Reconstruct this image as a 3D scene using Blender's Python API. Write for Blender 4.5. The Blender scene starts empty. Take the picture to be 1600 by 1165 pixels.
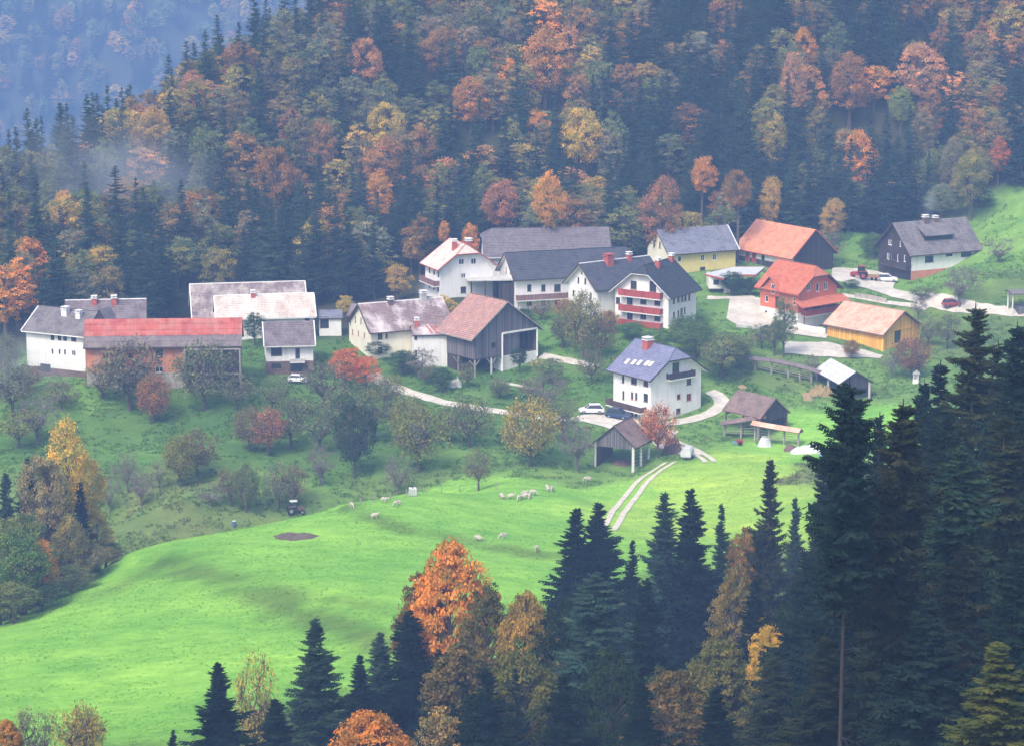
import bpy, bmesh, math, random, re
import numpy as np
from mathutils import Vector, Matrix
random.seed(7); RNG = np.random.default_rng(7)
SC = bpy.context.scene; COL = SC.collection
R = math.radians
# ------------------------------------------------------------------ camera, sky, sun, exposure
CZ, PITCH, FPX = 95.0, R(12.0), 4116.0
cam = bpy.data.objects.new('camera', bpy.data.cameras.new('camera')); COL.objects.link(cam)
cam.location = (0, 0, CZ); cam.rotation_euler = (R(90) - PITCH, 0, 0)
cam.data.sensor_width = 36; cam.data.lens = 36 * FPX / 1600; cam.data.clip_start = 1; cam.data.clip_end = 9000
SC.camera = cam
SUN_EL, SUN_AZ = R(52), R(212)           # azimuth clockwise from +Y: behind and left of the camera
w = bpy.data.worlds.new('World'); SC.world = w; w.use_nodes = True
nt = w.node_tree; nt.nodes.clear()
sky = nt.nodes.new('ShaderNodeTexSky'); sky.sky_type = 'NISHITA'; sky.sun_disc = False
sky.sun_elevation = SUN_EL; sky.sun_rotation = SUN_AZ; sky.dust_density = 5.0; sky.ozone_density = 1.0; sky.air_density = 1.0
bg = nt.nodes.new('ShaderNodeBackground'); bg.inputs[1].default_value = 0.15
wo = nt.nodes.new('ShaderNodeOutputWorld')
nt.links.new(sky.outputs[0], bg.inputs[0]); nt.links.new(bg.outputs[0], wo.inputs[0])
sl = bpy.data.lights.new('sun', 'SUN'); sl.energy = 1.5; sl.angle = R(12); sl.color = (1.0, 0.92, 0.80)
sun = bpy.data.objects.new('sun', sl); COL.objects.link(sun)
sd = Vector((math.sin(SUN_AZ) * math.cos(SUN_EL), math.cos(SUN_AZ) * math.cos(SUN_EL), math.sin(SUN_EL)))
sun.rotation_euler = (-sd).to_track_quat('-Z', 'Y').to_euler(); sun.location = (0, 0, 300)
SC.view_settings.view_transform = 'Standard'; SC.view_settings.look = 'None'
SC.view_settings.exposure = 1.03; SC.view_settings.gamma = 1.0
SC.render.engine = 'CYCLES'
cy = SC.cycles; cy.max_bounces = 5; cy.diffuse_bounces = 3; cy.glossy_bounces = 2; cy.transmission_bounces = 4
cy.volume_bounces = 0; cy.transparent_max_bounces = 8; cy.use_denoising = True; cy.caustics_reflective = False; cy.caustics_refractive = False
HAZE_DENSITY = 0.00041; HAZE_COLOR = (0.29, 0.51, 1.0)

# ------------------------------------------------------------------ geometry of the view (a plain survey of the photo)
def ray(px, py):
    a = (px - 800) / FPX; b = (582.5 - py) / FPX
    return Vector((a, math.cos(PITCH) + b * math.sin(PITCH), -math.sin(PITCH) + b * math.cos(PITCH)))
def on_ray(px, py, Y):
    d = ray(px, py); t = Y / d.y
    return Vector((d.x * t, Y, CZ + d.z * t))

# fitted houses: cx, cy, yaw, half length, half width, eave z, ridge z, hip inset, hip share, ground z, hipped end
HP = {
 'H1':(-77.334, 453.090, -0.448, 6.657, 5.428, 6.624, 10.119, 0.000, 0.400, -0.887, 0),
 'H2':(-73.093, 466.327, 0.115, 7.264, 3.796, 6.149, 9.306, 0.000, 0.400, 0.784, 0),
 'H3':(-60.564, 450.059, 0.060, 13.627, 4.642, 4.841, 9.005, 0.000, 0.400, -1.636, 0),
 'H4':(-48.252, 473.256, 0.163, 10.475, 6.418, 5.842, 11.176, 0.000, 0.400, 1.270, 0),
 'H5':(-45.290, 473.418, 0.163, 9.082, 4.409, 5.368, 8.958, 0.000, 0.400, 1.189, 0),
 'H6':(-39.295, 454.298, 0.133, 4.464, 4.312, 4.127, 7.690, 0.000, 0.400, -1.089, 0),
 'H7':(-19.985, 465.106, 0.417, 8.203, 5.823, 5.071, 9.317, 0.000, 0.400, 0.148, 0),
 'H8':(-10.213, 500.215, -1.151, 4.572, 6.296, 9.978, 14.429, 1.239, 0.381, 3.954, 1),
 'H10':(6.476, 511.631, 0.093, 12.602, 5.863, 10.577, 15.326, 2.070, 0.277, 5.097, -1),
 'H11':(10.303, 495.542, 0.303, 12.281, 5.820, 9.301, 13.583, 0.000, 0.400, 3.199, 0),
 'H12':(19.397, 491.372, 0.602, 8.280, 5.404, 7.941, 12.394, 0.000, 0.400, 2.736, 0),
 'H13':(26.856, 484.132, 0.992, 6.124, 6.540, 7.756, 13.147, 1.652, 0.275, 1.996, -1),
 'H14':(35.817, 519.110, 0.432, 8.059, 5.138, 9.969, 14.276, 0.000, 0.400, 5.847, 0),
 'H15':(54.919, 522.938, -0.918, 8.653, 6.333, 8.935, 14.304, 0.000, 0.400, 5.894, 0),
 'H16':(53.476, 484.063, -0.887, 5.847, 5.878, 8.371, 12.932, 1.384, 0.346, 2.041, 1),
 'H17':(65.846, 471.021, -0.833, 7.127, 5.851, 3.687, 7.278, 0.000, 0.400, 0.675, 0),
 'H18':(82.757, 517.653, 0.461, 8.799, 6.432, 10.271, 15.996, 0.000, 0.400, 5.505, 0),
 'H19':(-4.058, 456.669, -0.895, 5.398, 8.080, 5.651, 11.500, 0.000, 0.400, -1.390, 0),
 'H20':(24.482, 434.263, -0.908, 5.722, 6.478, 3.090, 7.660, 1.175, 0.380, -4.575, 1),
 'H21':(17.493, 406.437, 1.115, 3.485, 3.823, -2.454, 0.769, 0.000, 0.400, -7.010, 0),
 'H23':(56.998, 443.282, -1.317, 5.951, 3.144, 0.176, 2.191, 0.000, 0.400, -3.049, 0),
 'H24':(40.284, 423.286, -0.873, 4.404, 3.524, -1.317, 1.542, 0.000, 0.400, -5.467, 0),
}
for k, s in (('H3', .985), ('H4', 1.032), ('H12', .98), ('H13', .98), ('H8', .985)):
    p = list(HP[k])
    for i in (0, 1, 3, 4, 7): p[i] *= s
    for i in (5, 6, 9): p[i] = CZ + (p[i] - CZ) * s
    HP[k] = tuple(p)

# ------------------------------------------------------------------ terrain height field
CTRL = [  # pixel x, pixel y, distance
 (40,600,447),(200,640,434),(100,680,424),(300,640,434),(300,700,414),(150,770,396),(30,720,412),(450,620,440),(450,700,415),(500,785,394),
 (650,640,432),(650,700,414),(800,700,413),(640,762,396),(770,640,431),(870,600,446),(900,560,457),(880,690,416),(250,800,386),(330,770,394),
 (590,592,449),(695,628,437),(840,660,426),(940,665,424),(1060,665,424),(1130,635,434),(1110,600,444),(1200,590,448),(1180,540,462),(1100,500,478),
 (1160,470,488),(1190,505,476),(1130,460,494),(1240,560,456),(1350,560,457),(1420,600,447),(1400,560,460),(1310,430,505),(1400,455,500),(1490,480,486),(1570,487,480),
 (920,742,400),(930,790,378),(960,815,366),(1045,728,401),(1100,760,386),(1200,780,372),(1250,740,390),(1150,700,411),(1285,790,364),(1260,700,412),(1100,715,405),
 (1250,660,424),(1330,650,428),(1280,690,414),(1350,640,430),
 (400,822,352),(500,797,362),(640,772,374),(760,760,384),(840,752,391),(300,842,346),(200,868,338),
 (100,935,320),(190,895,332),(0,985,302),(-150,1060,280),
 (100,1100,262),(300,1100,256),(520,1100,248),(300,1000,286),(500,1000,282),(300,900,320),(500,880,324),(460,837,342),(650,900,314),(700,820,350),
 (850,860,334),(800,790,370),(900,780,376),(0,1100,262),(120,1010,288),(700,1000,278),(150,1165,240),(300,1180,236),(-150,1165,245),
 (1600,300,531),(1560,330,528),(1600,380,512),(1550,420,500),(1500,450,488),(1340,375,546),(1320,400,530),(1590,520,468),(1450,600,444),(1430,545,462),(1500,540,462),(1700,420,500),
 (1360,350,566),(1480,330,548),(1700,300,545),
 (20,520,478),(260,480,498),(530,500,490),(640,500,484),(600,470,500),(530,560,458),(560,620,443),(400,560,457),(250,600,445),
]
WCTRL = [  # world x, y, z
 (-62,392,-12),(-45,378,-11.5),(-30,378,-11),(-15,384,-10.5),(-80,372,-15),(-66,352,-14),(-76,335,-14),(-90,350,-20),(-100,320,-18),(-95,380,-16),(-130,400,-16),(-130,330,-26),(-110,440,-4),
 (-140,470,-4),(-105,500,2),
 (0,0,91),(-90,0,86),(90,0,94),(0,60,68),(90,60,74),(-90,60,60),(0,100,50),(60,100,52),(-60,100,46),(0,140,35),(50,140,37.5),(-50,140,33),(0,180,23.5),(50,180,25.5),(-40,180,23),(-80,180,19),
 (0,205,17),(50,205,18),(-40,205,17),(0,230,10),(60,230,12),(100,200,20),(100,150,38),(20,255,5),(60,255,5.5),(90,250,7),(20,290,1.2),(60,300,-0.5),(90,300,0),(60,335,-1.5),(130,300,2),(100,380,-1),
 (-250,0,60),(250,0,90),(-250,200,-5),(250,200,20),(-250,350,-40),(250,350,5),(250,450,20),(160,450,10),(-250,470,-20),
]
S27 = 0.50
def hill(x, y):                                  # the wooded hillside behind the village
    return 4.5 + S27 * (y - 533)
for x in (-50, -20, 10, 40, 70, 100): WCTRL.append((x, 538, 6.5 + (4 if x > 60 else 0)))
for y in (570, 610, 650, 700, 760):
    for x in (-15, 20, 60, 100, 150, 250):
        WCTRL.append((x, y, 7 + S27 * (y - 545) + (3 if x > 60 else 0)))
# descending ridge on the left and the valley behind it
for px, py, Y in ((500, 92, 604), (400, 150, 588), (300, 215, 574), (200, 275, 560), (100, 310, 552), (0, 335, 546)):
    q = on_ray(px, py, Y); WCTRL.append(tuple(q))
    n = (-8, 28); WCTRL.append((q.x - 14, q.y + 34, q.z - 12)); WCTRL.append((q.x - 34, q.y + 90, q.z - 60))
for px, py, Y in ((60, 440, 510), (160, 430, 516), (300, 400, 528), (420, 400, 532), (120, 380, 530), (250, 330, 550), (380, 280, 562), (480, 200, 580)):
    WCTRL.append(tuple(on_ray(px, py, Y)))
WCTRL += [(-170, 560, -5), (-250, 560, -60), (-170, 700, -90), (-250, 760, -130), (-100, 760, -70)]
for k, p in HP.items():
    cx, cy_, yaw, a, b, he, hr, hi, kf, gz, hip = p
    c, s = math.cos(yaw), math.sin(yaw)
    us = 1 if yaw < 0 else -1
    u, v = us * (a - .7), -(b - .7)
    WCTRL.append((cx + u * c - v * s, cy_ + u * s + v * c, gz))
    WCTRL.append((cx, cy_, gz + .6))
    if k == 'H13': WCTRL.append((cx - (a - .7) * c - (b - .7) * s, cy_ - (a - .7) * s + (b - .7) * c, gz - .2)); WCTRL.append((cx - (a + 1.5) * c, cy_ - (a + 1.5) * s, gz - .5))
pts = [tuple(on_ray(*c)) for c in CTRL] + WCTRL
PC = np.array(pts); N = len(PC)
def tps(d2): return np.where(d2 > 1e-9, .5 * d2 * np.log(np.maximum(d2, 1e-12)), 0)
def solve_tps(P, lam=1.0):
    X = P[:, :2] / 100.; d2 = ((X[:, None] - X[None]) ** 2).sum(-1)
    K = tps(d2) + np.eye(len(P)) * lam * 1e-3
    A = np.zeros((len(P) + 3, len(P) + 3)); A[:len(P), :len(P)] = K
    A[:len(P), len(P)] = 1; A[:len(P), len(P) + 1:] = X; A[len(P):, :len(P)] = A[:len(P), len(P):].T
    rhs = np.concatenate([P[:, 2], [0, 0, 0]])
    return X, np.linalg.solve(A, rhs)
TX, TW = solve_tps(PC)
def tps_eval(x, y):
    q = np.stack([x, y], -1) / 100.; out = np.empty(len(q))
    for i in range(0, len(q), 8000):
        s = q[i:i + 8000]; d2 = ((s[:, None] - TX[None]) ** 2).sum(-1)
        out[i:i + 8000] = tps(d2) @ TW[:N] + TW[N] + s @ TW[N + 1:]
    return out
def axis_vals(lo, a, b, hi, fine, coarse):
    return np.concatenate([np.arange(lo, a, coarse), np.arange(a, b, fine), np.arange(b, hi + coarse, coarse)])
GX = axis_vals(-260, -96, 116, 260, 1.25, 5.); GY = axis_vals(-30, 232, 548, 900, 1.25, 5.)
gx, gy = np.meshgrid(GX, GY)
def vnoise(x, y, seed, sc):                     # smooth value noise, used for small undulations only
    r = np.random.default_rng(seed).random((64, 64)); x = x / sc % 63; y = y / sc % 63
    xi = x.astype(int) % 63; yi = y.astype(int) % 63; fx = x - np.floor(x); fy = y - np.floor(y)
    fx = fx * fx * (3 - 2 * fx); fy = fy * fy * (3 - 2 * fy)
    return (r[yi, xi] * (1 - fx) + r[yi, xi + 1] * fx) * (1 - fy) + (r[yi + 1, xi] * (1 - fx) + r[yi + 1, xi + 1] * fx) * fy - .5
gz_ = tps_eval(gx.ravel(), gy.ravel()).reshape(gx.shape)
yy = np.clip((gy - 760) / 140, 0, 1); gz_ = np.minimum(gz_, 130 - 20 * yy)
gz_ += vnoise(gx + 500, gy + 500, 3, 9.) * .35 + vnoise(gx + 500, gy + 500, 4, 28.) * .7
def seg_dist(px_, py_, poly):
    """distance to a polyline and signed side (positive to its left)"""
    best = np.full(px_.shape, 1e9); side = np.zeros(px_.shape)
    for (x0, y0), (x1, y1) in zip(poly[:-1], poly[1:]):
        dx, dy = x1 - x0, y1 - y0; L2 = dx * dx + dy * dy
        t = np.clip(((px_ - x0) * dx + (py_ - y0) * dy) / L2, 0, 1)
        ex, ey = px_ - x0 - t * dx, py_ - y0 - t * dy; d = np.hypot(ex, ey)
        m = d < best; best = np.where(m, d, best); side = np.where(m, np.sign(dx * ey - dy * ex), side)
    return best, side
def HGT(x, y):
    x = np.atleast_1d(np.asarray(x, float)); y = np.atleast_1d(np.asarray(y, float))
    i = np.clip(np.searchsorted(GX, x) - 1, 0, len(GX) - 2); j = np.clip(np.searchsorted(GY, y) - 1, 0, len(GY) - 2)
    fx = np.clip((x - GX[i]) / (GX[i + 1] - GX[i]), 0, 1); fy = np.clip((y - GY[j]) / (GY[j + 1] - GY[j]), 0, 1)
    return (gz_[j, i] * (1 - fx) + gz_[j, i + 1] * fx) * (1 - fy) + (gz_[j + 1, i] * (1 - fx) + gz_[j + 1, i + 1] * fx) * fy
def hgt(x, y): return float(HGT(x, y)[0])
YS = np.concatenate([np.arange(150, 620, .5), np.arange(620, 890, 2)])
def at(px, py, ymin=225):
    """where the line of sight through a photo pixel meets the ground"""
    d = ray(px, py); t = YS / d.y; z = CZ + d.z * t; g = HGT(d.x * t, YS)
    k = np.where((z <= g) & (YS >= ymin))[0]
    Y = YS[k[0]] if len(k) else 600.
    if len(k) and k[0] > 0:
        i = k[0]; a = z[i - 1] - g[i - 1]; b = g[i] - z[i]
        if a > 0 and a + b > 0: Y = YS[i - 1] + (YS[i] - YS[i - 1]) * a / (a + b)
    q = on_ray(px, py, Y); return Vector((q.x, q.y, hgt(q.x, q.y)))
def wl(pp, ymin=225): return [tuple(at(*p, ymin))[:2] for p in pp]
# old terraces and a sunken path across the pasture (real steps in the ground)
TERR = [(wl([(250, 880), (340, 900), (420, 930), (500, 965), (600, 1010)]), .9, 3.2),
        (wl([(540, 792), (580, 808), (640, 828), (700, 838), (760, 852), (830, 865), (900, 872)]), .8, 1.7),
        (wl([(150, 930), (200, 905), (240, 880), (330, 865)]), .5, 2.),
        (wl([(420, 960), (520, 940), (620, 960)]), .5, 2.)]
TD = []
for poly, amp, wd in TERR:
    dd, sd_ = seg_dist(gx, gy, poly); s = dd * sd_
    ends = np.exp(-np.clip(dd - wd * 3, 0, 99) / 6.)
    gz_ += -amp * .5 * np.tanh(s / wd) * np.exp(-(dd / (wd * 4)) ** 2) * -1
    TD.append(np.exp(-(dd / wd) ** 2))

# ------------------------------------------------------------------ object helpers
def tag(o, label=None, cat=None, group=None, kind=None):
    if label: o['label'] = label
    if cat: o['category'] = cat
    if group: o['group'] = group
    if kind: o['kind'] = kind
    return o
def empty(name, loc, rz=0., label=None, cat=None, group=None):
    o = bpy.data.objects.new(name, None); COL.objects.link(o); o.location = loc; o.rotation_euler = (0, 0, rz)
    o.empty_display_size = .3
    return tag(o, label, cat, group)
def link(name, me, parent=None, loc=None, rz=0., mw=None):
    o = bpy.data.objects.new(name, me); COL.objects.link(o)
    if parent: o.parent = parent
    if mw is not None: o.matrix_local = mw
    else:
        if loc is not None: o.location = loc
        o.rotation_euler = (0, 0, rz)
    return o
def copy_tree(o, parent=None):
    c = o.copy(); COL.objects.link(c)
    if parent: c.parent = parent
    for ch in list(o.children): copy_tree(ch, c)
    return c
class MB:
    """collects faces of one mesh"""
    def __init__(s): s.v = []; s.f = []; s.m = []; s.uv = {}
    def face(s, P, m=0, uv=None):
        i = len(s.v); s.v += [tuple(p) for p in P]; s.f.append(tuple(range(i, i + len(P)))); s.m.append(m)
        if uv is not None: s.uv[len(s.f) - 1] = uv
    def box(s, x0, x1, y0, y1, z0, z1, m=0, M=None):
        P = [Vector(p) for p in ((x0, y0, z0), (x1, y0, z0), (x1, y1, z0), (x0, y1, z0), (x0, y0, z1), (x1, y0, z1), (x1, y1, z1), (x0, y1, z1))]
        if M is not None: P = [M @ p for p in P]
        for f in ((0, 3, 2, 1), (4, 5, 6, 7), (0, 1, 5, 4), (1, 2, 6, 5), (2, 3, 7, 6), (3, 0, 4, 7)): s.face([P[i] for i in f], m)
    def bar(s, p, q, r, m=0, n=4, r2=None):
        p = Vector(p); q = Vector(q); d = (q - p).normalized(); r2 = r if r2 is None else r2
        a = d.orthogonal().normalized(); b = d.cross(a)
        if n == 4 and abs(d.z) < .9: a = Vector((0, 0, 1)).cross(d).normalized(); b = d.cross(a); 
        A = [p + (a * math.cos(t) + b * math.sin(t)) * r * (1.414 if n == 4 else 1) for t in [2 * math.pi * (i + .5) / n for i in range(n)]]
        B = [q + (a * math.cos(t) + b * math.sin(t)) * r2 * (1.414 if n == 4 else 1) for t in [2 * math.pi * (i + .5) / n for i in range(n)]]
        for i in range(n): s.face([A[i], A[(i + 1) % n], B[(i + 1) % n], B[i]], m)
        s.face(A[::-1], m); s.face(B, m)
    def loft(s, rings, m=0, cap=True):
        for A, B in zip(rings[:-1], rings[1:]):
            n = len(A)
            for i in range(n): s.face([A[i], A[(i + 1) % n], B[(i + 1) % n], B[i]], m)
        if cap: s.face(rings[0][::-1], m); s.face(rings[-1], m)
    def mesh(s, name, mats, smooth=False, weld=False):
        me = bpy.data.meshes.new(name); me.from_pydata(s.v, [], s.f)
        for x in mats: me.materials.append(x)
        me.polygons.foreach_set('material_index', s.m)
        if s.uv:
            ul = me.uv_layers.new(name='UVMap')
            for fi, uv in s.uv.items():
                for li, c in zip(me.polygons[fi].loop_indices, uv): ul.data[li].uv = c
        if weld:
            bm = bmesh.new(); bm.from_mesh(me); bmesh.ops.remove_doubles(bm, verts=bm.verts, dist=.002)
            bmesh.ops.recalc_face_normals(bm, faces=bm.faces); bm.to_mesh(me); bm.free()
        if smooth: me.polygons.foreach_set('use_smooth', [True] * len(me.polygons))
        me.update(); return me
    def obj(s, name, mats, parent=None, loc=None, rz=0., smooth=False, weld=False, mw=None):
        return link(name, s.mesh(name, mats if isinstance(mats, (list, tuple)) else [mats], smooth, weld), parent, loc, rz, mw)

# ------------------------------------------------------------------ materials
def nodes(name):
    m = bpy.data.materials.new(name); m.use_nodes = True; t = m.node_tree; t.nodes.clear()
    out = t.nodes.new('ShaderNodeOutputMaterial'); return m, t, out
def N_(t, typ, **kw):
    n = t.nodes.new(typ)
    for k, v in kw.items():
        if k in n.bl_rna.properties and k != 'inputs': setattr(n, k, v)
    return n
def noise(t, vec, scale, detail=4, rough=.6):
    n = t.nodes.new('ShaderNodeTexNoise'); n.inputs['Scale'].default_value = scale; n.inputs['Detail'].default_value = detail; n.inputs['Roughness'].default_value = rough
    if vec: t.links.new(vec, n.inputs['Vector'])
    return n
def ramp(t, fac, stops):
    r = t.nodes.new('ShaderNodeValToRGB'); e = r.color_ramp.elements
    while len(e) > 1: e.remove(e[-1])
    e[0].position = stops[0][0]; e[0].color = (*stops[0][1], 1)
    for p, c in stops[1:]:
        x = e.new(p); x.color = (*c, 1)
    t.links.new(fac, r.inputs[0]); return r
def mix(t, fac, a, b, mode='MIX'):
    n = t.nodes.new('ShaderNodeMix'); n.data_type = 'RGBA'; n.blend_type = mode
    for i, v in ((0, fac), (6, a), (7, b)):
        if isinstance(v, (int, float)): n.inputs[i].default_value = v
        elif isinstance(v, tuple): n.inputs[i].default_value = (*v[:3], 1)
        else: t.links.new(v, n.inputs[i])
    return n.outputs[2]
def bsdf(t, out, col, rough=.8, bump=None, bs=.3, metal=0., dist=.1):
    b = t.nodes.new('ShaderNodeBsdfPrincipled'); b.inputs['Roughness'].default_value = rough; b.inputs['Metallic'].default_value = metal
    b.inputs['Specular IOR Level'].default_value = .35 if rough > .5 else .5
    if isinstance(col, tuple): b.inputs['Base Color'].default_value = (*col, 1)
    else: t.links.new(col, b.inputs['Base Color'])
    if bump is not None:
        n = t.nodes.new('ShaderNodeBump'); n.inputs['Strength'].default_value = bs; n.inputs['Distance'].default_value = dist
        t.links.new(bump, n.inputs['Height']); t.links.new(n.outputs[0], b.inputs['Normal'])
    t.links.new(b.outputs[0], out.inputs[0]); return b
MAT = {}
def sc3(c, k): return tuple(max(0, min(1, x * k)) for x in c)
def plain(name, c, rough=.8, var=.18, scale=1.2, metal=0., stain=None, stain_amt=.5):
    m, t, o = nodes(name); tc = t.nodes.new('ShaderNodeTexCoord')
    n = noise(t, tc.outputs['Object'], scale, 6); n2 = noise(t, tc.outputs['Object'], scale * 9, 3)
    col = ramp(t, n.outputs[0], [(.3, sc3(c, 1 - var)), (.7, sc3(c, 1 + var))]).outputs[0]
    if stain:
        mp = t.nodes.new('ShaderNodeMapping'); mp.inputs['Scale'].default_value = (1.6, 1.6, .25); t.links.new(tc.outputs['Object'], mp.inputs[0])
        s = noise(t, mp.outputs[0], .8, 6, .7); f = ramp(t, s.outputs[0], [(.48, (0, 0, 0)), (.72, (stain_amt,) * 3)])
        col = mix(t, f.outputs[0], col, stain)
    bsdf(t, o, col, rough, n2.outputs[0], .25, metal, .03); MAT[name] = m; return m
def planks(name, c, c2, width=.22, rough=.9):
    """weathered boards: grooves every board, tone per board and grain (Object space, vertical)"""
    m, t, o = nodes(name); tc = t.nodes.new('ShaderNodeTexCoord'); sx = t.nodes.new('ShaderNodeSeparateXYZ'); t.links.new(tc.outputs['Object'], sx.inputs[0])
    ad = N_(t, 'ShaderNodeMath', operation='ADD'); t.links.new(sx.outputs[0], ad.inputs[0]); t.links.new(sx.outputs[1], ad.inputs[1])
    dv = N_(t, 'ShaderNodeMath', operation='DIVIDE'); t.links.new(ad.outputs[0], dv.inputs[0]); dv.inputs[1].default_value = width
    fl = N_(t, 'ShaderNodeMath', operation='FLOOR'); t.links.new(dv.outputs[0], fl.inputs[0])
    fr = N_(t, 'ShaderNodeMath', operation='FRACT'); t.links.new(dv.outputs[0], fr.inputs[0])
    wn = t.nodes.new('ShaderNodeTexWhiteNoise'); wn.noise_dimensions = '1D'; t.links.new(fl.outputs[0], wn.inputs['W'])
    mp = t.nodes.new('ShaderNodeMapping'); mp.inputs['Scale'].default_value = (3, 3, .3); t.links.new(tc.outputs['Object'], mp.inputs[0])
    n = noise(t, mp.outputs[0], 2., 6, .7)
    f = N_(t, 'ShaderNodeMath', operation='ADD'); t.links.new(wn.outputs[0], f.inputs[0]); t.links.new(n.outputs[0], f.inputs[1])
    col = ramp(t, f.outputs[0], [(.3, c), (1.2, c2)]) if False else None
    h = N_(t, 'ShaderNodeMath', operation='MULTIPLY'); t.links.new(f.outputs[0], h.inputs[0]); h.inputs[1].default_value = .5
    col = ramp(t, h.outputs[0], [(.25, c), (.75, c2)]).outputs[0]
    g = ramp(t, fr.outputs[0], [(0., (.35,) * 3), (.08, (1,) * 3), (.92, (1,) * 3), (1., (.35,) * 3)])
    col = mix(t, 1., col, g.outputs[0], 'MULTIPLY')
    bsdf(t, o, col, rough, g.outputs[0], .6, 0, .02); MAT[name] = m; return m
def roofing(name, c1, c2, tw=.3, th=.36, moss=None, moss_amt=.6, rough=.85, mortar=.55, mscale=.35, lo=.45, hi=.62):
    m, t, o = nodes(name); tc = t.nodes.new('ShaderNodeTexCoord')
    br = t.nodes.new('ShaderNodeTexBrick'); t.links.new(tc.outputs['UV'], br.inputs['Vector'])
    br.inputs['Scale'].default_value = 1; br.inputs['Brick Width'].default_value = tw; br.inputs['Row Height'].default_value = th
    br.inputs['Mortar Size'].default_value = .02; br.inputs['Color1'].default_value = (*c1, 1); br.inputs['Color2'].default_value = (*c2, 1)
    br.inputs['Mortar'].default_value = (*sc3(c1, mortar), 1); br.inputs['Mortar Smooth'].default_value = .3; br.inputs['Bias'].default_value = 0.
    n = noise(t, tc.outputs['UV'], .9, 6, .65); v = ramp(t, n.outputs[0], [(.3, (.72,) * 3), (.7, (1.22,) * 3)])
    col = mix(t, 1., br.outputs[0], v.outputs[0], 'MULTIPLY')
    if moss:
        mp = t.nodes.new('ShaderNodeMapping'); mp.inputs['Scale'].default_value = (1.4, .8, 1); t.links.new(tc.outputs['UV'], mp.inputs[0])
        s = noise(t, mp.outputs[0], mscale, 8, .72); f = ramp(t, s.outputs[0], [(lo, (0, 0, 0)), (hi, (moss_amt,) * 3)])
        col = mix(t, f.outputs[0], col, moss)
    bsdf(t, o, col, rough, br.outputs['Fac'], .4, 0, .03); MAT[name] = m; return m

plain('render_white', (.80, .79, .77), .9, .05, .5, stain=(.52, .50, .46), stain_amt=.45)
plain('render_cream', (.78, .74, .60), .9, .06, .5, stain=(.55, .48, .36), stain_amt=.45)
plain('render_yellow', (.74, .60, .22), .9, .08, .6, stain=(.55, .42, .2), stain_amt=.5)
plain('render_red', (.62, .17, .08), .85, .12, .8, stain=(.35, .1, .07), stain_amt=.4)
plain('brick_orange', (.58, .22, .12), .9, .2, .8, stain=(.42, .3, .24), stain_amt=.8)
plain('stone_grey', (.42, .38, .33), .95, .25, 1.5, stain=(.2, .18, .15), stain_amt=.7)
plain('base_brown', (.16, .10, .085), .9, .25, 1.2)
plain('concrete', (.5, .49, .47), .9, .15, .8, stain=(.3, .28, .26), stain_amt=.6)
plain('ridge_white', (.78, .77, .76), .8, .1, 2.)
plain('trim_red', (.42, .09, .06), .6, .1, 2.)
plain('trim_brown', (.09, .055, .04), .7, .2, 2.)
plain('trim_white', (.8, .79, .77), .6, .05, 2.)
plain('chimney_red', (.45, .11, .08), .85, .2, 3.)
plain('glass_dark', (.035, .045, .06), .12, .1, 1.)
plain('curtain', (.35, .33, .3), .6, .2, 2.)
plain('gravel', (.56, .52, .45), .95, .2, .35, stain=(.30, .29, .18), stain_amt=.7)
plain('track_gravel', (.56, .52, .42), .95, .18, .8, stain=(.3, .32, .16), stain_amt=.55)
plain('asphalt', (.33, .32, .32), .9, .12, .8)
plain('soil', (.115, .085, .065), 1., .35, 2.)
plain('metal_white', (.78, .78, .79), .35, .03, 1.)
plain('metal_blue', (.02, .045, .11), .3, .05, 1.)
plain('paint_red', (.34, .05, .045), .4, .1, 1.)
plain('rubber', (.02, .02, .02), .9, .1, 3.)
plain('steel', (.35, .36, .37), .35, .1, 2., metal=.6)
plain('tarp_white', (.56, .57, .58), .6, .12, 1.2, stain=(.36, .38, .42), stain_amt=.5)
plain('tarp_blue', (.12, .3, .42), .5, .15, 1.2)
plain('plastic_blue', (.08, .14, .32), .4, .1, 1.)
plain('wool', (.50, .45, .37), 1., .1, 5.)
plain('hay', (.33, .24, .12), 1., .25, 4.)
plain('bark', (.11, .09, .075), .95, .35, 3.)
plain('bark_dark', (.04, .034, .03), .95, .35, 6.)
plain('bark_pale', (.17, .15, .13), .95, .3, 3.)
plain('wood_post', (.36, .33, .29), .9, .25, 3.)
planks('wood_grey', (.085, .078, .085), (.2, .185, .19))
planks('wood_brown', (.07, .042, .032), (.15, .09, .065))
planks('wood_dark', (.032, .024, .024), (.075, .055, .05))
planks('wood_orange', (.78, .36, .05), (.93, .56, .11), .5)
planks('wood_red', (.33, .05, .035), (.5, .09, .06), .18, .6)
planks('wood_mauve', (.2, .1, .09), (.32, .17, .15), .2)
roofing('tiles_mauve', (.15, .12, .13), (.2, .16, .17), moss=(.28, .25, .26))
roofing('tiles_grey', (.14, .125, .13), (.2, .18, .185), moss=(.3, .27, .27), moss_amt=.5)
roofing('tiles_red', (.36, .07, .055), (.48, .12, .085), tw=1.1, th=2.4, moss=(.42, .19, .15), moss_amt=.8, mortar=.75)
roofing('shingles_brown', (.14, .11, .115), (.19, .15, .155), moss=(.26, .22, .2))
roofing('tiles_mottled', (.19, .15, .15), (.27, .2, .2), moss=(.5, .45, .42), moss_amt=.95, mscale=.22, lo=.44, hi=.6)
roofing('tiles_white', (.50, .36, .31), (.56, .46, .40), moss=(.64, .61, .55), moss_amt=.9, mscale=.3, lo=.36, hi=.56, mortar=.7)
roofing('tiles_pinkgrey', (.24, .17, .165), (.31, .23, .22), moss=(.68, .62, .62), moss_amt=.9, mscale=.16, lo=.49, hi=.64)
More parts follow.
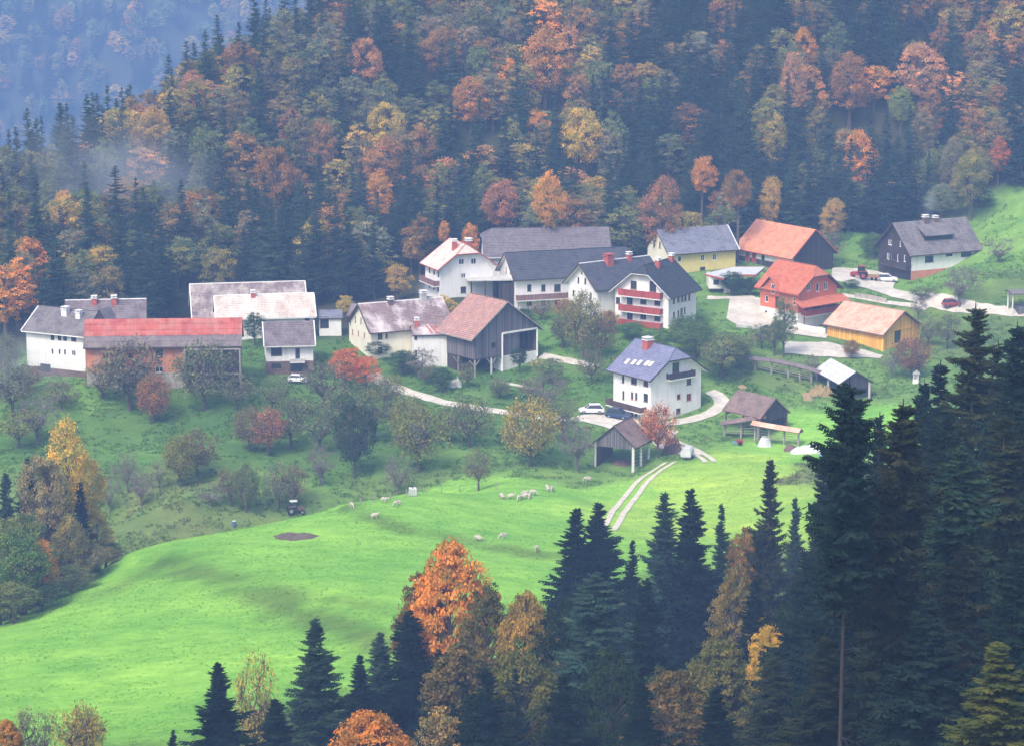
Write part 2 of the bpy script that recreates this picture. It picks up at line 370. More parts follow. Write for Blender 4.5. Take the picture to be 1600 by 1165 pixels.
roofing('tiles_pale', (.60, .50, .44), (.68, .58, .50), moss=(.72, .68, .60), moss_amt=.7, mortar=.7)
roofing('slate_long', (.17, .15, .165), (.22, .195, .21), moss=(.13, .11, .12))
roofing('slate_dark', (.055, .06, .08), (.08, .085, .105), moss=(.11, .11, .12), moss_amt=.5)
roofing('slate_black', (.036, .042, .052), (.055, .06, .07), moss=(.03, .045, .045))
roofing('slate_bluegrey', (.16, .17, .23), (.23, .24, .30), moss=(.26, .26, .3))
roofing('tiles_orange', (.60, .23, .13), (.68, .29, .17), moss=(.6, .34, .2), mortar=.75)
roofing('tiles_orangered', (.50, .13, .065), (.60, .18, .09), moss=(.48, .20, .12), mortar=.75)
roofing('tiles_salmon', (.58, .33, .22), (.70, .45, .33), th=.4, moss=(.74, .58, .45), mortar=.65)
roofing('tiles_barn', (.40, .21, .17), (.54, .32, .26), th=.42, moss=(.3, .2, .18), mortar=.45)
roofing('tiles_blue', (.17, .18, .29), (.23, .245, .37), th=.42, moss=(.26, .25, .36), mortar=.55, rough=.5)
roofing('tiles_hut', (.17, .12, .11), (.23, .165, .15), moss=(.3, .22, .18))

def foliage(name, hue=.06):
    m, t, o = nodes(name)
    tt = N_(t, 'ShaderNodeAttribute'); tt.attribute_type = 'INSTANCER'; tt.attribute_name = 'tint'
    va = N_(t, 'ShaderNodeAttribute'); va.attribute_type = 'GEOMETRY'; va.attribute_name = 'var'
    vr = ramp(t, va.outputs['Fac'], [(0., (.42, .62, .6)), (.5, (.92, .95, .9)), (1., (1.65, 1.35, .95))])
    col = mix(t, 1., tt.outputs['Color'], vr.outputs[0], 'MULTIPLY')
    d = t.nodes.new('ShaderNodeBsdfDiffuse'); tr = t.nodes.new('ShaderNodeBsdfTranslucent'); mx = t.nodes.new('ShaderNodeMixShader'); mx.inputs[0].default_value = .22
    t.links.new(col, d.inputs[0]); t.links.new(col, tr.inputs[0]); t.links.new(d.outputs[0], mx.inputs[1]); t.links.new(tr.outputs[0], mx.inputs[2])
    t.links.new(mx.outputs[0], o.inputs[0]); MAT[name] = m; return m
foliage('leaves')

# ------------------------------------------------------------------ the ground
ZONES = {  # colour of the ground cover itself
 'meadow': (.205, .46, .075), 'orchard': (.085, .185, .045), 'orchard2': (.125, .26, .06), 'rough': (.12, .215, .06), 'forest': (.05, .055, .03), 'hillgreen': (.17, .33, .075),
 'brown': (.15, .205, .07), 'lawn': (.14, .27, .065), 'scrub': (.125, .21, .06), 'yellowgreen': (.29, .50, .085)}
SEEDS = []
def seeds(zone, L, ymin=225):
    for p in L: q = at(*p, ymin); SEEDS.append((q.x, q.y, *ZONES[zone]))
seeds('meadow', [(100, 1000), (300, 1000), (500, 1000), (300, 900), (400, 860), (500, 830), (600, 800), (700, 790), (800, 775), (880, 765), (920, 765), (850, 830), (700, 850), (650, 900), (500, 900), (200, 950), (250, 880),
                 (100, 1060), (400, 840), (560, 790), (640, 776), (720, 768), (800, 760), (350, 840), (60, 1000), (780, 900), (450, 813)])
seeds('yellowgreen', [(1000, 800), (1060, 760), (1120, 740), (1150, 715), (1200, 740), (1060, 820), (1120, 800), (1200, 780)])
seeds('brown', [(1265, 745), (1280, 735)]); seeds('meadow', [(1240, 720), (1220, 705), (1250, 690), (1270, 670), (1300, 655), (1250, 650)])
seeds('orchard', [(200, 690), (150, 640), (300, 660), (420, 640), (600, 640), (560, 700), (430, 700), (650, 700), (780, 680), (860, 700), (1000, 600), (870, 600), (760, 640), (500, 640), (720, 600), (900, 570), (1130, 560), (1180, 600), (1120, 580)], 380)
seeds('orchard2', [(130, 620), (100, 600), (220, 700), (580, 660), (690, 720), (520, 745), (760, 690), (640, 660), (850, 560), (880, 540), (1050, 690), (1090, 690), (1210, 605), (900, 600)], 380)
seeds('rough', [(200, 770), (260, 790), (320, 780), (660, 752), (700, 745), (540, 770)], 375); seeds('brown', [(250, 775), (280, 800)], 378)
seeds('lawn', [(1115, 490), (1130, 500), (1110, 520), (1170, 455), (1080, 640), (1110, 625), (1060, 700), (1040, 690), (1220, 630), (1270, 620), (1380, 620), (1420, 600), (1160, 540), (900, 700), (860, 735), (900, 745), (1350, 400), (1330, 390), (1350, 380), (1440, 560)], 380)
seeds('hillgreen', [(1580, 330), (1540, 360), (1560, 400), (1500, 440), (1590, 380), (1480, 425), (1590, 300), (1530, 410), (1440, 445)], 380)
seeds('scrub', [(1450, 500), (1560, 470), (1520, 520), (1440, 470), (1480, 540), (1300, 610), (1230, 590), (1150, 580), (1580, 440)], 380)
seeds('forest', [(100, 450), (300, 430), (500, 430), (560, 480), (620, 450), (700, 350), (1000, 340), (1200, 320), (1400, 330), (1500, 290), (1400, 200), (1500, 150), (1600, 200), (1600, 100), (1450, 260), (1550, 240), (1380, 280)], 480)
for y in (560, 600, 660, 760, 880):
    for x in range(-240, 260, 60): SEEDS.append((x, y, *ZONES['forest']))
for x, y in ((-80, 330), (-78, 350), (-95, 300), (-120, 260), (-130, 400), (-100, 380), (0, 230), (40, 240), (-30, 205), (60, 260), (80, 290), (60, 320), (30, 270), (0, 0), (60, 100), (-60, 100), (-60, 170), (40, 180), (90, 330), (110, 360), (120, 420), (200, 400), (-200, 400), (-200, 200), (200, 200), (20, 300), (-105, 480), (-90, 500)):
    SEEDS.append((x, y, *ZONES['forest']))
SA = np.array(SEEDS)
gf = np.stack([gx.ravel(), gy.ravel()], -1); gcol = np.empty((len(gf), 3))
jx = vnoise(gf[:, 0] + 700, gf[:, 1] + 700, 21, 7) * 9 + vnoise(gf[:, 0] + 700, gf[:, 1] + 700, 22, 2.7) * 3
jy = vnoise(gf[:, 0] + 900, gf[:, 1] + 900, 23, 7) * 9 + vnoise(gf[:, 0] + 900, gf[:, 1] + 900, 24, 2.7) * 3
for i in range(0, len(gf), 8000):
    s = gf[i:i + 8000] + np.stack([jx[i:i + 8000], jy[i:i + 8000]], -1); d2 = ((s[:, None] - SA[None, :, :2]) ** 2 * np.array([1, 1.0])).sum(-1)
    wgt = 1 / (d2 + 4) ** 3; gcol[i:i + 8000] = (wgt @ SA[:, 2:]) / wgt.sum(1, keepdims=True)
dark = np.zeros(gx.shape)  # shading of the terrace steps, painted into the ground colour as dark bands
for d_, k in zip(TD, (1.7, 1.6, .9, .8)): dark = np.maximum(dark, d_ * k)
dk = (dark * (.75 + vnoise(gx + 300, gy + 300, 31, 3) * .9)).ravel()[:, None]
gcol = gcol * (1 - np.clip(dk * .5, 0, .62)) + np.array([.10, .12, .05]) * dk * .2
nx, ny = len(GX), len(GY)
me = bpy.data.meshes.new('ground')
me.vertices.add(nx * ny); me.vertices.foreach_set('co', np.stack([gx, gy, gz_], -1).astype(np.float32).ravel())
ii = (np.arange(ny - 1)[:, None] * nx + np.arange(nx - 1)[None]).ravel()
q = np.stack([ii, ii + 1, ii + nx + 1, ii + nx], -1)
me.loops.add(q.size); me.loops.foreach_set('vertex_index', q.ravel().astype(np.int32))
me.polygons.add(len(q)); me.polygons.foreach_set('loop_start', np.arange(0, q.size, 4, dtype=np.int32)); me.polygons.foreach_set('use_smooth', np.ones(len(q), bool))
me.update(calc_edges=True)
ca = me.attributes.new('cover', 'FLOAT_COLOR', 'POINT'); ca.data.foreach_set('color', np.concatenate([gcol, np.ones((len(gcol), 1))], 1).astype(np.float32).ravel())
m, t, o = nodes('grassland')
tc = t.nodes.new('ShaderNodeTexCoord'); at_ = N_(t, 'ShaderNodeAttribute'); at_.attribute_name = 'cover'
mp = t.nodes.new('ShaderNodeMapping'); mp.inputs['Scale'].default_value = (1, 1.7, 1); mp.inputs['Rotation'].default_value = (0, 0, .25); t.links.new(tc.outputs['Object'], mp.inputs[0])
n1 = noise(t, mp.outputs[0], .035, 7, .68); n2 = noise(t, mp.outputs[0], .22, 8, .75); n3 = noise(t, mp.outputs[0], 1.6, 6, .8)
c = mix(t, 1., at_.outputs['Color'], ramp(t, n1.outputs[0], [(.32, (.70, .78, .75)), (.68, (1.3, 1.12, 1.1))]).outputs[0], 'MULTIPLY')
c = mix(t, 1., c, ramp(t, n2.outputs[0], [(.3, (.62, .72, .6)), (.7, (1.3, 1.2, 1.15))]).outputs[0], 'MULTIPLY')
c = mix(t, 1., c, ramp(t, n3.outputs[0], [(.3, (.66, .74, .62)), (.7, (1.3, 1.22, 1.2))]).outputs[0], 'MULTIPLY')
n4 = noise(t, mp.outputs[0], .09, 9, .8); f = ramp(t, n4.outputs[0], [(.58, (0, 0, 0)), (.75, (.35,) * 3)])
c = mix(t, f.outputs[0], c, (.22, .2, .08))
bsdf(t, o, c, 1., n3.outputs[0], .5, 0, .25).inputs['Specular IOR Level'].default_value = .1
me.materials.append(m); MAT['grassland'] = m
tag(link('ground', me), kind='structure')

# far valley and the mountain behind it
def far_mountain():
    xs = np.linspace(-1600, 1600, 81); ys = np.linspace(905, 3300, 70); X, Y = np.meshgrid(xs, ys)
    base = -230 + 0 * X
    z = np.where(Y < 1900, base, base + (Y - 1900) * .62)
    lo = np.clip((1300 - Y) / 400, 0, 1); edge = np.interp(X, [-260, -100, 260], [-130, -60, 110]) - 4
    z = z * (1 - lo) + edge * lo
    z += vnoise(X + 3000, Y + 3000, 8, 160.) * 90 * np.clip((Y - 1700) / 400, 0, 1) + vnoise(X + 3000, Y + 3000, 9, 50.) * 25 * np.clip((Y - 1300) / 400, 0, 1)
    z = np.minimum(z, 330 + vnoise(X + 3000, Y, 5, 300.) * 60)
    return xs, ys, X, Y, z
mxs, mys, MX, MY, MZ = far_mountain()
def grid_mesh(name, X, Y, Z, mats):
    ny, nx = X.shape; me = bpy.data.meshes.new(name)
    ii = (np.arange(ny - 1)[:, None] * nx + np.arange(nx - 1)[None]).ravel(); q = np.stack([ii, ii + 1, ii + nx + 1, ii + nx], -1)
    me.vertices.add(nx * ny); me.vertices.foreach_set('co', np.stack([X, Y, Z], -1).astype(np.float32).ravel())
    me.loops.add(q.size); me.loops.foreach_set('vertex_index', q.ravel().astype(np.int32)); me.polygons.add(len(q)); me.polygons.foreach_set('loop_start', np.arange(0, q.size, 4, dtype=np.int32))
    me.polygons.foreach_set('use_smooth', np.ones(len(q), bool)); me.update(calc_edges=True)
    for x in mats: me.materials.append(x)
    return me
plain('forest_floor', (.045, .05, .03), 1., .3, .02)
tag(link('mountains', grid_mesh('mountains', MX, MY, MZ, [MAT['forest_floor']])), kind='structure')

# ------------------------------------------------------------------ roads and yards: strips laid on the ground
def resample(P, n):
    P = np.array(P, float); d = np.r_[0, np.cumsum(np.hypot(*(P[1:] - P[:-1]).T))]; s = np.linspace(0, d[-1], n)
    return np.stack([np.interp(s, d, P[:, 0]), np.interp(s, d, P[:, 1])], -1)
def smooth(P, k=2):
    P = np.array(P, float)
    for _ in range(k):
        Q = [P[0]]
        for a, b in zip(P[:-1], P[1:]): Q += [a * .75 + b * .25, a * .25 + b * .75]
        Q.append(P[-1]); P = np.array(Q)
    return P
SHEETS = []
def sheet(name, A, B, mat, lift=.10, step=.8, label=None):
    LA = sum(math.dist(a, b) for a, b in zip(A[:-1], A[1:])); n = max(3, int(LA / step)); A = resample(A, n); B = resample(B, n)
    wd = np.hypot(*(A - B).T).max(); m_ = max(2, int(wd / step) + 1)
    f = np.linspace(0, 1, m_ + 1)[:, None, None]; G = A[None] * (1 - f) + B[None] * f
    jit = (vnoise(G[..., 0] + 400, G[..., 1] + 400, 77, 1.3)) * .5 * min(1, wd / 3); SHEETS.append(G.reshape(-1, 2)); j2 = vnoise(G[..., 0] + 200, G[..., 1] + 800, 78, 3.1) * .6 * min(1, wd / 3); G[0, :, 0] += j2[0]; G[-1, :, 0] += j2[-1]; G[0, :, 1] += jit[0] * 1.6; G[-1, :, 1] += jit[-1] * 1.6
    Z = HGT(G[..., 0].ravel(), G[..., 1].ravel()).reshape(G.shape[:2]) + lift
    Z = np.maximum(Z, Z)
    o = link(name, grid_mesh(name, G[..., 0], G[..., 1], Z, [MAT[mat]])); return tag(o, label, kind='structure')
def road(name, pp, width, mat, lift=.10, ymin=380, label=None, world=False, off=0.):
    C = smooth(pp if world else wl(pp, ymin)); T = np.gradient(C, axis=0); T /= np.hypot(*T.T)[:, None]; Nn = np.stack([-T[:, 1], T[:, 0]], -1)
    ww = np.interp(np.linspace(0, 1, len(C)), np.linspace(0, 1, len(width)) if hasattr(width, '__len__') else [0, 1], width if hasattr(width, '__len__') else [width, width])[:, None]
    C = C + Nn * off
    return sheet(name, C + Nn * ww / 2, C - Nn * ww / 2, mat, lift, label=label)
road('village_road', [(578, 586), (600, 598), (650, 617), (700, 631), (760, 641), (830, 650), (890, 655), (925, 656)], [2.6, 2.6, 2.4, 2.2, 2.4], 'gravel', label='pale gravel lane running below the farmhouses')
sheet('car_park', wl([(895, 652), (940, 645), (990, 648), (1030, 655)], 380), wl([(915, 660), (960, 672), (1000, 680), (1040, 676)], 380), 'gravel', .14)
road('lane', [(1030, 665), (1075, 657), (1110, 646), (1132, 632), (1126, 620), (1108, 612)], [3.2, 2.8, 2.6, 2.4], 'gravel', .12)
road('farm_track', [(1045, 672), (1030, 692), (1055, 700), (1090, 712)], [3., 3.4, 2.6], 'gravel', .12)
for o_ in (-.85, .85):
    road('wheel_rut', [(1048, 722), (1010, 745), (985, 775), (965, 800), (948, 828)], [.75, .8, .85, .9], 'track_gravel', .10, 300, off=o_)
    road('wheel_rut', [(1048, 688), (1075, 700), (1098, 712), (1110, 722)], .8, 'track_gravel', .14, 360, off=o_ * .8)
road('barn_lane', [(845, 556), (870, 560), (905, 568), (932, 574)], [2.4, 2., 1.6], 'gravel')
road('footpath', [(782, 597), (800, 601), (825, 606), (845, 609)], 1.1, 'track_gravel')
sheet('yard', wl([(1141, 467), (1165, 465), (1185, 466), (1200, 472)], 380), wl([(1135, 499), (1150, 508), (1175, 512), (1215, 514)], 380), 'gravel', .14)
road('yard_lane', [(1105, 466), (1140, 466), (1180, 466)], 2.6, 'gravel', .12)
sheet('barn_yard', wl([(1226, 534), (1290, 536), (1340, 546), (1380, 556)], 380), wl([(1226, 553), (1280, 558), (1330, 560), (1375, 561)], 380), 'gravel', .16)
sheet('lower_yard', wl([(1240, 503), (1262, 506), (1300, 515)], 380), wl([(1225, 520), (1262, 526), (1290, 530)], 380), 'gravel', .15)
road('upper_road', [(1300, 432), (1335, 440), (1380, 452), (1430, 466), (1480, 478), (1530, 484), (1575, 489), (1640, 492)], [5.5, 5., 4., 3.4, 3.2, 3.2], 'gravel', .14)
sheet('forecourt', wl([(1300, 420), (1340, 421), (1372, 425), (1402, 436)], 380), wl([(1300, 432), (1335, 446), (1365, 450), (1395, 452)], 380), 'gravel', .18)
road('terrace_path', [(1315, 462), (1350, 466), (1400, 475), (1450, 482)], 1.6, 'gravel', .12)

# ------------------------------------------------------------------ houses
def clip_poly(P, a, b, c):                      # keep a*x+b*z<=c
    out = []
    for i in range(len(P)):
        p, q = P[i], P[(i + 1) % len(P)]; dp = a * p[0] + b * p[1] - c; dq = a * q[0] + b * q[1] - c
        if dp <= 0: out.append(p)
        if dp * dq < 0: s = dp / (dp - dq); out.append((p[0] + (q[0] - p[0]) * s, p[1] + (q[1] - p[1]) * s))
    return out
class House:
    """local frame: u along the ridge, v across it; z is absolute height minus the ground height"""
    def __init__(h, name, key, label, cat, ou=.7, ov=.8, found=2.5, P=None):
        h.P = P or HP[key]; h.cx, h.cy, h.yaw, h.A, h.B, he, hr, h.hi, h.kf, h.gz, h.hip = h.P
        h.he, h.hr = he - h.gz, hr - h.gz; h.ou, h.ov = ou, ov; h.sl = (h.hr - h.he) / h.B
        h.a, h.b = h.A - ou, h.B - ov; h.found = found; h.top = h.he + ov * h.sl - .18
        h.root = empty(name, (h.cx, h.cy, h.gz), h.yaw, label, cat); h.wall = MB(); h.wins = []
        h.Mw = Matrix.Translation((h.cx, h.cy, h.gz)) @ Matrix.Rotation(h.yaw, 4, 'Z')
    def side(h, s):                              # origin, direction along the wall, outward normal, half length
        return {'S': (Vector((0, -h.b, 0)), Vector((1, 0, 0)), Vector((0, -1, 0)), h.a), 'N': (Vector((0, h.b, 0)), Vector((-1, 0, 0)), Vector((0, 1, 0)), h.a),
                'E': (Vector((h.a, 0, 0)), Vector((0, 1, 0)), Vector((1, 0, 0)), h.b), 'W': (Vector((-h.a, 0, 0)), Vector((0, -1, 0)), Vector((-1, 0, 0)), h.b)}[s]
    def locate(h, s, px, py):                    # where a line of sight meets a wall: (along, height)
        o, d, n, L = h.side(s); Mi = h.Mw.inverted(); c0 = Mi @ Vector((0, 0, CZ)); r = Mi.to_3x3() @ ray(px, py)
        t = (o - c0).dot(n) / r.dot(n); p = c0 + r * t
        return (p - o).dot(d), p.z
    def outline(h, s):
        L = h.side(s)[3]; z0 = -h.found
        if s in 'SN': return [(-L, z0), (L, z0), (L, h.top), (-L, h.top)]
        P = [(-L, z0), (L, z0), (L, h.top), (0, h.hr - .18), (-L, h.top)]
        if (h.hip == 1 and s == 'E') or (h.hip == -1 and s == 'W'):
            P = clip_poly(P, 0, 1, h.hr - (h.hr - h.he) * h.kf - .05)
        return P
    def panel(h, s, holes=(), bands=((-99, 99, 0),), dep=.16):
        o, d, n, L = h.side(s); P = h.outline(s); xs = sorted({-L, L} | {x for q in holes for x in (q[0], q[1])}); zt = max(p[1] for p in P)
        zs = sorted({-h.found, zt} | {z for q in holes for z in (q[2], q[3])} | {z for b_ in bands for z in b_[:2] if -h.found < z < zt})
        for x0, x1 in zip(xs[:-1], xs[1:]):
            for z0, z1 in zip(zs[:-1], zs[1:]):
                xm, zm = (x0 + x1) / 2, (z0 + z1) / 2
                if any(q[0] < xm < q[1] and q[2] < zm < q[3] for q in holes): continue
                C = [(x0, z0), (x1, z0), (x1, z1), (x0, z1)]
                for i in range(len(P)):
                    p, q = P[i], P[(i + 1) % len(P)]; a_, b_ = q[1] - p[1], -(q[0] - p[0])
                    C = clip_poly(C, a_, b_, a_ * p[0] + b_ * p[1])
                    if len(C) < 3: break
                if len(C) < 3: continue
                mi = next((b_[2] for b_ in bands if b_[0] <= zm < b_[1]), 0)
                h.wall.face([o + d * x + Vector((0, 0, z)) for x, z in C], mi)
        for q in holes:
            c = [o + d * x + Vector((0, 0, z)) for x, z in ((q[0], q[2]), (q[1], q[2]), (q[1], q[3]), (q[0], q[3]))]; e = [p - n * dep for p in c]
            for i in range(4): h.wall.face([c[i], c[(i + 1) % 4], e[(i + 1) % 4], e[i]], q[4] if len(q) > 4 else 0)
    def walls(h, mats, openings=None, bands=None, skip=''):
        """openings: {side: [(px, py, w, h, kind)]}; windows are framed openings recessed in the wall"""
        openings = openings or {}; bands = bands or ((-99, 99, 0),)
        for s in 'SNEW':
            if s in skip: continue
            holes = []
            for (px, py, ww, hh, kind) in openings.get(s, []):
                x, z = h.locate(s, px, py); L = h.side(s)[3]
                x = max(-L + ww / 2 + .15, min(L - ww / 2 - .15, x))
                q = (x - ww / 2, x + ww / 2, z - hh / 2, z + hh / 2)
                if any(q[0] < r_[1] + .05 and q[1] > r_[0] - .05 and q[2] < r_[3] + .05 and q[3] > r_[2] - .05 for r_ in holes): continue
                holes.append(q); h.wins.append((s, x, z, ww, hh, kind))
            h.panel(s, holes, bands if isinstance(bands, tuple) else bands.get(s, ((-99, 99, 0),)))
        h.wall.obj('wall', [MAT[x] for x in mats], h.root)
        for s, x, z, ww, hh, kind in h.wins: h.window(s, x, z, ww, hh, kind)
    WM = {}
    def window(h, s, x, z, ww, hh, kind):
        o, d, n, L = h.side(s); key = (round(ww, 2), round(hh, 2), kind)
        if key not in House.WM:
            f = MB(); fm = {'w': 'trim_white', 'r': 'trim_red', 'b': 'trim_brown', 'd': 'wood_dark', 'g': 'trim_white', 'R': 'wood_red', 'D': 'wood_brown', 'o': 'trim_brown'}[kind]; t_ = min(.09, ww * .14); a_, c_ = ww / 2 - .004, hh / 2 - .004
            y0, y1 = .04, .12
            f.box(-a_, -a_ + t_, y0, y1, -c_, c_); f.box(a_ - t_, a_, y0, y1, -c_, c_); f.box(-a_ + t_, a_ - t_, y0, y1, -c_, -c_ + t_); f.box(-a_ + t_, a_ - t_, y0, y1, c_ - t_, c_)
            if ww > .8 and kind not in 'Dgdo': f.box(-.035, .035, y0 + .01, y1 - .01, -c_ + t_, c_ - t_)
            if kind in 'wrbR': f.box(-a_ - .08, a_ + .08, -.07, y0 - .004, -c_ - .07, -c_ - .005)
            p = MB()
            if kind == 'R': p.box(-a_ + t_, -.05, .05, .08, -c_ + t_, c_ - t_); p.box(.05, a_ - t_, .05, .08, -c_ + t_, c_ - t_)
            elif kind == 'D': p.box(-a_ + t_, a_ - t_, .06, .1, -c_ + t_, c_ - t_)
            else: p.face([(-a_ + t_, .1, -c_ + t_), (a_ - t_, .1, -c_ + t_), (a_ - t_, .1, c_ - t_), (-a_ + t_, .1, c_ - t_)])
            pm = {'R': 'wood_red', 'D': 'wood_brown', 'g': 'glass_dark'}.get(kind, 'glass_dark')
            House.WM[key] = (f.mesh('window_frame', [MAT[fm]]), p.mesh('window_pane', [MAT[pm]]))
        fm_, pm_ = House.WM[key]
        rz = math.atan2(d.y, d.x); M = Matrix.Translation(o + d * x + Vector((0, 0, z))) @ Matrix.Rotation(rz, 4, 'Z')
        wo_ = link('door' if kind == 'D' else 'window', fm_, h.root, mw=M); link('door_leaf' if kind == 'D' else 'pane', pm_, wo_)
    def roof(h, mats, course=.42, th=.2, ridge=True, low=None):
        """mats: tiles, edge boards, underside, ridge tiles"""
        mb = MB(); A, B = h.A, h.B; he, hr = h.he, h.hr; kz = hr - (hr - he) * h.kf; kv = B * h.kf
        ends = {}
        for su in (-1, 1):
            hip = h.hip == su; ends[su] = (hip, A - (h.hi if hip else 0))
        def slope(P3, up, along):               # stepped courses on one planar slope
            o = P3[0]; n = along.cross(up).normalized()
            if n.z < 0: n = -n
            P2 = [((p - o).dot(along), (p - o).dot(up)) for p in P3]; vmax = max(p[1] for p in P2); k = max(1, int(round(vmax / course))); st = vmax / k
            for i in range(k):
                Q = clip_poly(clip_poly(P2, 0, -1, -i * st), 0, 1, (i + 1) * st)
                if len(Q) < 3: continue
                lift = lambda y: .055 * (1 - (y - i * st) / st)
                pts_ = [o + along * x + up * y + n * lift(y) for x, y in Q]
                if (pts_[1] - pts_[0]).cross(pts_[2] - pts_[1]).z < 0: pts_ = pts_[::-1]; Q = Q[::-1]
                m_ = 0
                if low and i * st / vmax < low[0]: m_ = low[1]
                mb.face(pts_, m_, [(x + 50, y + 50) for x, y in Q])
                xs = [x for x, y in Q if y < i * st + 1e-4]
                if len(xs) >= 2:
                    x0, x1 = min(xs), max(xs); b0 = o + along * x0 + up * (i * st); b1 = o + along * x1 + up * (i * st)
                    mb.face([b0, b1, b1 + n * .055, b0 + n * .055], m_, [(x0 + 50, i * st + 50), (x1 + 50, i * st + 50), (x1 + 50, i * st + 50), (x0 + 50, i * st + 50)])
        under = []
        for sv in (-1, 1):
            E0, E1 = Vector((-A, sv * B, he)), Vector((A, sv * B, he)); R0, R1 = Vector((-ends[-1][1], 0, hr)), Vector((ends[1][1], 0, hr))
            P = [E0, E1]
            if ends[1][0]: P.append(Vector((A, sv * kv, kz)))
            P += [R1, R0]
            if ends[-1][0]: P.append(Vector((-A, sv * kv, kz)))
            slope(P, Vector((0, -sv * B, hr - he)).normalized(), Vector((1, 0, 0))); under.append(P)
        for su in (-1, 1):
            if ends[su][0]:
                P = [Vector((su * A, -kv, kz)), Vector((su * A, kv, kz)), Vector((su * ends[su][1], 0, hr))]
                slope(P, Vector((-su * (A - ends[su][1]), 0, hr - kz)).normalized(), Vector((0, 1, 0))); under.append(P)
        dz = Vector((0, 0, -th))
        edges = {}
        for P in under:
            mb.face([p + dz for p in (P if (P[1] - P[0]).cross(P[2] - P[1]).z < 0 else P[::-1])], 2)
            for i in range(len(P)):
                k = frozenset((tuple(round(c, 3) for c in P[i]), tuple(round(c, 3) for c in P[(i + 1) % len(P)]))); edges.setdefault(k, []).append((P[i], P[(i + 1) % len(P)]))
        for k, e in edges.items():
            if len(e) == 1: p, q = e[0]; u_ = Vector((0, 0, .05)); mb.face([p + dz, q + dz, q + u_, p + u_], 1)
        ro = mb.obj('roof', [MAT[mats[0]], MAT[mats[1]], MAT[mats[2]]] + ([MAT[low[2]]] if low else []), h.root)
        if ridge and len(mats) > 3:
            r_ = MB(); r_.bar((-ends[-1][1], 0, hr + .05), (ends[1][1], 0, hr + .05), .10, 0, 6)
            for su in (-1, 1):
                if ends[su][0]:
                    for sv in (-1, 1): r_.bar((su * ends[su][1], 0, hr + .05), (su * A, sv * kv, kz + .05), .08, 0, 6)
            r_.obj('ridge_cap', MAT[mats[3]], ro)
        return ro
    def verge(h, mat, ends=(-1, 1), sv_=(-1, 1), w_=.16):
        for su in ends:
            hip = h.hip == su; top = (0, h.hr) if not hip else None
            for sv in sv_:
                p = Vector((su * (h.A + .03), sv * h.B, h.he - .02)); q = Vector((su * (h.A + .03), 0, h.hr - .02)) if not hip else Vector((su * (h.A + .03), sv * h.B * h.kf, h.hr - (h.hr - h.he) * h.kf - .02))
                mb = MB(); mb.bar(p, q, w_ / 2 * 1.1); mb.obj('bargeboard', MAT[mat], h.root)
            if hip: mb = MB(); mb.bar((su * (h.A + .03), -h.B * h.kf, h.hr - (h.hr - h.he) * h.kf), (su * (h.A + .03), h.B * h.kf, h.hr - (h.hr - h.he) * h.kf), w_ / 2); mb.obj('bargeboard', MAT[mat], h.root)
    def chimney(h, px, py, w_=.8, up=1.4, mat='chimney_red', cap='ridge_white', v=None):
        """stands where the line of sight to its middle meets the plane v (default: near slope close to the ridge)"""
        v = -.8 if v is None else v; Mi = h.Mw.inverted(); c0 = Mi @ Vector((0, 0, CZ)); r = Mi.to_3x3() @ ray(px, py); t = (v - c0.y) / r.y; u = (c0 + r * t).x
        u = max(-h.A + 1, min(h.A - 1, u)); zr = h.hr - abs(v) * h.sl; mb = MB(); mb.box(-w_ / 2, w_ / 2, -w_ / 2, w_ / 2, -w_ * h.sl - .3, up)
        ch = mb.obj('chimney', MAT[mat], h.root, (u, v, zr)); c = MB(); c.box(-w_ / 2 - .12, w_ / 2 + .12, -w_ / 2 - .12, w_ / 2 + .12, up + .004, up + .14)
        for sx in (-1, 1): c.box(sx * w_ * .35 - .06, sx * w_ * .35 + .06, -w_ * .35, w_ * .35, up + .144, up + .4)
        c.box(-w_ / 2 - .1, w_ / 2 + .1, -w_ / 2 - .1, w_ / 2 + .1, up + .404, up + .5)
        c.obj('chimney_cap', MAT[cap], ch)
    def balcony(h, s, p0, p1, depth=1.1, rail=1.0, mat='wood_red', slab='ridge_white', posts=0):
        """p0, p1: photo pixels of the foot of its parapet at either end"""
        o, d, n, L = h.side(s)
        x0, z0 = h.locate(s, *p0); x1, z1 = h.locate(s, *p1); x0, x1 = sorted((max(-L - .2, min(L + .2, x0)), max(-L - .2, min(L + .2, x1)))); z = (z0 + z1) / 2
        rz = math.atan2(d.y, d.x); M = Matrix.Translation(o + Vector((0, 0, z))) @ Matrix.Rotation(rz, 4, 'Z')
        f = MB(); f.box(x0, x1, -depth, -.003, -.16, 0); b = f.obj('balcony', MAT[slab], h.root, mw=M)
        r_ = MB(); k = max(3, int((x1 - x0) / .28))
        for i in range(k):
            a_, c_ = x0 + (x1 - x0) * i / k, x0 + (x1 - x0) * (i + 1) / k; r_.box(a_ + .012, c_ - .012, -depth + .0, -depth + .05 + .012 * (i % 2), .04, rail)
        for xx in (x0, x1 - .05): r_.box(xx, xx + .05, -depth + .07, -.01, .04, rail)
        r_.box(x0 - .03, x1 + .03, -depth - .03, -depth + .1, rail + .004, rail + .08)
        if posts:
            for i in range(posts): xx = x0 + .1 + (x1 - x0 - .2) * i / max(1, posts - 1); r_.bar((xx, -depth + .12, -posts * 0 - 2.2), (xx, -depth + .12, -.17), .06)
        r_.obj('railing', MAT[mat], b); return b

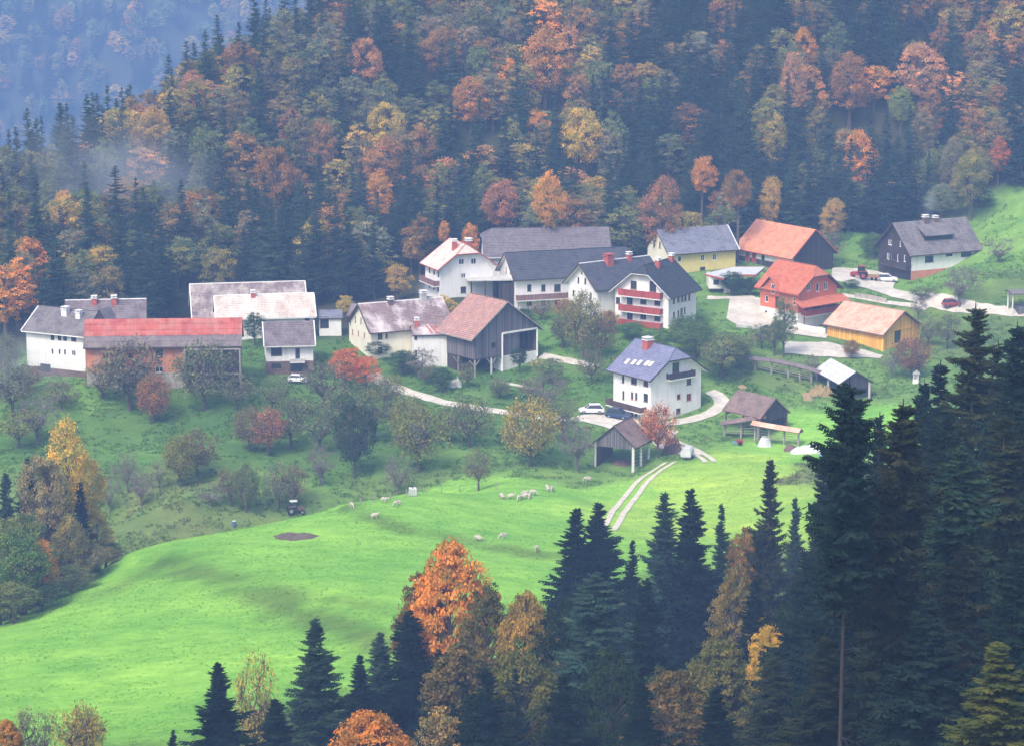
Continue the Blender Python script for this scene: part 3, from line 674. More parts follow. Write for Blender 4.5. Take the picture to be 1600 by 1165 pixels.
# H1 far left, white with a brown cellar
h = House('farmhouse', 'H1', 'white farmhouse with broad grey roof and tiny windows left of the red barn', 'house', .5)
h.walls(['render_white', 'base_brown'], {'S': [(82, 527, .8, 1.1, 'd'), (93, 527.5, .8, 1.1, 'd'), (101.5, 528, .8, 1.1, 'd'), (115, 529, 1.1, 1.1, 'd'), (82, 549, .35, .9, 'd'), (93, 549.5, .35, .9, 'd'), (101.5, 550, .35, .9, 'd'), (115, 551.5, .9, 1.0, 'w'), (71, 575, 2.2, 1.5, 'd')]},
        bands=((-99, 1.25, 1), (1.25, 99, 0)))
h.roof(('tiles_grey', 'trim_white', 'trim_brown', 'tiles_grey')); h.verge('trim_white', (-1,))
h.chimney(102, 476, 1.1, .9, 'render_white', 'ridge_white', -1.2); h.chimney(123, 478, .9, .8, 'render_white', 'ridge_white', -1.5)
# small triangular dormer against the red roof
dm = MB(); q = h.Mw.inverted() @ on_ray(156, 492, 446.5)
dm.face([q + Vector((-1.2, 0, -.9)), q + Vector((1.2, 0, -.9)), q + Vector((0, 0, .75))], 1)
dm.face([q + Vector((-1.35, -.15, -1.05)), q + Vector((0, -.15, .95)), q + Vector((0, 3.2, .95)), q + Vector((-1.35, 3.2, -1.05))], 0, [(0, 0), (2, 0), (2, 3), (0, 3)])
dm.face([q + Vector((1.35, -.15, -1.05)), q + Vector((1.35, 3.2, -1.05)), q + Vector((0, 3.2, .95)), q + Vector((0, -.15, .95))], 0, [(0, 0), (2, 0), (2, 3), (0, 3)])
dm.obj('dormer', [MAT['tiles_grey'], MAT['wood_dark']], h.root)
# H2 behind it
h = House('farmhouse', 'H2', 'low grey roofed house with two red chimneys, mostly hidden behind the long red barn', 'house', .5)
h.walls(['render_white']); h.roof(('tiles_mauve', 'trim_brown', 'trim_brown', 'ridge_white'))
h.chimney(147, 467, .9, .9, v=-.6); h.chimney(178, 468, .9, 1.0, v=-.7)
# H3 long red barn
h = House('long_barn', 'H3', 'long barn with bright red roof and orange brick walls below the grey house', 'barn', .4, .9)
h.walls(['brick_orange', 'stone_grey', 'wood_dark'], {'S': [(249, 553, 1.1, 1.5, 'd'), (249, 577, 1.4, 1.0, 'w'), (165, 556, .8, 1., 'd'), (205, 556, .8, 1., 'd')]},
        bands={'S': ((-99, 1.9, 1), (1.9, 99, 0)), 'W': ((-99, 1.9, 1), (1.9, 99, 0)), 'E': ((-99, 99, 2),), 'N': ((-99, 99, 2),)})
h.roof(('tiles_red', 'trim_brown', 'wood_brown'), course=1.2, low=(.32, 3, 'shingles_brown'))
cp = MB(); xr0, _ = h.locate('S', 290, 560); xr1 = h.a + .1
for i in range(4):
    x = xr0 + (xr1 - xr0) * i / 3; cp.bar((x, -h.b - 1.3, -1.2), (x, -h.b - 1.3, h.he - .35), .14)
cp.box(xr0, xr1, -h.b - 1.4, -h.b - 1.2, h.he - .5, h.he - .28); cp.box(xr0, xr1, -h.b - 1.35, -h.b - 1.25, 1.6, 1.85)
cp.obj('open_shed_frame', MAT['wood_post'], h.root)
cb = MB(); cb.box(xr0, xr1, -h.b - .25, -h.b - .12, -1, h.top - .4, 0); cb.box(xr1 - 1.8, xr1 - .2, -h.b - 1.2, -h.b - 1.05, .2, h.he - .6, 0); cb.obj('boarding', MAT['wood_dark'], h.root)
# H4, H5
h = House('barn', 'H4', 'big barn with mottled grey and white roof, behind the pale roofed house', 'barn', .4)
h.walls(['render_white', 'wood_dark'], bands=((-99, 99, 0),)); h.roof(('tiles_mottled', 'trim_white', 'trim_brown', 'ridge_white')); h.verge('trim_white')
h = House('farmhouse', 'H5', 'long white house with pale stained roof and one small red chimney', 'house', .4)
h.walls(['render_white'], {'S': [(365, 515, .9, 1.2, 'b'), (480, 500, .9, 1., 'b')]}); h.roof(('tiles_white', 'trim_white', 'trim_brown', 'ridge_white')); h.verge('trim_white')
h.chimney(395, 464, .7, .7, v=-.3)
# H6
h = House('cottage', 'H6', 'small white cottage with mauve roof and brown cellar above the red leaved tree', 'house', .35, 1.0)
h.walls(['render_white', 'base_brown'], {'S': [(432, 549, 1.9, 1.5, 'b'), (465, 553, .8, 2.0, 'd'), (432, 572, 1.8, 1.0, 'b'), (463, 574, 2.2, 1.6, 'd')]}, bands=((-99, 2.35, 1), (2.35, 99, 0)))
h.roof(('tiles_mauve', 'trim_white', 'trim_brown')); h.verge('trim_white'); h.balcony('S', (453, 565), (476, 563), 1.0, .5, 'concrete')
# H7 and the lean-to extension in front
h = House('old_house', 'H7', 'white gabled house with patchy pink grey roof and a smoking chimney', 'house', .5, .7)
h.walls(['render_cream'], {'W': [(555, 499, .5, 1.1, 'b'), (564, 501, .5, 1.1, 'b'), (551, 519, .5, 1., 'r'), (560, 521, .5, 1., 'r'), (569, 524, .5, 1., 'r')],
                          'S': [(594, 525, .9, 1.2, 'b'), (594, 547, .9, 1.1, 'b'), (604, 525, .4, .9, 'r')]})
h.roof(('tiles_pinkgrey', 'trim_brown', 'trim_brown', 'ridge_white')); h.verge('trim_brown', (-1,))
h.chimney(610, 477, .9, .8, 'base_brown', v=-.4); h.chimney(661, 467, 1.0, 1.3, 'concrete', v=-.2)
q = at(600, 567, 380)
EXT = (-13.3, 457.6, .10, 4.6, 3.4, q.z + 5.35, q.z + 6.6, 0, .4, q.z - .1, 0)
h = House('extension', None, 'low white outbuilding with a tin and tile roof against the patchy roofed house', 'outbuilding', .3, .4, P=EXT)
h.walls(['render_white'], {'S': [(616, 527, .45, 1.0, 'b'), (616, 552, .45, 1.0, 'b'), (640, 548, 2.2, 1.7, 'd'), (655, 553, .6, 1.2, 'b')]}); h.roof(('tiles_pinkgrey', 'trim_brown', 'trim_brown'))
h.chimney(611, 510, .7, 1.1, v=-.6)
pl = MB()
for i in range(5):
    x = -2.2 + i * .85; z = lambda vv: h.hr - abs(vv) * h.sl + .13
    pl.face([(x, -.3, z(.3)), (x + .28, -.3, z(.3)), (x + 1.3, -h.B + .3, z(h.B - .3)), (x + 1.0, -h.B + .3, z(h.B - .3))])
pl.obj('roof_sheets', MAT['trim_red'], h.root)
# small wing left of the gable
q = at(545, 540, 380); WP = (-27.2, 469.5, -.35, 2.0, 2.6, q.z + 4.9, q.z + 6.7, 0, .4, q.z, 0)
h = House('shed', None, 'small cream outbuilding with brown roof tucked left of the patchy roofed house', 'outbuilding', .35, .45, P=WP)
h.walls(['render_cream'], {'S': [(539, 505, .5, .6, 'b')]}); h.roof(('tiles_mauve', 'trim_brown', 'trim_brown'))
# carport right of H5
q = at(505, 517, 380); CP = (-33.4, 474.5, .1, 2.3, 2.6, q.z + 3.5, q.z + 4.6, 0, .4, q.z, 0)
h = House('garage', None, 'small garage with dark doorway and grey roof at the end of the pale roofed house', 'garage', .3, .3, P=CP)
h.walls(['render_white'], {'S': [(499, 504, 1.6, 2.3, 'd'), (509, 504, 1.2, 2.5, 'd')]}); h.roof(('slate_bluegrey', 'trim_brown', 'trim_brown'))
# H8
h = House('guest_house', 'H8', 'tall white house with pale hipped roof edged in red and two red chimneys', 'house', .8, .8)
h.walls(['render_white'], {'E': [(721, 409, 1.1, 1.15, 'w'), (740, 408.5, 1.1, 1.15, 'w'), (724, 431, .95, .95, 'w'), (724, 453, 1.1, 1.2, 'b')],
                          'S': [(671, 423, .7, 1.1, 'd'), (678, 426, .7, 1.1, 'd'), (685, 429, .7, 1.2, 'd'), (671, 447, .7, 1., 'd'), (678, 449, .7, 1., 'd'), (684.5, 452, .7, 1., 'd')]})
h.roof(('tiles_pale', 'trim_red', 'trim_white', 'trim_red')); h.verge('trim_red'); h.balcony('S', (660, 437), (687, 446), 1.2, 1.0, 'wood_mauve')
h.chimney(710, 384, .8, 1.5, v=-1.6); h.chimney(732, 377, 1.1, 1.1, v=.9)
# H10
h = House('long_barn', 'H10', 'long mauve grey barn roof at the forest edge, above the dark roofed house', 'barn', .5, .9)
h.walls(['render_white', 'wood_dark'], bands=((-99, 99, 0),)); h.roof(('slate_long', 'ridge_white', 'wood_dark', 'slate_long'))
# H11
h = House('farmhouse', 'H11', 'long white house with dark slate roof and a brown balcony along its front', 'house', .6, .8)
h.walls(['render_white'], {'W': [(791, 422, .5, 1.2, 'b'), (797, 424, .5, 1.2, 'b')],
                          'S': [(827, 450, .8, 1.3, 'b'), (849, 450, .8, 1.3, 'b'), (871, 450, 1.3, 1.4, 'b'), (827, 473, 1.0, 1.1, 'b'), (849, 473, 1.0, 1.1, 'b'), (871, 472, 1.0, 1.1, 'b')]})
h.roof(('slate_dark', 'trim_brown', 'trim_white', 'slate_dark')); h.verge('trim_brown', (-1,))
h.balcony('S', (806, 467), (886, 466), 1.3, 1.0, 'wood_mauve', posts=6)
# H12
h = House('farmhouse', 'H12', 'white gabled house with dark roof and a broad red chimney, joined to the balcony house', 'house', .9, .7)
h.walls(['render_white'], {'W': [(909, 426, .45, .5, 'b'), (903.7, 438, .55, 1.1, 'b'), (914.4, 439.5, .55, 1.1, 'b'), (896, 458, .55, 1.1, 'b'), (923, 462, .6, 1.1, 'b')]})
h.roof(('slate_dark', 'trim_brown', 'trim_white', 'ridge_white')); h.verge('trim_brown', (-1,)); h.chimney(951, 408, 1.4, 1.3, cap='chimney_red', v=-.5); h.chimney(983, 404, .8, 1.0, v=-.3)
# H13
h = House('guest_house', 'H13', 'white house with near black hipped roof and three stacked red balconies on its gable', 'house', .9, .8)
h.walls(['render_white'], {'W': [(990, 445.5, 1.3, 1.5, 'b'), (1020, 448, 1.4, 1.9, 'b'), (984, 469, 1.2, 1.6, 'b'), (1005, 469, 1.3, 1.5, 'b'), (1027, 470, 1.2, 1.7, 'b'), (984, 493, 1.2, 1.6, 'b'), (1005, 493, 1.2, 1.4, 'b'), (1027, 494, 1.2, 1.8, 'b'), (959, 469, .9, 1.2, 'b')],
                          'S': [(1053, 469, .8, 1.3, 'b'), (1060, 467, .8, 1.3, 'b'), (1066, 466, .8, 1.3, 'b'), (1071, 465, .8, 1.3, 'b'), (1077, 463, .8, 1.5, 'b'), (1053, 493, .7, 1.3, 'b'), (1060, 490, .6, 1.2, 'b'), (1065, 488, .9, 1.5, 'b'), (1070, 485, .6, 1.2, 'b')]})
h.roof(('slate_black', 'trim_brown', 'trim_white', 'slate_black')); h.verge('ridge_white', (-1,), w_=.1)
for z0, z1 in ((463, 464), (487, 488), (510, 511)): h.balcony('W', (971, z0), (1036, z1), 1.2, 1.15, 'wood_red')
h.chimney(1028, 408, .9, 1.2, v=-.8); h.chimney(1049, 404, .8, 1.0, v=-.5)
# H14
h = House('farmhouse', 'H14', 'yellow house with speckled slate blue roof behind a leafy tree', 'house', .5, .7)
h.walls(['render_yellow', 'render_cream'], {'W': [(1022, 381, .6, 1.3, 'b'), (1031, 383, .6, 1.3, 'b')], 'S': [(1098, 403, .85, 1.3, 'w'), (1116.5, 402, .85, 1.3, 'w'), (1098, 422, 1.2, 1.2, 'd'), (1062, 405, .8, 1.2, 'w')]},
        bands={'S': ((-99, 99, 0),), 'E': ((-99, 99, 0),), 'N': ((-99, 99, 0),), 'W': ((-99, 99, 1),)})
h.roof(('slate_bluegrey', 'trim_brown', 'trim_brown')); h.verge('trim_white', (1,))
# H15
h = House('farm_building', 'H15', 'building with broad tilted orange tile roof and a dark timber gable', 'house', .5, .9)
h.walls(['render_white', 'wood_dark'], {'S': [(1168, 402, 1.2, 2.2, 'R'), (1178, 404, 1.2, 2.2, 'R'), (1192, 407, 1., 2.2, 'd')]},
        bands={'S': ((-99, 1.6, 1), (1.6, 99, 0)), 'E': ((-99, 99, 1),), 'N': ((-99, 99, 1),), 'W': ((-99, 99, 0),)})
h.roof(('tiles_orange', 'trim_red', 'wood_dark')); h.verge('trim_red', (1,))
# annex with white flat roof
q = at(1125, 462, 380)
AN = MB(); p = [on_ray(1100, 427, 497), on_ray(1144, 415.5, 505), on_ray(1196, 421, 505), on_ray(1181, 433, 496), on_ray(1146, 428.5, 496), on_ray(1131, 432, 492)]
an = empty('annex', (41, 496, q.z), 0, 'white annex with flat white roof below the yellow house', 'outbuilding'); o0 = Vector((41, 496, q.z))
zt = sum(x.z for x in p) / len(p) - q.z
P2 = [Vector((x.x - o0.x, x.y - o0.y, zt)) for x in p]
AN.face(P2[::-1] if (P2[1] - P2[0]).cross(P2[2] - P2[1]).z < 0 else P2); AN.face([v - Vector((0, 0, .3)) for v in P2])
for i in range(6): a_, b_ = P2[i], P2[(i + 1) % 6]; AN.face([a_ - Vector((0, 0, .3)), b_ - Vector((0, 0, .3)), b_ + Vector((0, 0, .05)), a_ + Vector((0, 0, .05))], 1)
AN.obj('roof', [MAT['tarp_white'], MAT['trim_red']], an)
aw = MB(); x0, x1 = on_ray(1107, 440, 496).x - o0.x, on_ray(1141, 440, 496).x - o0.x; aw.box(x0, x1, -.5, 5, zt - 2.6, zt - .302); aw.box(x1 - 1.2, x1, -.45, .6, -1.5, zt - 2.604); aw.box(x0 + .2, x1 - 1.3, 1.2, 4.9, -1.5, zt - 2.61, 1)
aw.obj('wall', [MAT['render_white'], MAT['base_brown']], an)
wn = MB(); wn.box(x0 + .9, x0 + 2.0, -.56, -.503, zt - 1.8, zt - .9); wo_ = wn.obj('window', MAT['trim_brown'], an); wn = MB(); wn.box(x0 + 1.0, x0 + 1.9, -.575, -.563, zt - 1.72, zt - .98); wn.obj('pane', MAT['glass_dark'], wo_)
ap = MB()
for px in (1160, 1178): x = on_ray(px, 445, 498).x - o0.x; ap.bar((x, 2, -1), (x, 2, zt - .3), .09)
ap.obj('post', MAT['wood_post'], an)
# pergola with green creeper left of H11
q = at(766, 470, 440); pg = empty('pergola', (-4.2, 488.5, q.z), .12, 'flat roofed carport overgrown with dark creeper between the two white houses', 'carport')
zt = on_ray(765, 438, 487).z - q.z; m_ = MB(); m_.box(-4.4, 4.6, -1.5, 3.5, zt - .18, zt); m_.obj('roof', MAT['concrete'], pg)
m_ = MB()
for x in (-3.6, -1, 1.8, 4.2):
    for y in (-1.2, 3.2): m_.bar((x, y, -1.2), (x, y, zt - .18), .09)
m_.box(-3.8, 4.4, 3.25, 3.4, 0, zt - .3); m_.box(1.9, 4.3, -1.1, 2.9, -.8, zt - .6); m_.obj('frame', MAT['wood_dark'], pg)
# H16 chalet
h = House('chalet', 'H16', 'orange red chalet with cross gable, red balcony and white ground floor', 'house', .9, .8)
h.walls(['render_red', 'render_white'], {'S': [(1198, 467, .8, 1.2, 'w'), (1241, 471, .8, 1.4, 'w'), (1197, 487, .6, .4, 'd'), (1214, 472, .9, 2., 'D')],
        'E': [(1264, 449, .9, 1.4, 'w'), (1277.5, 449, .8, 1.6, 'w'), (1290, 447, 1.0, 1.4, 'w'), (1256, 493, .8, .5, 'd'), (1275, 480, 2.2, 1.4, 'b')]}, bands=((-99, 2.75, 1), (2.75, 99, 0)))
h.roof(('tiles_orangered', 'trim_red', 'wood_brown', 'tiles_orangered')); h.verge('trim_brown', (1,))
h.balcony('E', (1252, 489), (1312, 487), 1.5, 1.1, 'wood_red')
# pent roof over the balcony
zp = h.locate('E', 1285, 463)[1]; pr = MB(); L = h.B + .5
pr.face([(h.a - .1, -L, zp + .1), (h.a + 2.4, -L, zp - 1.0), (h.a + 2.4, L, zp - 1.0), (h.a - .1, L, zp + .1)], 0, [(0, 2.6), (0, 0), (12, 0), (12, 2.6)])
pr.face([(h.a - .1, L, zp - .02), (h.a + 2.4, L, zp - 1.12), (h.a + 2.4, -L, zp - 1.12), (h.a - .1, -L, zp - .02)], 1)
pr.face([(h.a + 2.4, -L, zp - 1.12), (h.a + 2.4, L, zp - 1.12), (h.a + 2.4, L, zp - 1.0), (h.a + 2.4, -L, zp - 1.0)], 1); pr.face([(h.a - .1, -L, zp - .02), (h.a + 2.4, -L, zp - 1.12), (h.a + 2.4, -L, zp - 1.0), (h.a - .1, -L, zp + .1)], 1)
pr.obj('balcony_roof', [MAT['tiles_orangered'], MAT['trim_red']], h.root)
bp = MB()
for v in (-4.8, 0, 4.8): bp.bar((h.a + 1.4, v, .4 if v else 3.6), (h.a + 1.4, v, zp - .8), .09)
bp.obj('balcony_post', MAT['trim_brown'], h.root)
# cross gable dormer on the near slope
ux, _ = h.locate('S', 1207, 440); zg = h.he + .2; hw = 2.7; pk = zg + 2.35; yb = -h.b - .35; dm = MB()
def back(z): return -(h.hr - z) / h.sl
for s_ in (-1, 1):
    P = [Vector((ux + s_ * hw, yb - .5, zg - .35)), Vector((ux, yb - .5, pk)), Vector((ux, back(pk) + .1, pk)), Vector((ux + s_ * hw, back(zg - .35) + .3, zg - .35))]
    dm.face(P if s_ < 0 else P[::-1], 0, [(0, 0), (0, 3), (4, 3), (1, 0)] if s_ < 0 else [(1, 0), (4, 3), (0, 3), (0, 0)]); dm.face([p - Vector((0, 0, .15)) for p in (P[::-1] if s_ < 0 else P)], 1)
    dm.face([P[0], P[1], P[1] - Vector((0, 0, .15)), P[0] - Vector((0, 0, .15))], 2)
dm.face([(ux - hw + .4, yb, zg - 1.2), (ux + hw - .4, yb, zg - 1.2), (ux + hw - .4, yb, zg - .1), (ux, yb, pk - .35), (ux - hw + .4, yb, zg - .1)], 3)
dmo = dm.obj('dormer', [MAT['tiles_orangered'], MAT['wood_brown'], MAT['trim_red'], MAT['render_red']], h.root)
wn = MB(); wn.box(ux + .1, ux + 1.1, yb - .06, yb - .004, zg - .9, zg + .9); wo_ = wn.obj('window', MAT['trim_white'], dmo); wn = MB(); wn.box(ux + .22, ux + .56, yb - .08, yb - .063, zg - .8, zg + .8); wn.box(ux + .64, ux + .98, yb - .08, yb - .063, zg - .8, zg + .8); wn.obj('pane', MAT['glass_dark'], wo_)
# H17
h = House('timber_barn', 'H17', 'orange boarded timber barn with salmon tile roof and black doorway', 'barn', .6, .7)
h.walls(['wood_orange'], {'E': [(1402.5, 526, 1.7, 2.4, 'd')]}); h.roof(('tiles_salmon', 'wood_mauve', 'wood_brown', 'tiles_salmon')); h.verge('wood_mauve', (1,))
bt = MB()
for s_ in (-1, 1): bt.bar((h.a + .03, s_ * (h.b - .05), -.5), (h.a + .03, s_ * (h.b - .05), h.top), .09)
bt.bar((h.a + .03, -h.b, h.he + .3), (h.a + .03, h.b, h.he + .3), .09); bt.obj('corner_board', MAT['wood_orange'], h.root)
# H18
h = House('chalet', 'H18', 'dark timber gabled chalet with grey roof and shed dormer beside the upper road', 'house', .9, .8)
h.walls(['render_white', 'wood_dark', 'brick_orange'], {'W': [(1391, 379, 1.1, 1., 'w'), (1407, 381, .4, 1.1, 'w'), (1388, 401, .9, 1.3, 'w'), (1396, 402, 1.3, 1.2, 'b'), (1403, 403, .4, 1.4, 'w'), (1414, 404, .6, 1.3, 'w')], 'S': [(1452, 405, 2.0, 1.3, 'b'), (1483, 399, 1.6, .5, 'd'), (1510, 398, 2.6, 1.0, 'd')]},
        bands={'W': ((-99, 99, 1),), 'S': ((-99, 1.6, 2), (1.6, 99, 0)), 'E': ((-99, 99, 1),), 'N': ((-99, 99, 1),)})
h.roof(('tiles_grey', 'trim_brown', 'wood_dark')); h.chimney(1446, 342, 1., .9, 'base_brown', v=-.3); h.chimney(1461, 344, .9, .5, 'base_brown', v=-.2)
h.balcony('W', (1383, 412), (1424, 419), 1.3, 1.0, 'wood_dark', 'wood_brown')
xl, _ = h.locate('S', 1452, 374); xr, _ = h.locate('S', 1497, 374); dm = MB(); yb = -3.9; zb = h.hr - 3.9 * h.sl; zt_ = zb + 1.15; yt = -.9
P = [Vector((xl, yb - .6, zt_ - .1)), Vector((xr, yb - .6, zt_ - .1)), Vector((xr, yt, h.hr - .9 * h.sl + .1)), Vector((xl, yt, h.hr - .9 * h.sl + .1))]
dm.face(P, 0, [(0, 0), (5, 0), (5, 4), (0, 4)]); dm.face([p - Vector((0, 0, .15)) for p in P[::-1]], 1); dm.face([P[0] - Vector((0, 0, .15)), P[1] - Vector((0, 0, .15)), P[1], P[0]], 1)
dm.face([(xl + .15, yb, zb - .2), (xr - .15, yb, zb - .2), (xr - .15, yb, zt_ - .05), (xl + .15, yb, zt_ - .05)], 1)
for x in (xl + .15, xr - .15): dm.face([(x, yb, zb - .2), (x, yb, zt_ - .05), (x, yt, h.hr - .9 * h.sl)], 1)
dmo = dm.obj('dormer', [MAT['tiles_grey'], MAT['wood_dark']], h.root); wn = MB()
for i in range(4): x = xl + .5 + i * (xr - xl - 1.) / 4; wn.box(x, x + (xr - xl - 1.) / 4 - .15, yb - .03, yb - .004, zb + .1, zt_ - .3)
wn.obj('pane', MAT['glass_dark'], dmo)
# hut behind H18
q = at(1392, 360, 500); q.y += 6; q.x = on_ray(1391, 350, q.y).x; zr = on_ray(1391, 331, q.y).z
h = House('hut', None, 'small red roofed hut peeping over the dark timber chalet', 'hut', .3, .4, P=(q.x, q.y, -.5, 1.6, 1.9, zr - 1.5, zr, 0, .4, zr - 4., 0)); h.walls(['wood_dark']); h.roof(('tiles_orange', 'trim_white', 'wood_dark'))

# H19 big double hayrack barn
h = House('hay_barn', 'H19', 'large weathered plank barn on posts with ribbed brown tile roof', 'barn', .6, 1.1)
h.found = -3.4                                     # boards start above the open undercroft
wx, wz = h.locate('E', 784.5, 521); xe = h.b
hole = (wx, xe - .05, 3.45, wz)
h.panel('E', [hole, (h.locate('E', 771, 532)[0] - .5, h.locate('E', 771, 532)[0] + .5, 4.9, 5.9)]); h.panel('S'); h.panel('N'); h.panel('W')
h.wall.obj('wall', MAT['wood_grey'], h.root)
h.wins = []; h.window('E', h.locate('E', 771, 532)[0], 5.4, 1., 1., 'd')
h.roof(('tiles_barn', 'wood_post', 'wood_dark', 'tiles_barn')); 
fr = MB(); fr.bar((h.a + .08, wx, -.2), (h.a + .08, wx, wz), .14); fr.bar((h.a + .08, xe, 2.2), (h.a + .08, xe, wz), .14); fr.bar((h.a + .08, wx, wz), (h.a + .08, xe, wz), .15)
fr.obj('door_frame', MAT['ridge_white'], h.root)
dr = MB(); dr.box(h.a - .2, h.a - .05, wx + .1, wx + (xe - wx) * .5, 3.5, wz - .15); dr.obj('door', MAT['wood_grey'], h.root)
fl = MB(); fl.box(-h.a, h.a, -h.b, h.b, 3.3, 3.42); fl.obj('loft_floor', MAT['wood_dark'], h.root)
for i, (u, v) in enumerate([(h.a - .15, -h.b + .15), (h.a - .15, -h.b * .45), (h.a - .15, h.b * .05 - 1.), (0, -h.b + .15), (-h.a + .15, -h.b + .15), (-h.a + .15, 0), (-h.a + .15, h.b - .2), (0, 0)]):
    p_ = MB(); p_.bar((0, 0, -2.), (0, 0, 3.3), .17 if v > -h.b * .6 else .13); p_.bar((0, .1, 2.2), (0, 1.1, 3.25), .08); p_.bar((0, -.1, 2.2), (0, -1.1, 3.25), .08)
    p_.obj('post', MAT['concrete' if v > -h.b * .6 and u > 0 else 'wood_post'], h.root, (u, v, 0))
st = MB(); st.box(h.a - 2.5, h.a + .02, wx, xe, -2.5, 3.3); st.obj('plinth', MAT['render_white'], h.root)
bw = MB(); bw.box(-h.a + .3, -h.a + .5, -h.b, h.b, -2, 3.3); bw.box(-h.a, h.a * .1, -h.b + .05, -h.b + .18, -2.5, 3.3); bw.box(-h.a, h.a, h.b - .3, h.b - .1, -2, 3.3); bw.obj('lower_boarding', MAT['wood_dark'], h.root)
ys_ = MB()
for i, (yy_, rr) in enumerate(((.6, .5), (1.5, .6), (2.4, .45))):
    rings = [[Vector((h.a + 1.6 + .25 * i, wx + (xe - wx) * .62 + yy_, z)) + Vector((math.cos(t_) * r_, math.sin(t_) * r_, 0)) for t_ in [k * math.pi / 4 for k in range(8)]] for z, r_ in ((-2.2, rr), (-.3, rr * 1.05), (1.6, rr * .6), (2.2, .08))]
    ys_.loft(rings)
ys_.obj('buttress', MAT['hay'], h.root, smooth=True)
# H20 blue roofed house
h = House('blue_roof_house', 'H20', 'white three storey house with slate blue half hipped roof and wooden balconies', 'house', .9, .9)
h.walls(['render_white'], {'S': [(973.5, 592, .6, 1.3, 'b'), (990.5, 595, 1.5, 1.2, 'b'), (1009, 598, 1.2, 1.2, 'b'), (974, 617, .5, 1.5, 'b'), (987.5, 618, .6, 1.3, 'r'), (994, 619, .6, 1.3, 'r'), (1009, 621, 1.1, 1.4, 'b'), (971, 638, 1.8, 1.7, 'd'), (987, 642, .9, 1.9, 'D'), (994, 643, .8, 1.4, 'b')],
        'E': [(1056, 574, 1.5, 1.7, 'b'), (1076.5, 596, 1.0, 1.0, 'b'), (1060.5, 619.5, .8, .9, 'r'), (1076.5, 620, 1.0, 1.2, 'r'), (1060, 641.5, 1.0, .9, 'b'), (1039, 643, 1.1, .9, 'b')]})
ro = h.roof(('tiles_blue', 'trim_brown', 'trim_white', 'tiles_blue')); h.verge('wood_dark', (1,)); h.chimney(1012, 538, 1.3, 1.2, v=-.9)
h.balcony('S', (948, 630), (1010, 641), 1.5, .95, 'wood_brown', posts=4); h.balcony('E', (1041, 590), (1080, 588), 1.1, 1.0, 'wood_dark')
for k, px in enumerate((980, 990.5, 999.5, 1011, 1017.5)):
    Mi = h.Mw.inverted(); c0 = Mi @ Vector((0, 0, CZ)); r_ = Mi.to_3x3() @ ray(px, 566 + k * .9)
    # intersection with the near slope: z = hr + v*sl
    t_ = (h.hr + c0.y * h.sl - c0.z) / (r_.z - r_.y * h.sl); p_ = c0 + r_ * t_
    sk = MB(); sk.box(-.42, .42, -.62, .62, 0, .1); ang = math.atan(h.sl); M = Matrix.Translation(p_ + Vector((0, 0, .07))) @ Matrix.Rotation(ang, 4, 'X')
    s_ = sk.obj('skylight', MAT['curtain'], ro, mw=M); g_ = MB(); g_.box(-.34, .34, -.54, .54, .103, .115); g_.obj('pane', MAT['metal_white'], s_)

# hayracks (kozolec)
h = House('hayrack', 'H21', 'open hayrack shed with brown roof on white posts beside the gravel track', 'hayrack', .3, .5)
h.found = -(h.he - .05) + .3
h.panel('W'); h.wall.obj('wall', MAT['wood_grey'], h.root); h.roof(('tiles_hut', 'wood_dark', 'wood_dark', 'tiles_hut'))
for u in (-h.a + .1, 0, h.a - .1):
    for v in (-h.b + .1, h.b - .1): p_ = MB(); p_.bar((0, 0, -1.5), (0, 0, h.he + .3), .16); p_.obj('post', MAT['ridge_white' if u < 0 or v < 0 else 'wood_post'], h.root, (u, v, 0))
sw = MB(); sw.box(-h.a, h.a, h.b - .35, h.b - .25, -.5, h.he); sw.obj('boarding', MAT['wood_brown'], h.root)
rl = MB()
for i in range(7): z = .5 + i * .55; rl.box(-h.a, h.a, -h.b + .04, -h.b + .1, z, z + .08)
rl.obj('rack_rail', MAT['wood_post'], h.root)
hy = MB(); rings = [[Vector((x, y * r_, z)) for x, y in ()] for r_, z in ()]
for k in range(1):
    rr = [[Vector((math.cos(t_) * a_ , math.sin(t_) * b_ + .4, z)) for t_ in [i * math.pi / 5 for i in range(10)]] for a_, b_, z in ((2.1, 1.5, -.4), (2., 1.4, .5), (1.4, .9, 1.2), (.4, .3, 1.6))]
    hy.loft(rr)
hyo = hy.obj('hay_pile', MAT['base_brown'], None, (h.cx, h.cy, h.gz), smooth=True); tag(hyo, 'dark pile of stored hay under the brown roofed hayrack', 'hay')
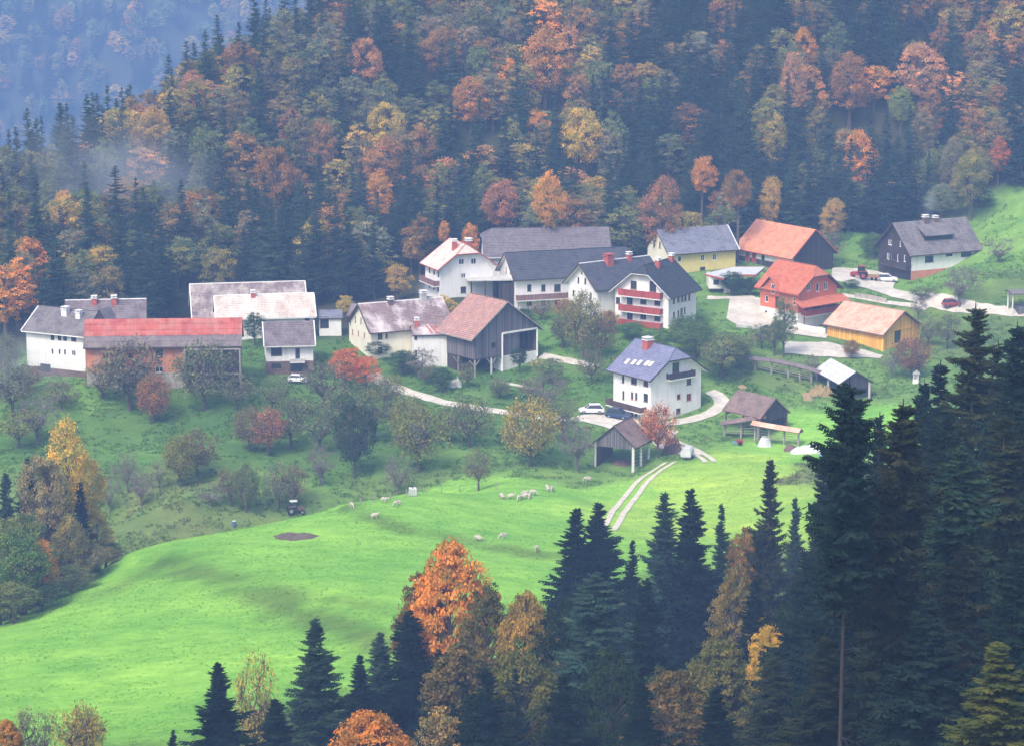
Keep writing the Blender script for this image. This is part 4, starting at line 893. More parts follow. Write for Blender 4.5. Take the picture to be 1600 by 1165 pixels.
def kozolec(label, ridge_px, base_y, Y0, Y1, posts, roofm, wd=1.0, hgt_=None, name='hayrack'):
    """a long narrow hayrack: a little double pitched roof on a row of posts, rails between them"""
    A_ = on_ray(*ridge_px[0], Y0); B_ = on_ray(*ridge_px[-1], Y1); c0 = (A_ + B_) / 2; g = hgt(c0.x, c0.y)
    root = empty(name, (c0.x, c0.y, g), 0, label, 'hayrack'); n = len(ridge_px); C = []
    for i, p in enumerate(ridge_px):
        f = i / (n - 1); C.append(on_ray(*p, Y0 * (1 - f) + Y1 * f) - Vector((c0.x, c0.y, g)))
    rm = MB(); dist = 0
    for p, q_ in zip(C[:-1], C[1:]):
        d = (q_ - p); L = d.length; nrm = Vector((-d.y, d.x, 0)).normalized() * wd
        for s_ in (-1, 1):
            P = [p + nrm * s_ - Vector((0, 0, wd * .6)), q_ + nrm * s_ - Vector((0, 0, wd * .6)), q_, p]
            rm.face(P if s_ < 0 else P[::-1], 0, [(dist, 0), (dist + L, 0), (dist + L, 1), (dist, 1)] if s_ < 0 else [(dist, 1), (dist + L, 1), (dist + L, 0), (dist, 0)]); rm.face([v - Vector((0, 0, .12)) for v in (P[::-1] if s_ < 0 else P)], 1)
            rm.face([P[0] - Vector((0, 0, .12)), P[1] - Vector((0, 0, .12)), P[1], P[0]], 1)
        dist += L
    for p in (C[0], C[-1]):
        rm.face([p + nrm - Vector((0, 0, wd * .6 + .12)), p - nrm - Vector((0, 0, wd * .6 + .12)), p], 1)
    rm.obj('roof', [MAT[roofm], MAT['wood_brown']], root)
    tops = []
    for px in posts:
        f = (px - ridge_px[0][0]) / (ridge_px[-1][0] - ridge_px[0][0]); xs = [i / (n - 1) for i in range(n)]
        X = [np.interp(f, xs, [c[k] for c in C]) for k in range(3)]; top = Vector(X); gl = hgt(top.x + c0.x, top.y + c0.y) - g
        p_ = MB(); p_.bar((0, 0, -.8), (0, 0, top.z - gl - .1), .12); p_.obj('post', MAT['wood_post'], root, (top.x, top.y, gl)); tops.append((top, gl))
    rl = MB()
    for (a_, ga), (b_, gb) in zip(tops[:-1], tops[1:]):
        for k in range(6):
            f = .25 + k * .12; rl.bar(Vector((a_.x, a_.y, ga + (a_.z - ga) * f)), Vector((b_.x, b_.y, gb + (b_.z - gb) * f)), .035)
    if len(tops) > 1: rl.obj('rack_rail', MAT['wood_post'], root)
    return root
kozolec('long curved hayrack with narrow roof in the hollow above the white roofed one', [(1150, 556), (1180, 557), (1210, 560), (1245, 567), (1285, 579)], 0, 452, 446, (1184, 1213, 1239, 1256, 1271), 'shingles_brown', .8)
kozolec('low hayrack with dark narrow roof in front of the steep roofed one', [(1126, 657), (1160, 652), (1197, 646)], 0, 420, 419, (1133, 1160, 1186), 'tiles_hut', .85)
kozolec('hayrack with pale pinkish roof strip above white and blue tarpaulins', [(1176, 656), (1215, 663), (1252, 669)], 0, 417, 413, (1180, 1202, 1225, 1248), 'tiles_salmon', .95)
h = House('hayrack', 'H23', 'double hayrack with white sheet roof and dark boarded gable', 'hayrack', .4, .5); h.found = -(h.he - 1.0)
h.panel('E'); h.panel('N'); h.wall.obj('wall', MAT['wood_dark'], h.root); h.roof(('tarp_white', 'wood_dark', 'wood_dark'), course=1.)
for u in (-h.a, 0, h.a):
    for v in (-h.b, h.b): p_ = MB(); p_.bar((0, 0, -1.5), (0, 0, h.he + .2), .17); p_.obj('post', MAT['concrete'], h.root, (u, v, 0))
lr = MB(); lr.box(-h.a, h.a, h.b + .02, h.b + .12, .8, h.he); lr.box(-h.a + .3, -h.a + .5, -h.b, h.b, .2, h.he); lr.obj('boarding', MAT['wood_brown'], h.root)
h = House('hayrack', 'H24', 'double hayrack with steep dark brown roof and boarded gable', 'hayrack', .4, .5); h.found = -(h.he - .8)
h.panel('E'); h.panel('W'); h.wall.obj('wall', MAT['wood_dark'], h.root); h.roof(('tiles_hut', 'wood_mauve', 'wood_dark'))
for u in (-h.a, 0, h.a):
    for v in (-h.b, h.b): p_ = MB(); p_.bar((0, 0, -1.5), (0, 0, h.he + .2), .14); p_.obj('post', MAT['wood_brown'], h.root, (u, v, 0))
sb = MB(); sb.box(-h.a, h.a, h.b - .2, h.b - .1, -.5, h.he); sb.obj('boarding', MAT['wood_dark'], h.root)
# roadside shelter at the right edge
q = at(1590, 491, 440); h = House('shelter', None, 'grey roadside shelter with thin pale roof at the bend of the upper road', 'shelter', .5, .5, P=(q.x + 1.5, q.y + 1, .1, 3.4, 2.0, q.z + 4.0, q.z + 4.5, 0, .4, q.z - .6, 0))
bx_ = MB(); bx_.box(-1.6, h.a, -h.b, h.b, -1, 2.0); bx_.obj('wall', MAT['wood_grey'], h.root); h.roof(('tiles_grey', 'tiles_grey', 'wood_brown'))
for u in (-h.a + .1, h.a - .1):
    for v in (-h.b, h.b): p_ = MB(); p_.bar((0, 0, 1.6 if u > 0 else -1), (0, 0, h.he + .2), .09); p_.obj('post', MAT['ridge_white'], h.root, (u, v, 0))
# wayside shrine
q = at(1431, 598, 400); sh = empty('shrine', q, -.3, 'small white wayside shrine on the grass above the big spruces', 'shrine')
m_ = MB(); m_.box(-.5, .5, -.45, .45, -.5, .5); m_.box(-.45, -.3, -.4, .4, .504, 1.6); m_.box(.3, .45, -.4, .4, .504, 1.6); m_.box(-.298, .298, .25, .4, .504, 1.6); m_.obj('body', MAT['ridge_white'], sh)
m_ = MB(); m_.face([(-.65, -.6, 1.61), (.65, -.6, 1.61), (0, -.6, 2.2)]); m_.face([(-.65, .6, 1.61), (0, .6, 2.2), (.65, .6, 1.61)]); m_.face([(-.65, -.6, 1.61), (0, -.6, 2.2), (0, .6, 2.2), (-.65, .6, 1.61)]); m_.face([(.65, -.6, 1.61), (.65, .6, 1.61), (0, .6, 2.2), (0, -.6, 2.2)]); m_.obj('roof', MAT['concrete'], sh)
# retaining wall below the upper road
def stone_wall(name, pp, hh, mat, label, ymin=380, thick=.35):
    P = wl(pp, ymin); P = smooth(P, 1); o0 = P[0]; z0 = hgt(*o0); m_ = MB()
    for (a_, b_) in zip(P[:-1], P[1:]):
        d = Vector((b_[0] - a_[0], b_[1] - a_[1], 0)); nrm = Vector((-d.y, d.x, 0)).normalized() * thick / 2; A_ = Vector((a_[0] - o0[0], a_[1] - o0[1], hgt(*a_) - z0)); B_ = Vector((b_[0] - o0[0], b_[1] - o0[1], hgt(*b_) - z0))
        r0 = [A_ - nrm + Vector((0, 0, -.8)), A_ + nrm + Vector((0, 0, -.8)), A_ + nrm + Vector((0, 0, hh)), A_ - nrm + Vector((0, 0, hh))]; r1 = [B_ - nrm + Vector((0, 0, -.8)), B_ + nrm + Vector((0, 0, -.8)), B_ + nrm + Vector((0, 0, hh)), B_ - nrm + Vector((0, 0, hh))]
        m_.loft([r0, r1])
    return tag(m_.obj(name, MAT[mat], None, (o0[0], o0[1], z0)), label, 'wall')
stone_wall('retaining_wall', [(1335, 465), (1360, 468), (1385, 474)], .9, 'stone_grey', 'low grey stone wall between the red chalet and the upper road')
stone_wall('retaining_wall', [(1150, 511), (1180, 514), (1222, 517)], .5, 'concrete', 'low concrete kerb wall at the lower edge of the gravel yard')
stone_wall('retaining_wall', [(1242, 512), (1270, 519), (1290, 522)], 1.0, 'render_white', 'white garden wall below the red chalet')

# ------------------------------------------------------------------ trees
class Geo:
    def __init__(s): s.V = []; s.Q = []; s.M = []; s.A = []; s.n = 0
    def quads(s, P, var, m):                    # P (n,4,3)
        k = len(P); s.V.append(P.reshape(-1, 3)); s.Q.append(np.arange(k * 4).reshape(k, 4) + s.n); s.n += k * 4; s.M.append(np.full(k, m)); s.A.append(np.broadcast_to(var, (k,)).copy())
    def mesh(s, name, mats):
        V = np.concatenate(s.V); Q = np.concatenate(s.Q); me = bpy.data.meshes.new(name)
        me.vertices.add(len(V)); me.vertices.foreach_set('co', V.astype(np.float32).ravel()); me.loops.add(Q.size); me.loops.foreach_set('vertex_index', Q.ravel().astype(np.int32))
        me.polygons.add(len(Q)); me.polygons.foreach_set('loop_start', np.arange(0, Q.size, 4, dtype=np.int32)); me.update(calc_edges=True)
        for x in mats: me.materials.append(x)
        me.polygons.foreach_set('material_index', np.concatenate(s.M).astype(np.int32))
        a = me.attributes.new('var', 'FLOAT', 'FACE'); a.data.foreach_set('value', np.concatenate(s.A).astype(np.float32)); return me
def unit(v): return v / np.maximum(np.linalg.norm(v, axis=-1, keepdims=True), 1e-9)
def tubes(P0, P1, r0, r1, sides=4):
    P0, P1 = np.atleast_2d(P0), np.atleast_2d(P1); r0 = np.broadcast_to(r0, (len(P0),))[:, None]; r1 = np.broadcast_to(r1, (len(P0),))[:, None]
    d = unit(P1 - P0); ref = np.where(np.abs(d[:, 2:3]) > .9, np.array([[1., 0, 0]]), np.array([[0, 0, 1.]])); a = unit(np.cross(d, ref)); b = np.cross(d, a); out = []
    for i in range(sides):
        t0, t1 = 2 * np.pi * i / sides, 2 * np.pi * (i + 1) / sides
        e0 = a * np.cos(t0) + b * np.sin(t0); e1 = a * np.cos(t1) + b * np.sin(t1)
        out.append(np.stack([P0 + e0 * r0, P0 + e1 * r0, P1 + e1 * r1, P1 + e0 * r1], 1))
    return np.concatenate(out)
def leafq(rng, C, size, out=None, ow=.6, asp=.62):
    n = len(C); nr = rng.normal(size=(n, 3))
    if out is not None: nr = unit(nr) * (1 - ow) + out * ow
    nr = unit(nr); a = unit(np.cross(nr, rng.normal(size=(n, 3)))); b = np.cross(nr, a); s = (size * rng.uniform(.6, 1.3, n))[:, None]
    return np.stack([C - a * s, C - b * s * asp, C + a * s, C + b * s * asp], 1)
def grow(rng, H, spread, levels, trunk_r, first=.25, crook=.18, up=.5, kids=(3, 5)):
    """limbs by repeated forking; returns segments and tips"""
    segs = []; tips = []
    def br(p, d, L, r, lv):
        k = 3; q = p
        for i in range(k):
            d = unit(d + rng.normal(size=3) * crook + np.array([0, 0, up * .12])); n = q + d * L / k; segs.append((q, n, r * (1 - i * .18), r * (1 - (i + 1) * .18), lv)); q = n
            if lv > 0 and i >= (1 if lv == levels else 0):
                for _ in range(rng.integers(*kids)):
                    az = rng.uniform(0, 2 * np.pi); e = unit(np.array([np.cos(az), np.sin(az), rng.uniform(-.15, .6) * up * 1.6]) * spread + d * .75); br(q, e, L * rng.uniform(.5, .72), r * .52, lv - 1)
        if lv <= 1: tips.append(q)
    p = np.zeros(3); t = np.array([rng.normal() * .03, rng.normal() * .03, 1.]); base = p + t * H * first
    segs.append((np.array([0, 0, -.6]), base, trunk_r * 1.25, trunk_r, levels + 1))
    br(base, unit(t), H * .42, trunk_r, levels)
    return segs, np.array(tips)
def seg_geo(g, segs, m, minr=0., sides=5):
    S = [s for s in segs if s[2] > minr]
    if not S: return
    A = np.array([s[0] for s in S]); B = np.array([s[1] for s in S]); r0 = np.array([s[2] for s in S]); r1 = np.array([s[3] for s in S]); g.quads(tubes(A, B, r0, r1, sides), .5, m)
def fit_unit(V, R_=1., H_=1.):
    return V
LEAF = [MAT['leaves']]
def broadleaf(seed, ncl, per, leaf, shape=(1, 1, 1.15), flat=.55, levels=3, bare=0., cs=1.):
    """crown of leaf sprays borne on limbs; unit: crown radius 1 at height centre; total height h (in radii)"""
    rng = np.random.default_rng(seed); Hh = 2 * shape[2] + .55
    u = unit(rng.normal(size=(ncl * 3, 3))); rad = rng.uniform(.45, 1., len(u)) ** .6
    c = u * rad[:, None] * np.array(shape); keep = (c[:, 2] > -.85 * shape[2])
    # uneven outline: lobes
    lob = unit(rng.normal(size=(16, 3))); amp = rng.uniform(.58, 1.2, 16); wts = np.exp(9 * (u @ lob.T)); sc_ = (wts @ amp) / wts.sum(1); c = c * sc_[:, None]
    taper = 1 - .28 * np.clip(c[:, 2] / shape[2], 0, 1); c[:, :2] *= taper[:, None]
    c = c[keep][:ncl]; u = u[keep][:ncl]; nc = len(c); c[:, 2] += Hh - shape[2]
    g = Geo(); cr = rng.uniform(.15, .30, nc) * cs; tone = rng.random(nc) * .8 + .1
    k = np.repeat(np.arange(nc), per); off = unit(rng.normal(size=(len(k), 3))) * (rng.random(len(k)) ** .45)[:, None] * cr[k][:, None]; off[:, 2] *= flat
    off[:, 2] -= .25 * (off[:, 0] ** 2 + off[:, 1] ** 2) / cr[k]
    C = c[k] + off; out = unit(unit(off) + u[k] * .8 + np.array([0, 0, .5])); keepn = rng.random(len(C)) > bare; C = C[keepn]; out = out[keepn]; k = k[keepn]
    g.quads(leafq(rng, C, leaf, out, .5), np.clip(tone[k] + rng.normal(size=len(k)) * .13, 0, 1), 0)
    t = Geo(); top = np.array([0, 0, Hh - shape[2] * .35]); t.quads(tubes(np.array([[0, 0, -.12], [0, 0, Hh * .4]]), np.array([[0, 0, Hh * .4], top]), np.array([.085, .055]), np.array([.055, .02]), 6), .5, 0)
    idx = rng.choice(nc, min(nc, 34 if ncl < 250 else 90), replace=False); base = np.stack([np.zeros(len(idx)), np.zeros(len(idx)), np.clip(c[idx, 2] - .5 * np.hypot(c[idx, 0], c[idx, 1]) - .2, Hh * .18, Hh * .8)], -1)
    mid = (base + c[idx]) / 2 + np.array([0, 0, .08]); t.quads(tubes(base, mid, .028, .018, 4), .5, 0); t.quads(tubes(mid, c[idx], .018, .006, 4), .5, 0)
    return g, t, Hh
def spruce(seed, whorls, per, twigs, wid=.5, shag=.25, first=.1, droop=.35, power=.8, dens=1., stubs=0, tr=.0095):
    """height 1 (scaled later); radius 'wid'/... relative; tiers of drooping boughs with side twigs"""
    rng = np.random.default_rng(seed); g = Geo(); nb = int(whorls * per)
    zt = np.sort(np.concatenate([first + (.985 - first) * rng.random(nb) ** .85, rng.uniform(.9, .99, 14)])); z = np.repeat(zt, 1); nb = len(z)
    az = rng.uniform(0, 2 * np.pi, nb); L = (1 - z) ** power * wid * rng.uniform(1 - shag, 1 + shag * .45, nb) + .012
    low = np.clip((z - first) / .12, 0, 1); L *= .65 + .35 * low
    lop = 1 + shag * .55 * np.sin(az * 2 + rng.uniform(0, 6) + z * 9) * np.sin(z * 17 + rng.uniform(0, 6)) - shag * .7 * (rng.random(nb) < .22); L *= lop
    if shag > .3: L *= 1 + (rng.random(nb) < .10) * rng.uniform(.1, .45, nb); L *= 1 + .22 * np.sin(z * 31 + rng.uniform(0, 6)) * np.sin(az + z * 14)
    dirh = np.stack([np.cos(az), np.sin(az), np.zeros(nb)], -1); side = np.stack([-np.sin(az), np.cos(az), np.zeros(nb)], -1)
    p0 = np.stack([np.zeros(nb), np.zeros(nb), z], -1); dr = droop * rng.uniform(.6, 1.3, nb) * (1.15 - z * 1.1)
    tone = rng.random(nb) * .6 + .2
    def pos(s): return p0 + dirh * (L * s)[:, None] + np.array([0, 0, 1.]) * (L * (-dr * s + .55 * dr * s * s + .10 * s ** 3))[:, None]
    S = np.linspace(.12, 1., twigs)
    for s in S:
        P = pos(s); tl = L * (.42 * (1 - s * .72)) * rng.uniform(.75, 1.25, nb) + .004
        for sg in (-1, 1):
            d = unit(dirh * rng.uniform(.5, .9, (nb, 1)) + side * sg + np.array([0, 0, -.35]) * rng.uniform(.3, 1.6, (nb, 1))); w_ = np.cross(d, np.array([0, 0, 1.])); w_ = unit(w_ + rng.normal(size=(nb, 3)) * .3)
            tip = P + d * tl[:, None]; mid = P + d * (tl * .5)[:, None] - np.array([0, 0, .1]) * tl[:, None]
            ww = (tl * .24 * dens)[:, None]; g.quads(np.stack([P, mid - w_ * ww, tip, mid + w_ * ww], 1), np.clip(tone + rng.normal(size=nb) * .12, 0, 1), 0)
        # hanging spray
        d = np.array([0, 0, -1.]) + dirh * .25; tip = P + d * (tl * .55)[:, None]; mid = (P + tip) / 2; ww = (tl * .22)[:, None]; g.quads(np.stack([P, mid - dirh * ww, tip, mid + dirh * ww], 1), np.clip(tone - .1, 0, 1), 0)
    tip = pos(1.06); mid = pos(.85); ww = (L * .1)[:, None]; g.quads(np.stack([pos(.6), mid - side * ww, tip, mid + side * ww], 1), np.clip(tone + .15, 0, 1), 0)
    # leader
    g.quads(tubes(np.array([[0, 0, .95]]), np.array([[0, 0, .998]]), .004, .001, 4), .5, 0)
    t = Geo(); t.quads(tubes(np.array([[0, 0, -.05], [0, 0, .45]]), np.array([[0, 0, .45], [0, 0, .98]]), np.array([tr, tr * .72]), np.array([tr * .72, .001]), 7), .5, 0)
    k = rng.choice(nb, min(nb, 60), replace=False); t.quads(tubes(p0[k], pos(.55)[k], .0016, .0006, 3), .5, 0)
    if stubs:
        sz = rng.uniform(.12, first + .1, stubs); sa = rng.uniform(0, 6.28, stubs); sb_ = np.stack([np.zeros(stubs), np.zeros(stubs), sz], -1); sd2 = np.stack([np.cos(sa), np.sin(sa), rng.uniform(-.5, .05, stubs)], -1); t.quads(tubes(sb_, sb_ + sd2 * rng.uniform(.008, .05, (stubs, 1)), .0009, .0003, 3), .5, 0)
    return g, t, 1.
def single(gt, name):                            # crown and trunk in one mesh, for distant trees
    g, t, Hh = gt; G = Geo(); G.V = g.V + t.V; G.n = g.n + t.n; off = 0; G.Q = list(g.Q) + [q + g.n for q in t.Q]; G.M = list(g.M) + [m + 1 for m in t.M]; G.A = g.A + t.A
    return G.mesh(name, [MAT['leaves'], MAT['bark']]), Hh
def double(gt, name, bark='bark'):
    g, t, Hh = gt; return (g.mesh(name + '_crown', LEAF), t.mesh(name + '_trunk', [MAT[bark]]), Hh)
FAR_B = [single(broadleaf(100 + i, 120, 42, .038, (1, 1, 1.0 + .22 * (i % 4)), .42, bare=.06, cs=.9), 'forest_broadleaf') for i in range(7)]
FAR_S = [single(spruce(200 + i, 26, 7, 5, (.17, .2, .15, .22, .185)[i], .22, .06, .5, .8, 1.25), 'forest_spruce') for i in range(5)]
MID_B = [double(broadleaf(300 + i, 170, 60, .030, (1, 1, 1.0 + .15 * (i % 3)), .5, bare=.05), 'broadleaf') for i in range(4)]
NEAR_B = [double(broadleaf(320 + i, 380, 62, .030, (1, 1, 1.05 + .2 * (i % 3)), .4, bare=.2, cs=.72), 'broadleaf') for i in range(4)]
NEAR_S = [double(spruce(400 + i, 44, (15, 13, 14, 12, 13, 15)[i], 11, (.2, .23, .17, .21, .19, .22)[i], (.4, .5, .42, .6, .5, .45)[i], (.04, .12, .05, .22, .16, .08)[i], (.5, .7, .45, .8, .6, .55)[i], (.78, .7, .85, .65, .8, .72)[i], .72), 'spruce') for i in range(6)]
NEAR_S += [double(spruce(440 + i, 34, 11, 10, .15 + .02 * i, .6, (.58, .5)[i], .8, .5, .8, 36, .0047), 'pole_spruce', 'bark_dark') for i in range(2)]
def fruit(seed, ncl, per, leaf, bark='bark', shape=(1, 1, .82), twig=9):
    """open crowned fruit tree: short trunk, forked limbs, many twigs, a thin veil of leaves; crown radius 1"""
    rng = np.random.default_rng(seed); g = Geo(); t = Geo(); Hh = 2 * shape[2] + .30
    u = unit(rng.normal(size=(ncl, 3))); c = u * (rng.uniform(.3, 1., ncl) ** .5)[:, None] * np.array(shape)
    lob = unit(rng.normal(size=(7, 3))); amp = rng.uniform(.7, 1.15, 7); w_ = np.exp(4 * (u @ lob.T)); c *= ((w_ @ amp) / w_.sum(1))[:, None]; c[:, 2] += Hh - shape[2]
    fork = np.array([rng.normal() * .06, rng.normal() * .06, .42]); t.quads(tubes(np.array([[0, 0, -.15]]), fork[None], .07, .05, 7), .5, 0)
    nl = 7; az = np.arange(nl) * 2 * np.pi / nl + rng.uniform(-.4, .4, nl); m1 = fork + np.stack([np.cos(az) * .34, np.sin(az) * .34, rng.uniform(.25, .6, nl)], -1); t.quads(tubes(np.repeat(fork[None], nl, 0), m1, .042, .028, 5), .5, 0)
    n2 = 26; par = np.arange(n2) % nl; d2_ = unit(c[rng.choice(ncl, n2)] - m1[par]); m2 = m1[par] + d2_ * rng.uniform(.25, .5, (n2, 1)) + rng.normal(size=(n2, 3)) * .05; t.quads(tubes(m1[par], m2, .026, .015, 4), .5, 0)
    k = np.argmin(((c[:, None] - m2[None]) ** 2).sum(-1), 1); mid = (m2[k] + c) / 2 + rng.normal(size=c.shape) * .05; t.quads(tubes(m2[k], mid, .014, .009, 3), .5, 0); t.quads(tubes(mid, c, .009, .004, 3), .5, 0)
    b_ = np.repeat(c, twig, 0); d = unit(rng.normal(size=b_.shape) + np.array([0, 0, .3])); t.quads(tubes(b_, b_ + d * rng.uniform(.08, .24, (len(b_), 1)), .0048, .0018, 3), .5, 0)
    tone = rng.random(ncl) * .7 + .15; kk = np.repeat(np.arange(ncl), per); C = c[kk] + rng.normal(size=(len(kk), 3)) * np.array([.12, .12, .10]); g.quads(leafq(rng, C, leaf), np.clip(tone[kk] + rng.normal(size=len(kk)) * .15, 0, 1), 0)
    return (g.mesh('orchard_crown', LEAF), t.mesh('orchard_trunk', [MAT[bark]]), Hh)
ORCH = [fruit(500, 90, 24, .036), fruit(501, 100, 28, .035, shape=(1, 1, .7)), fruit(502, 80, 22, .036, shape=(1, 1, .95)), fruit(503, 140, 42, .036, shape=(1, 1, .9)), fruit(504, 90, 26, .036)]
BARE = [fruit(520, 80, 6, .026, 'bark_pale', twig=14), fruit(521, 90, 8, .026, 'bark_pale', (1, 1, .7), 14), fruit(522, 80, 10, .026, 'bark_pale', (1, 1, 1.), 12)]
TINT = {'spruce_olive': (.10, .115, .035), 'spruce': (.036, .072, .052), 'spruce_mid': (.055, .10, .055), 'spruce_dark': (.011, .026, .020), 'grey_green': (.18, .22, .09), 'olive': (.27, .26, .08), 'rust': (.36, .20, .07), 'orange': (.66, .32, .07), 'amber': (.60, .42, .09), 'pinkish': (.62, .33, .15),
        'red': (.62, .20, .07), 'brown': (.28, .22, .10), 'yellowgreen': (.27, .30, .07), 'green': (.10, .18, .055), 'darkgreen': (.045, .09, .04), 'grey': (.23, .24, .14), 'ochre': (.50, .37, .10), 'rose': (.40, .19, .10), 'mauve': (.25, .21, .12)}
WORD = {'spruce': 'dark', 'spruce_mid': 'mid green', 'spruce_dark': 'very dark', 'grey_green': 'grey green', 'olive': 'olive', 'rust': 'rust brown', 'orange': 'bright orange', 'amber': 'amber yellow', 'pinkish': 'pinkish orange', 'red': 'red', 'brown': 'dull brown',
        'yellowgreen': 'yellow green', 'green': 'green', 'darkgreen': 'dark green', 'grey': 'greyish', 'ochre': 'ochre', 'rose': 'rose red', 'mauve': 'mauve brown'}
def jtint(c, rng=random): k = rng.uniform(.82, 1.2); return [c[0] * k * rng.uniform(.9, 1.1), c[1] * k, c[2] * k * rng.uniform(.85, 1.15)]
def lift(r, M, rx, hh, k):
    """a tall tree keeps the shape of its crown and gets a longer stem instead"""
    c, t_ = r.children[0], r.children[1]; H0 = M[-1]; kz = min(hh / H0, rx * k)
    if kz >= hh / H0 - 1e-6: return
    for o_ in (c, t_): o_.scale.z = kz; o_.location.z = hh - H0 * kz
    m_ = MB(); z1 = hh - H0 * kz; m_.bar((0, 0, -.8), (0, 0, z1), min(.4, .11 * rx), 0, 7, .085 * rx); m_.obj('stem', t_.data.materials[0], r, smooth=True)
def plant(name, meshes, x, y, z, rx, hh, tint, label, cat, group, split=True):
    """rx: crown radius in metres, hh: total height in metres"""
    M = meshes; H0 = M[-1]; kz = hh / H0; rz = random.uniform(0, 6.28); spr = name.startswith('spruce')
    kx = rx if not spr else kz
    if split:
        r = empty(name, (x, y, z), rz, label, cat, group)
        c = link('crown', M[0], r); c.scale = (kx, kx, kz); c['tint'] = tint; t = link('trunk', M[1], r); t.scale = (kx if not spr else kz, kx if not spr else kz, kz)
        return r
    o = link(name, M[0], None, (x, y, z), rz); o.scale = (kx, kx, kz); o['tint'] = tint; tag(o, label, cat, group); return o

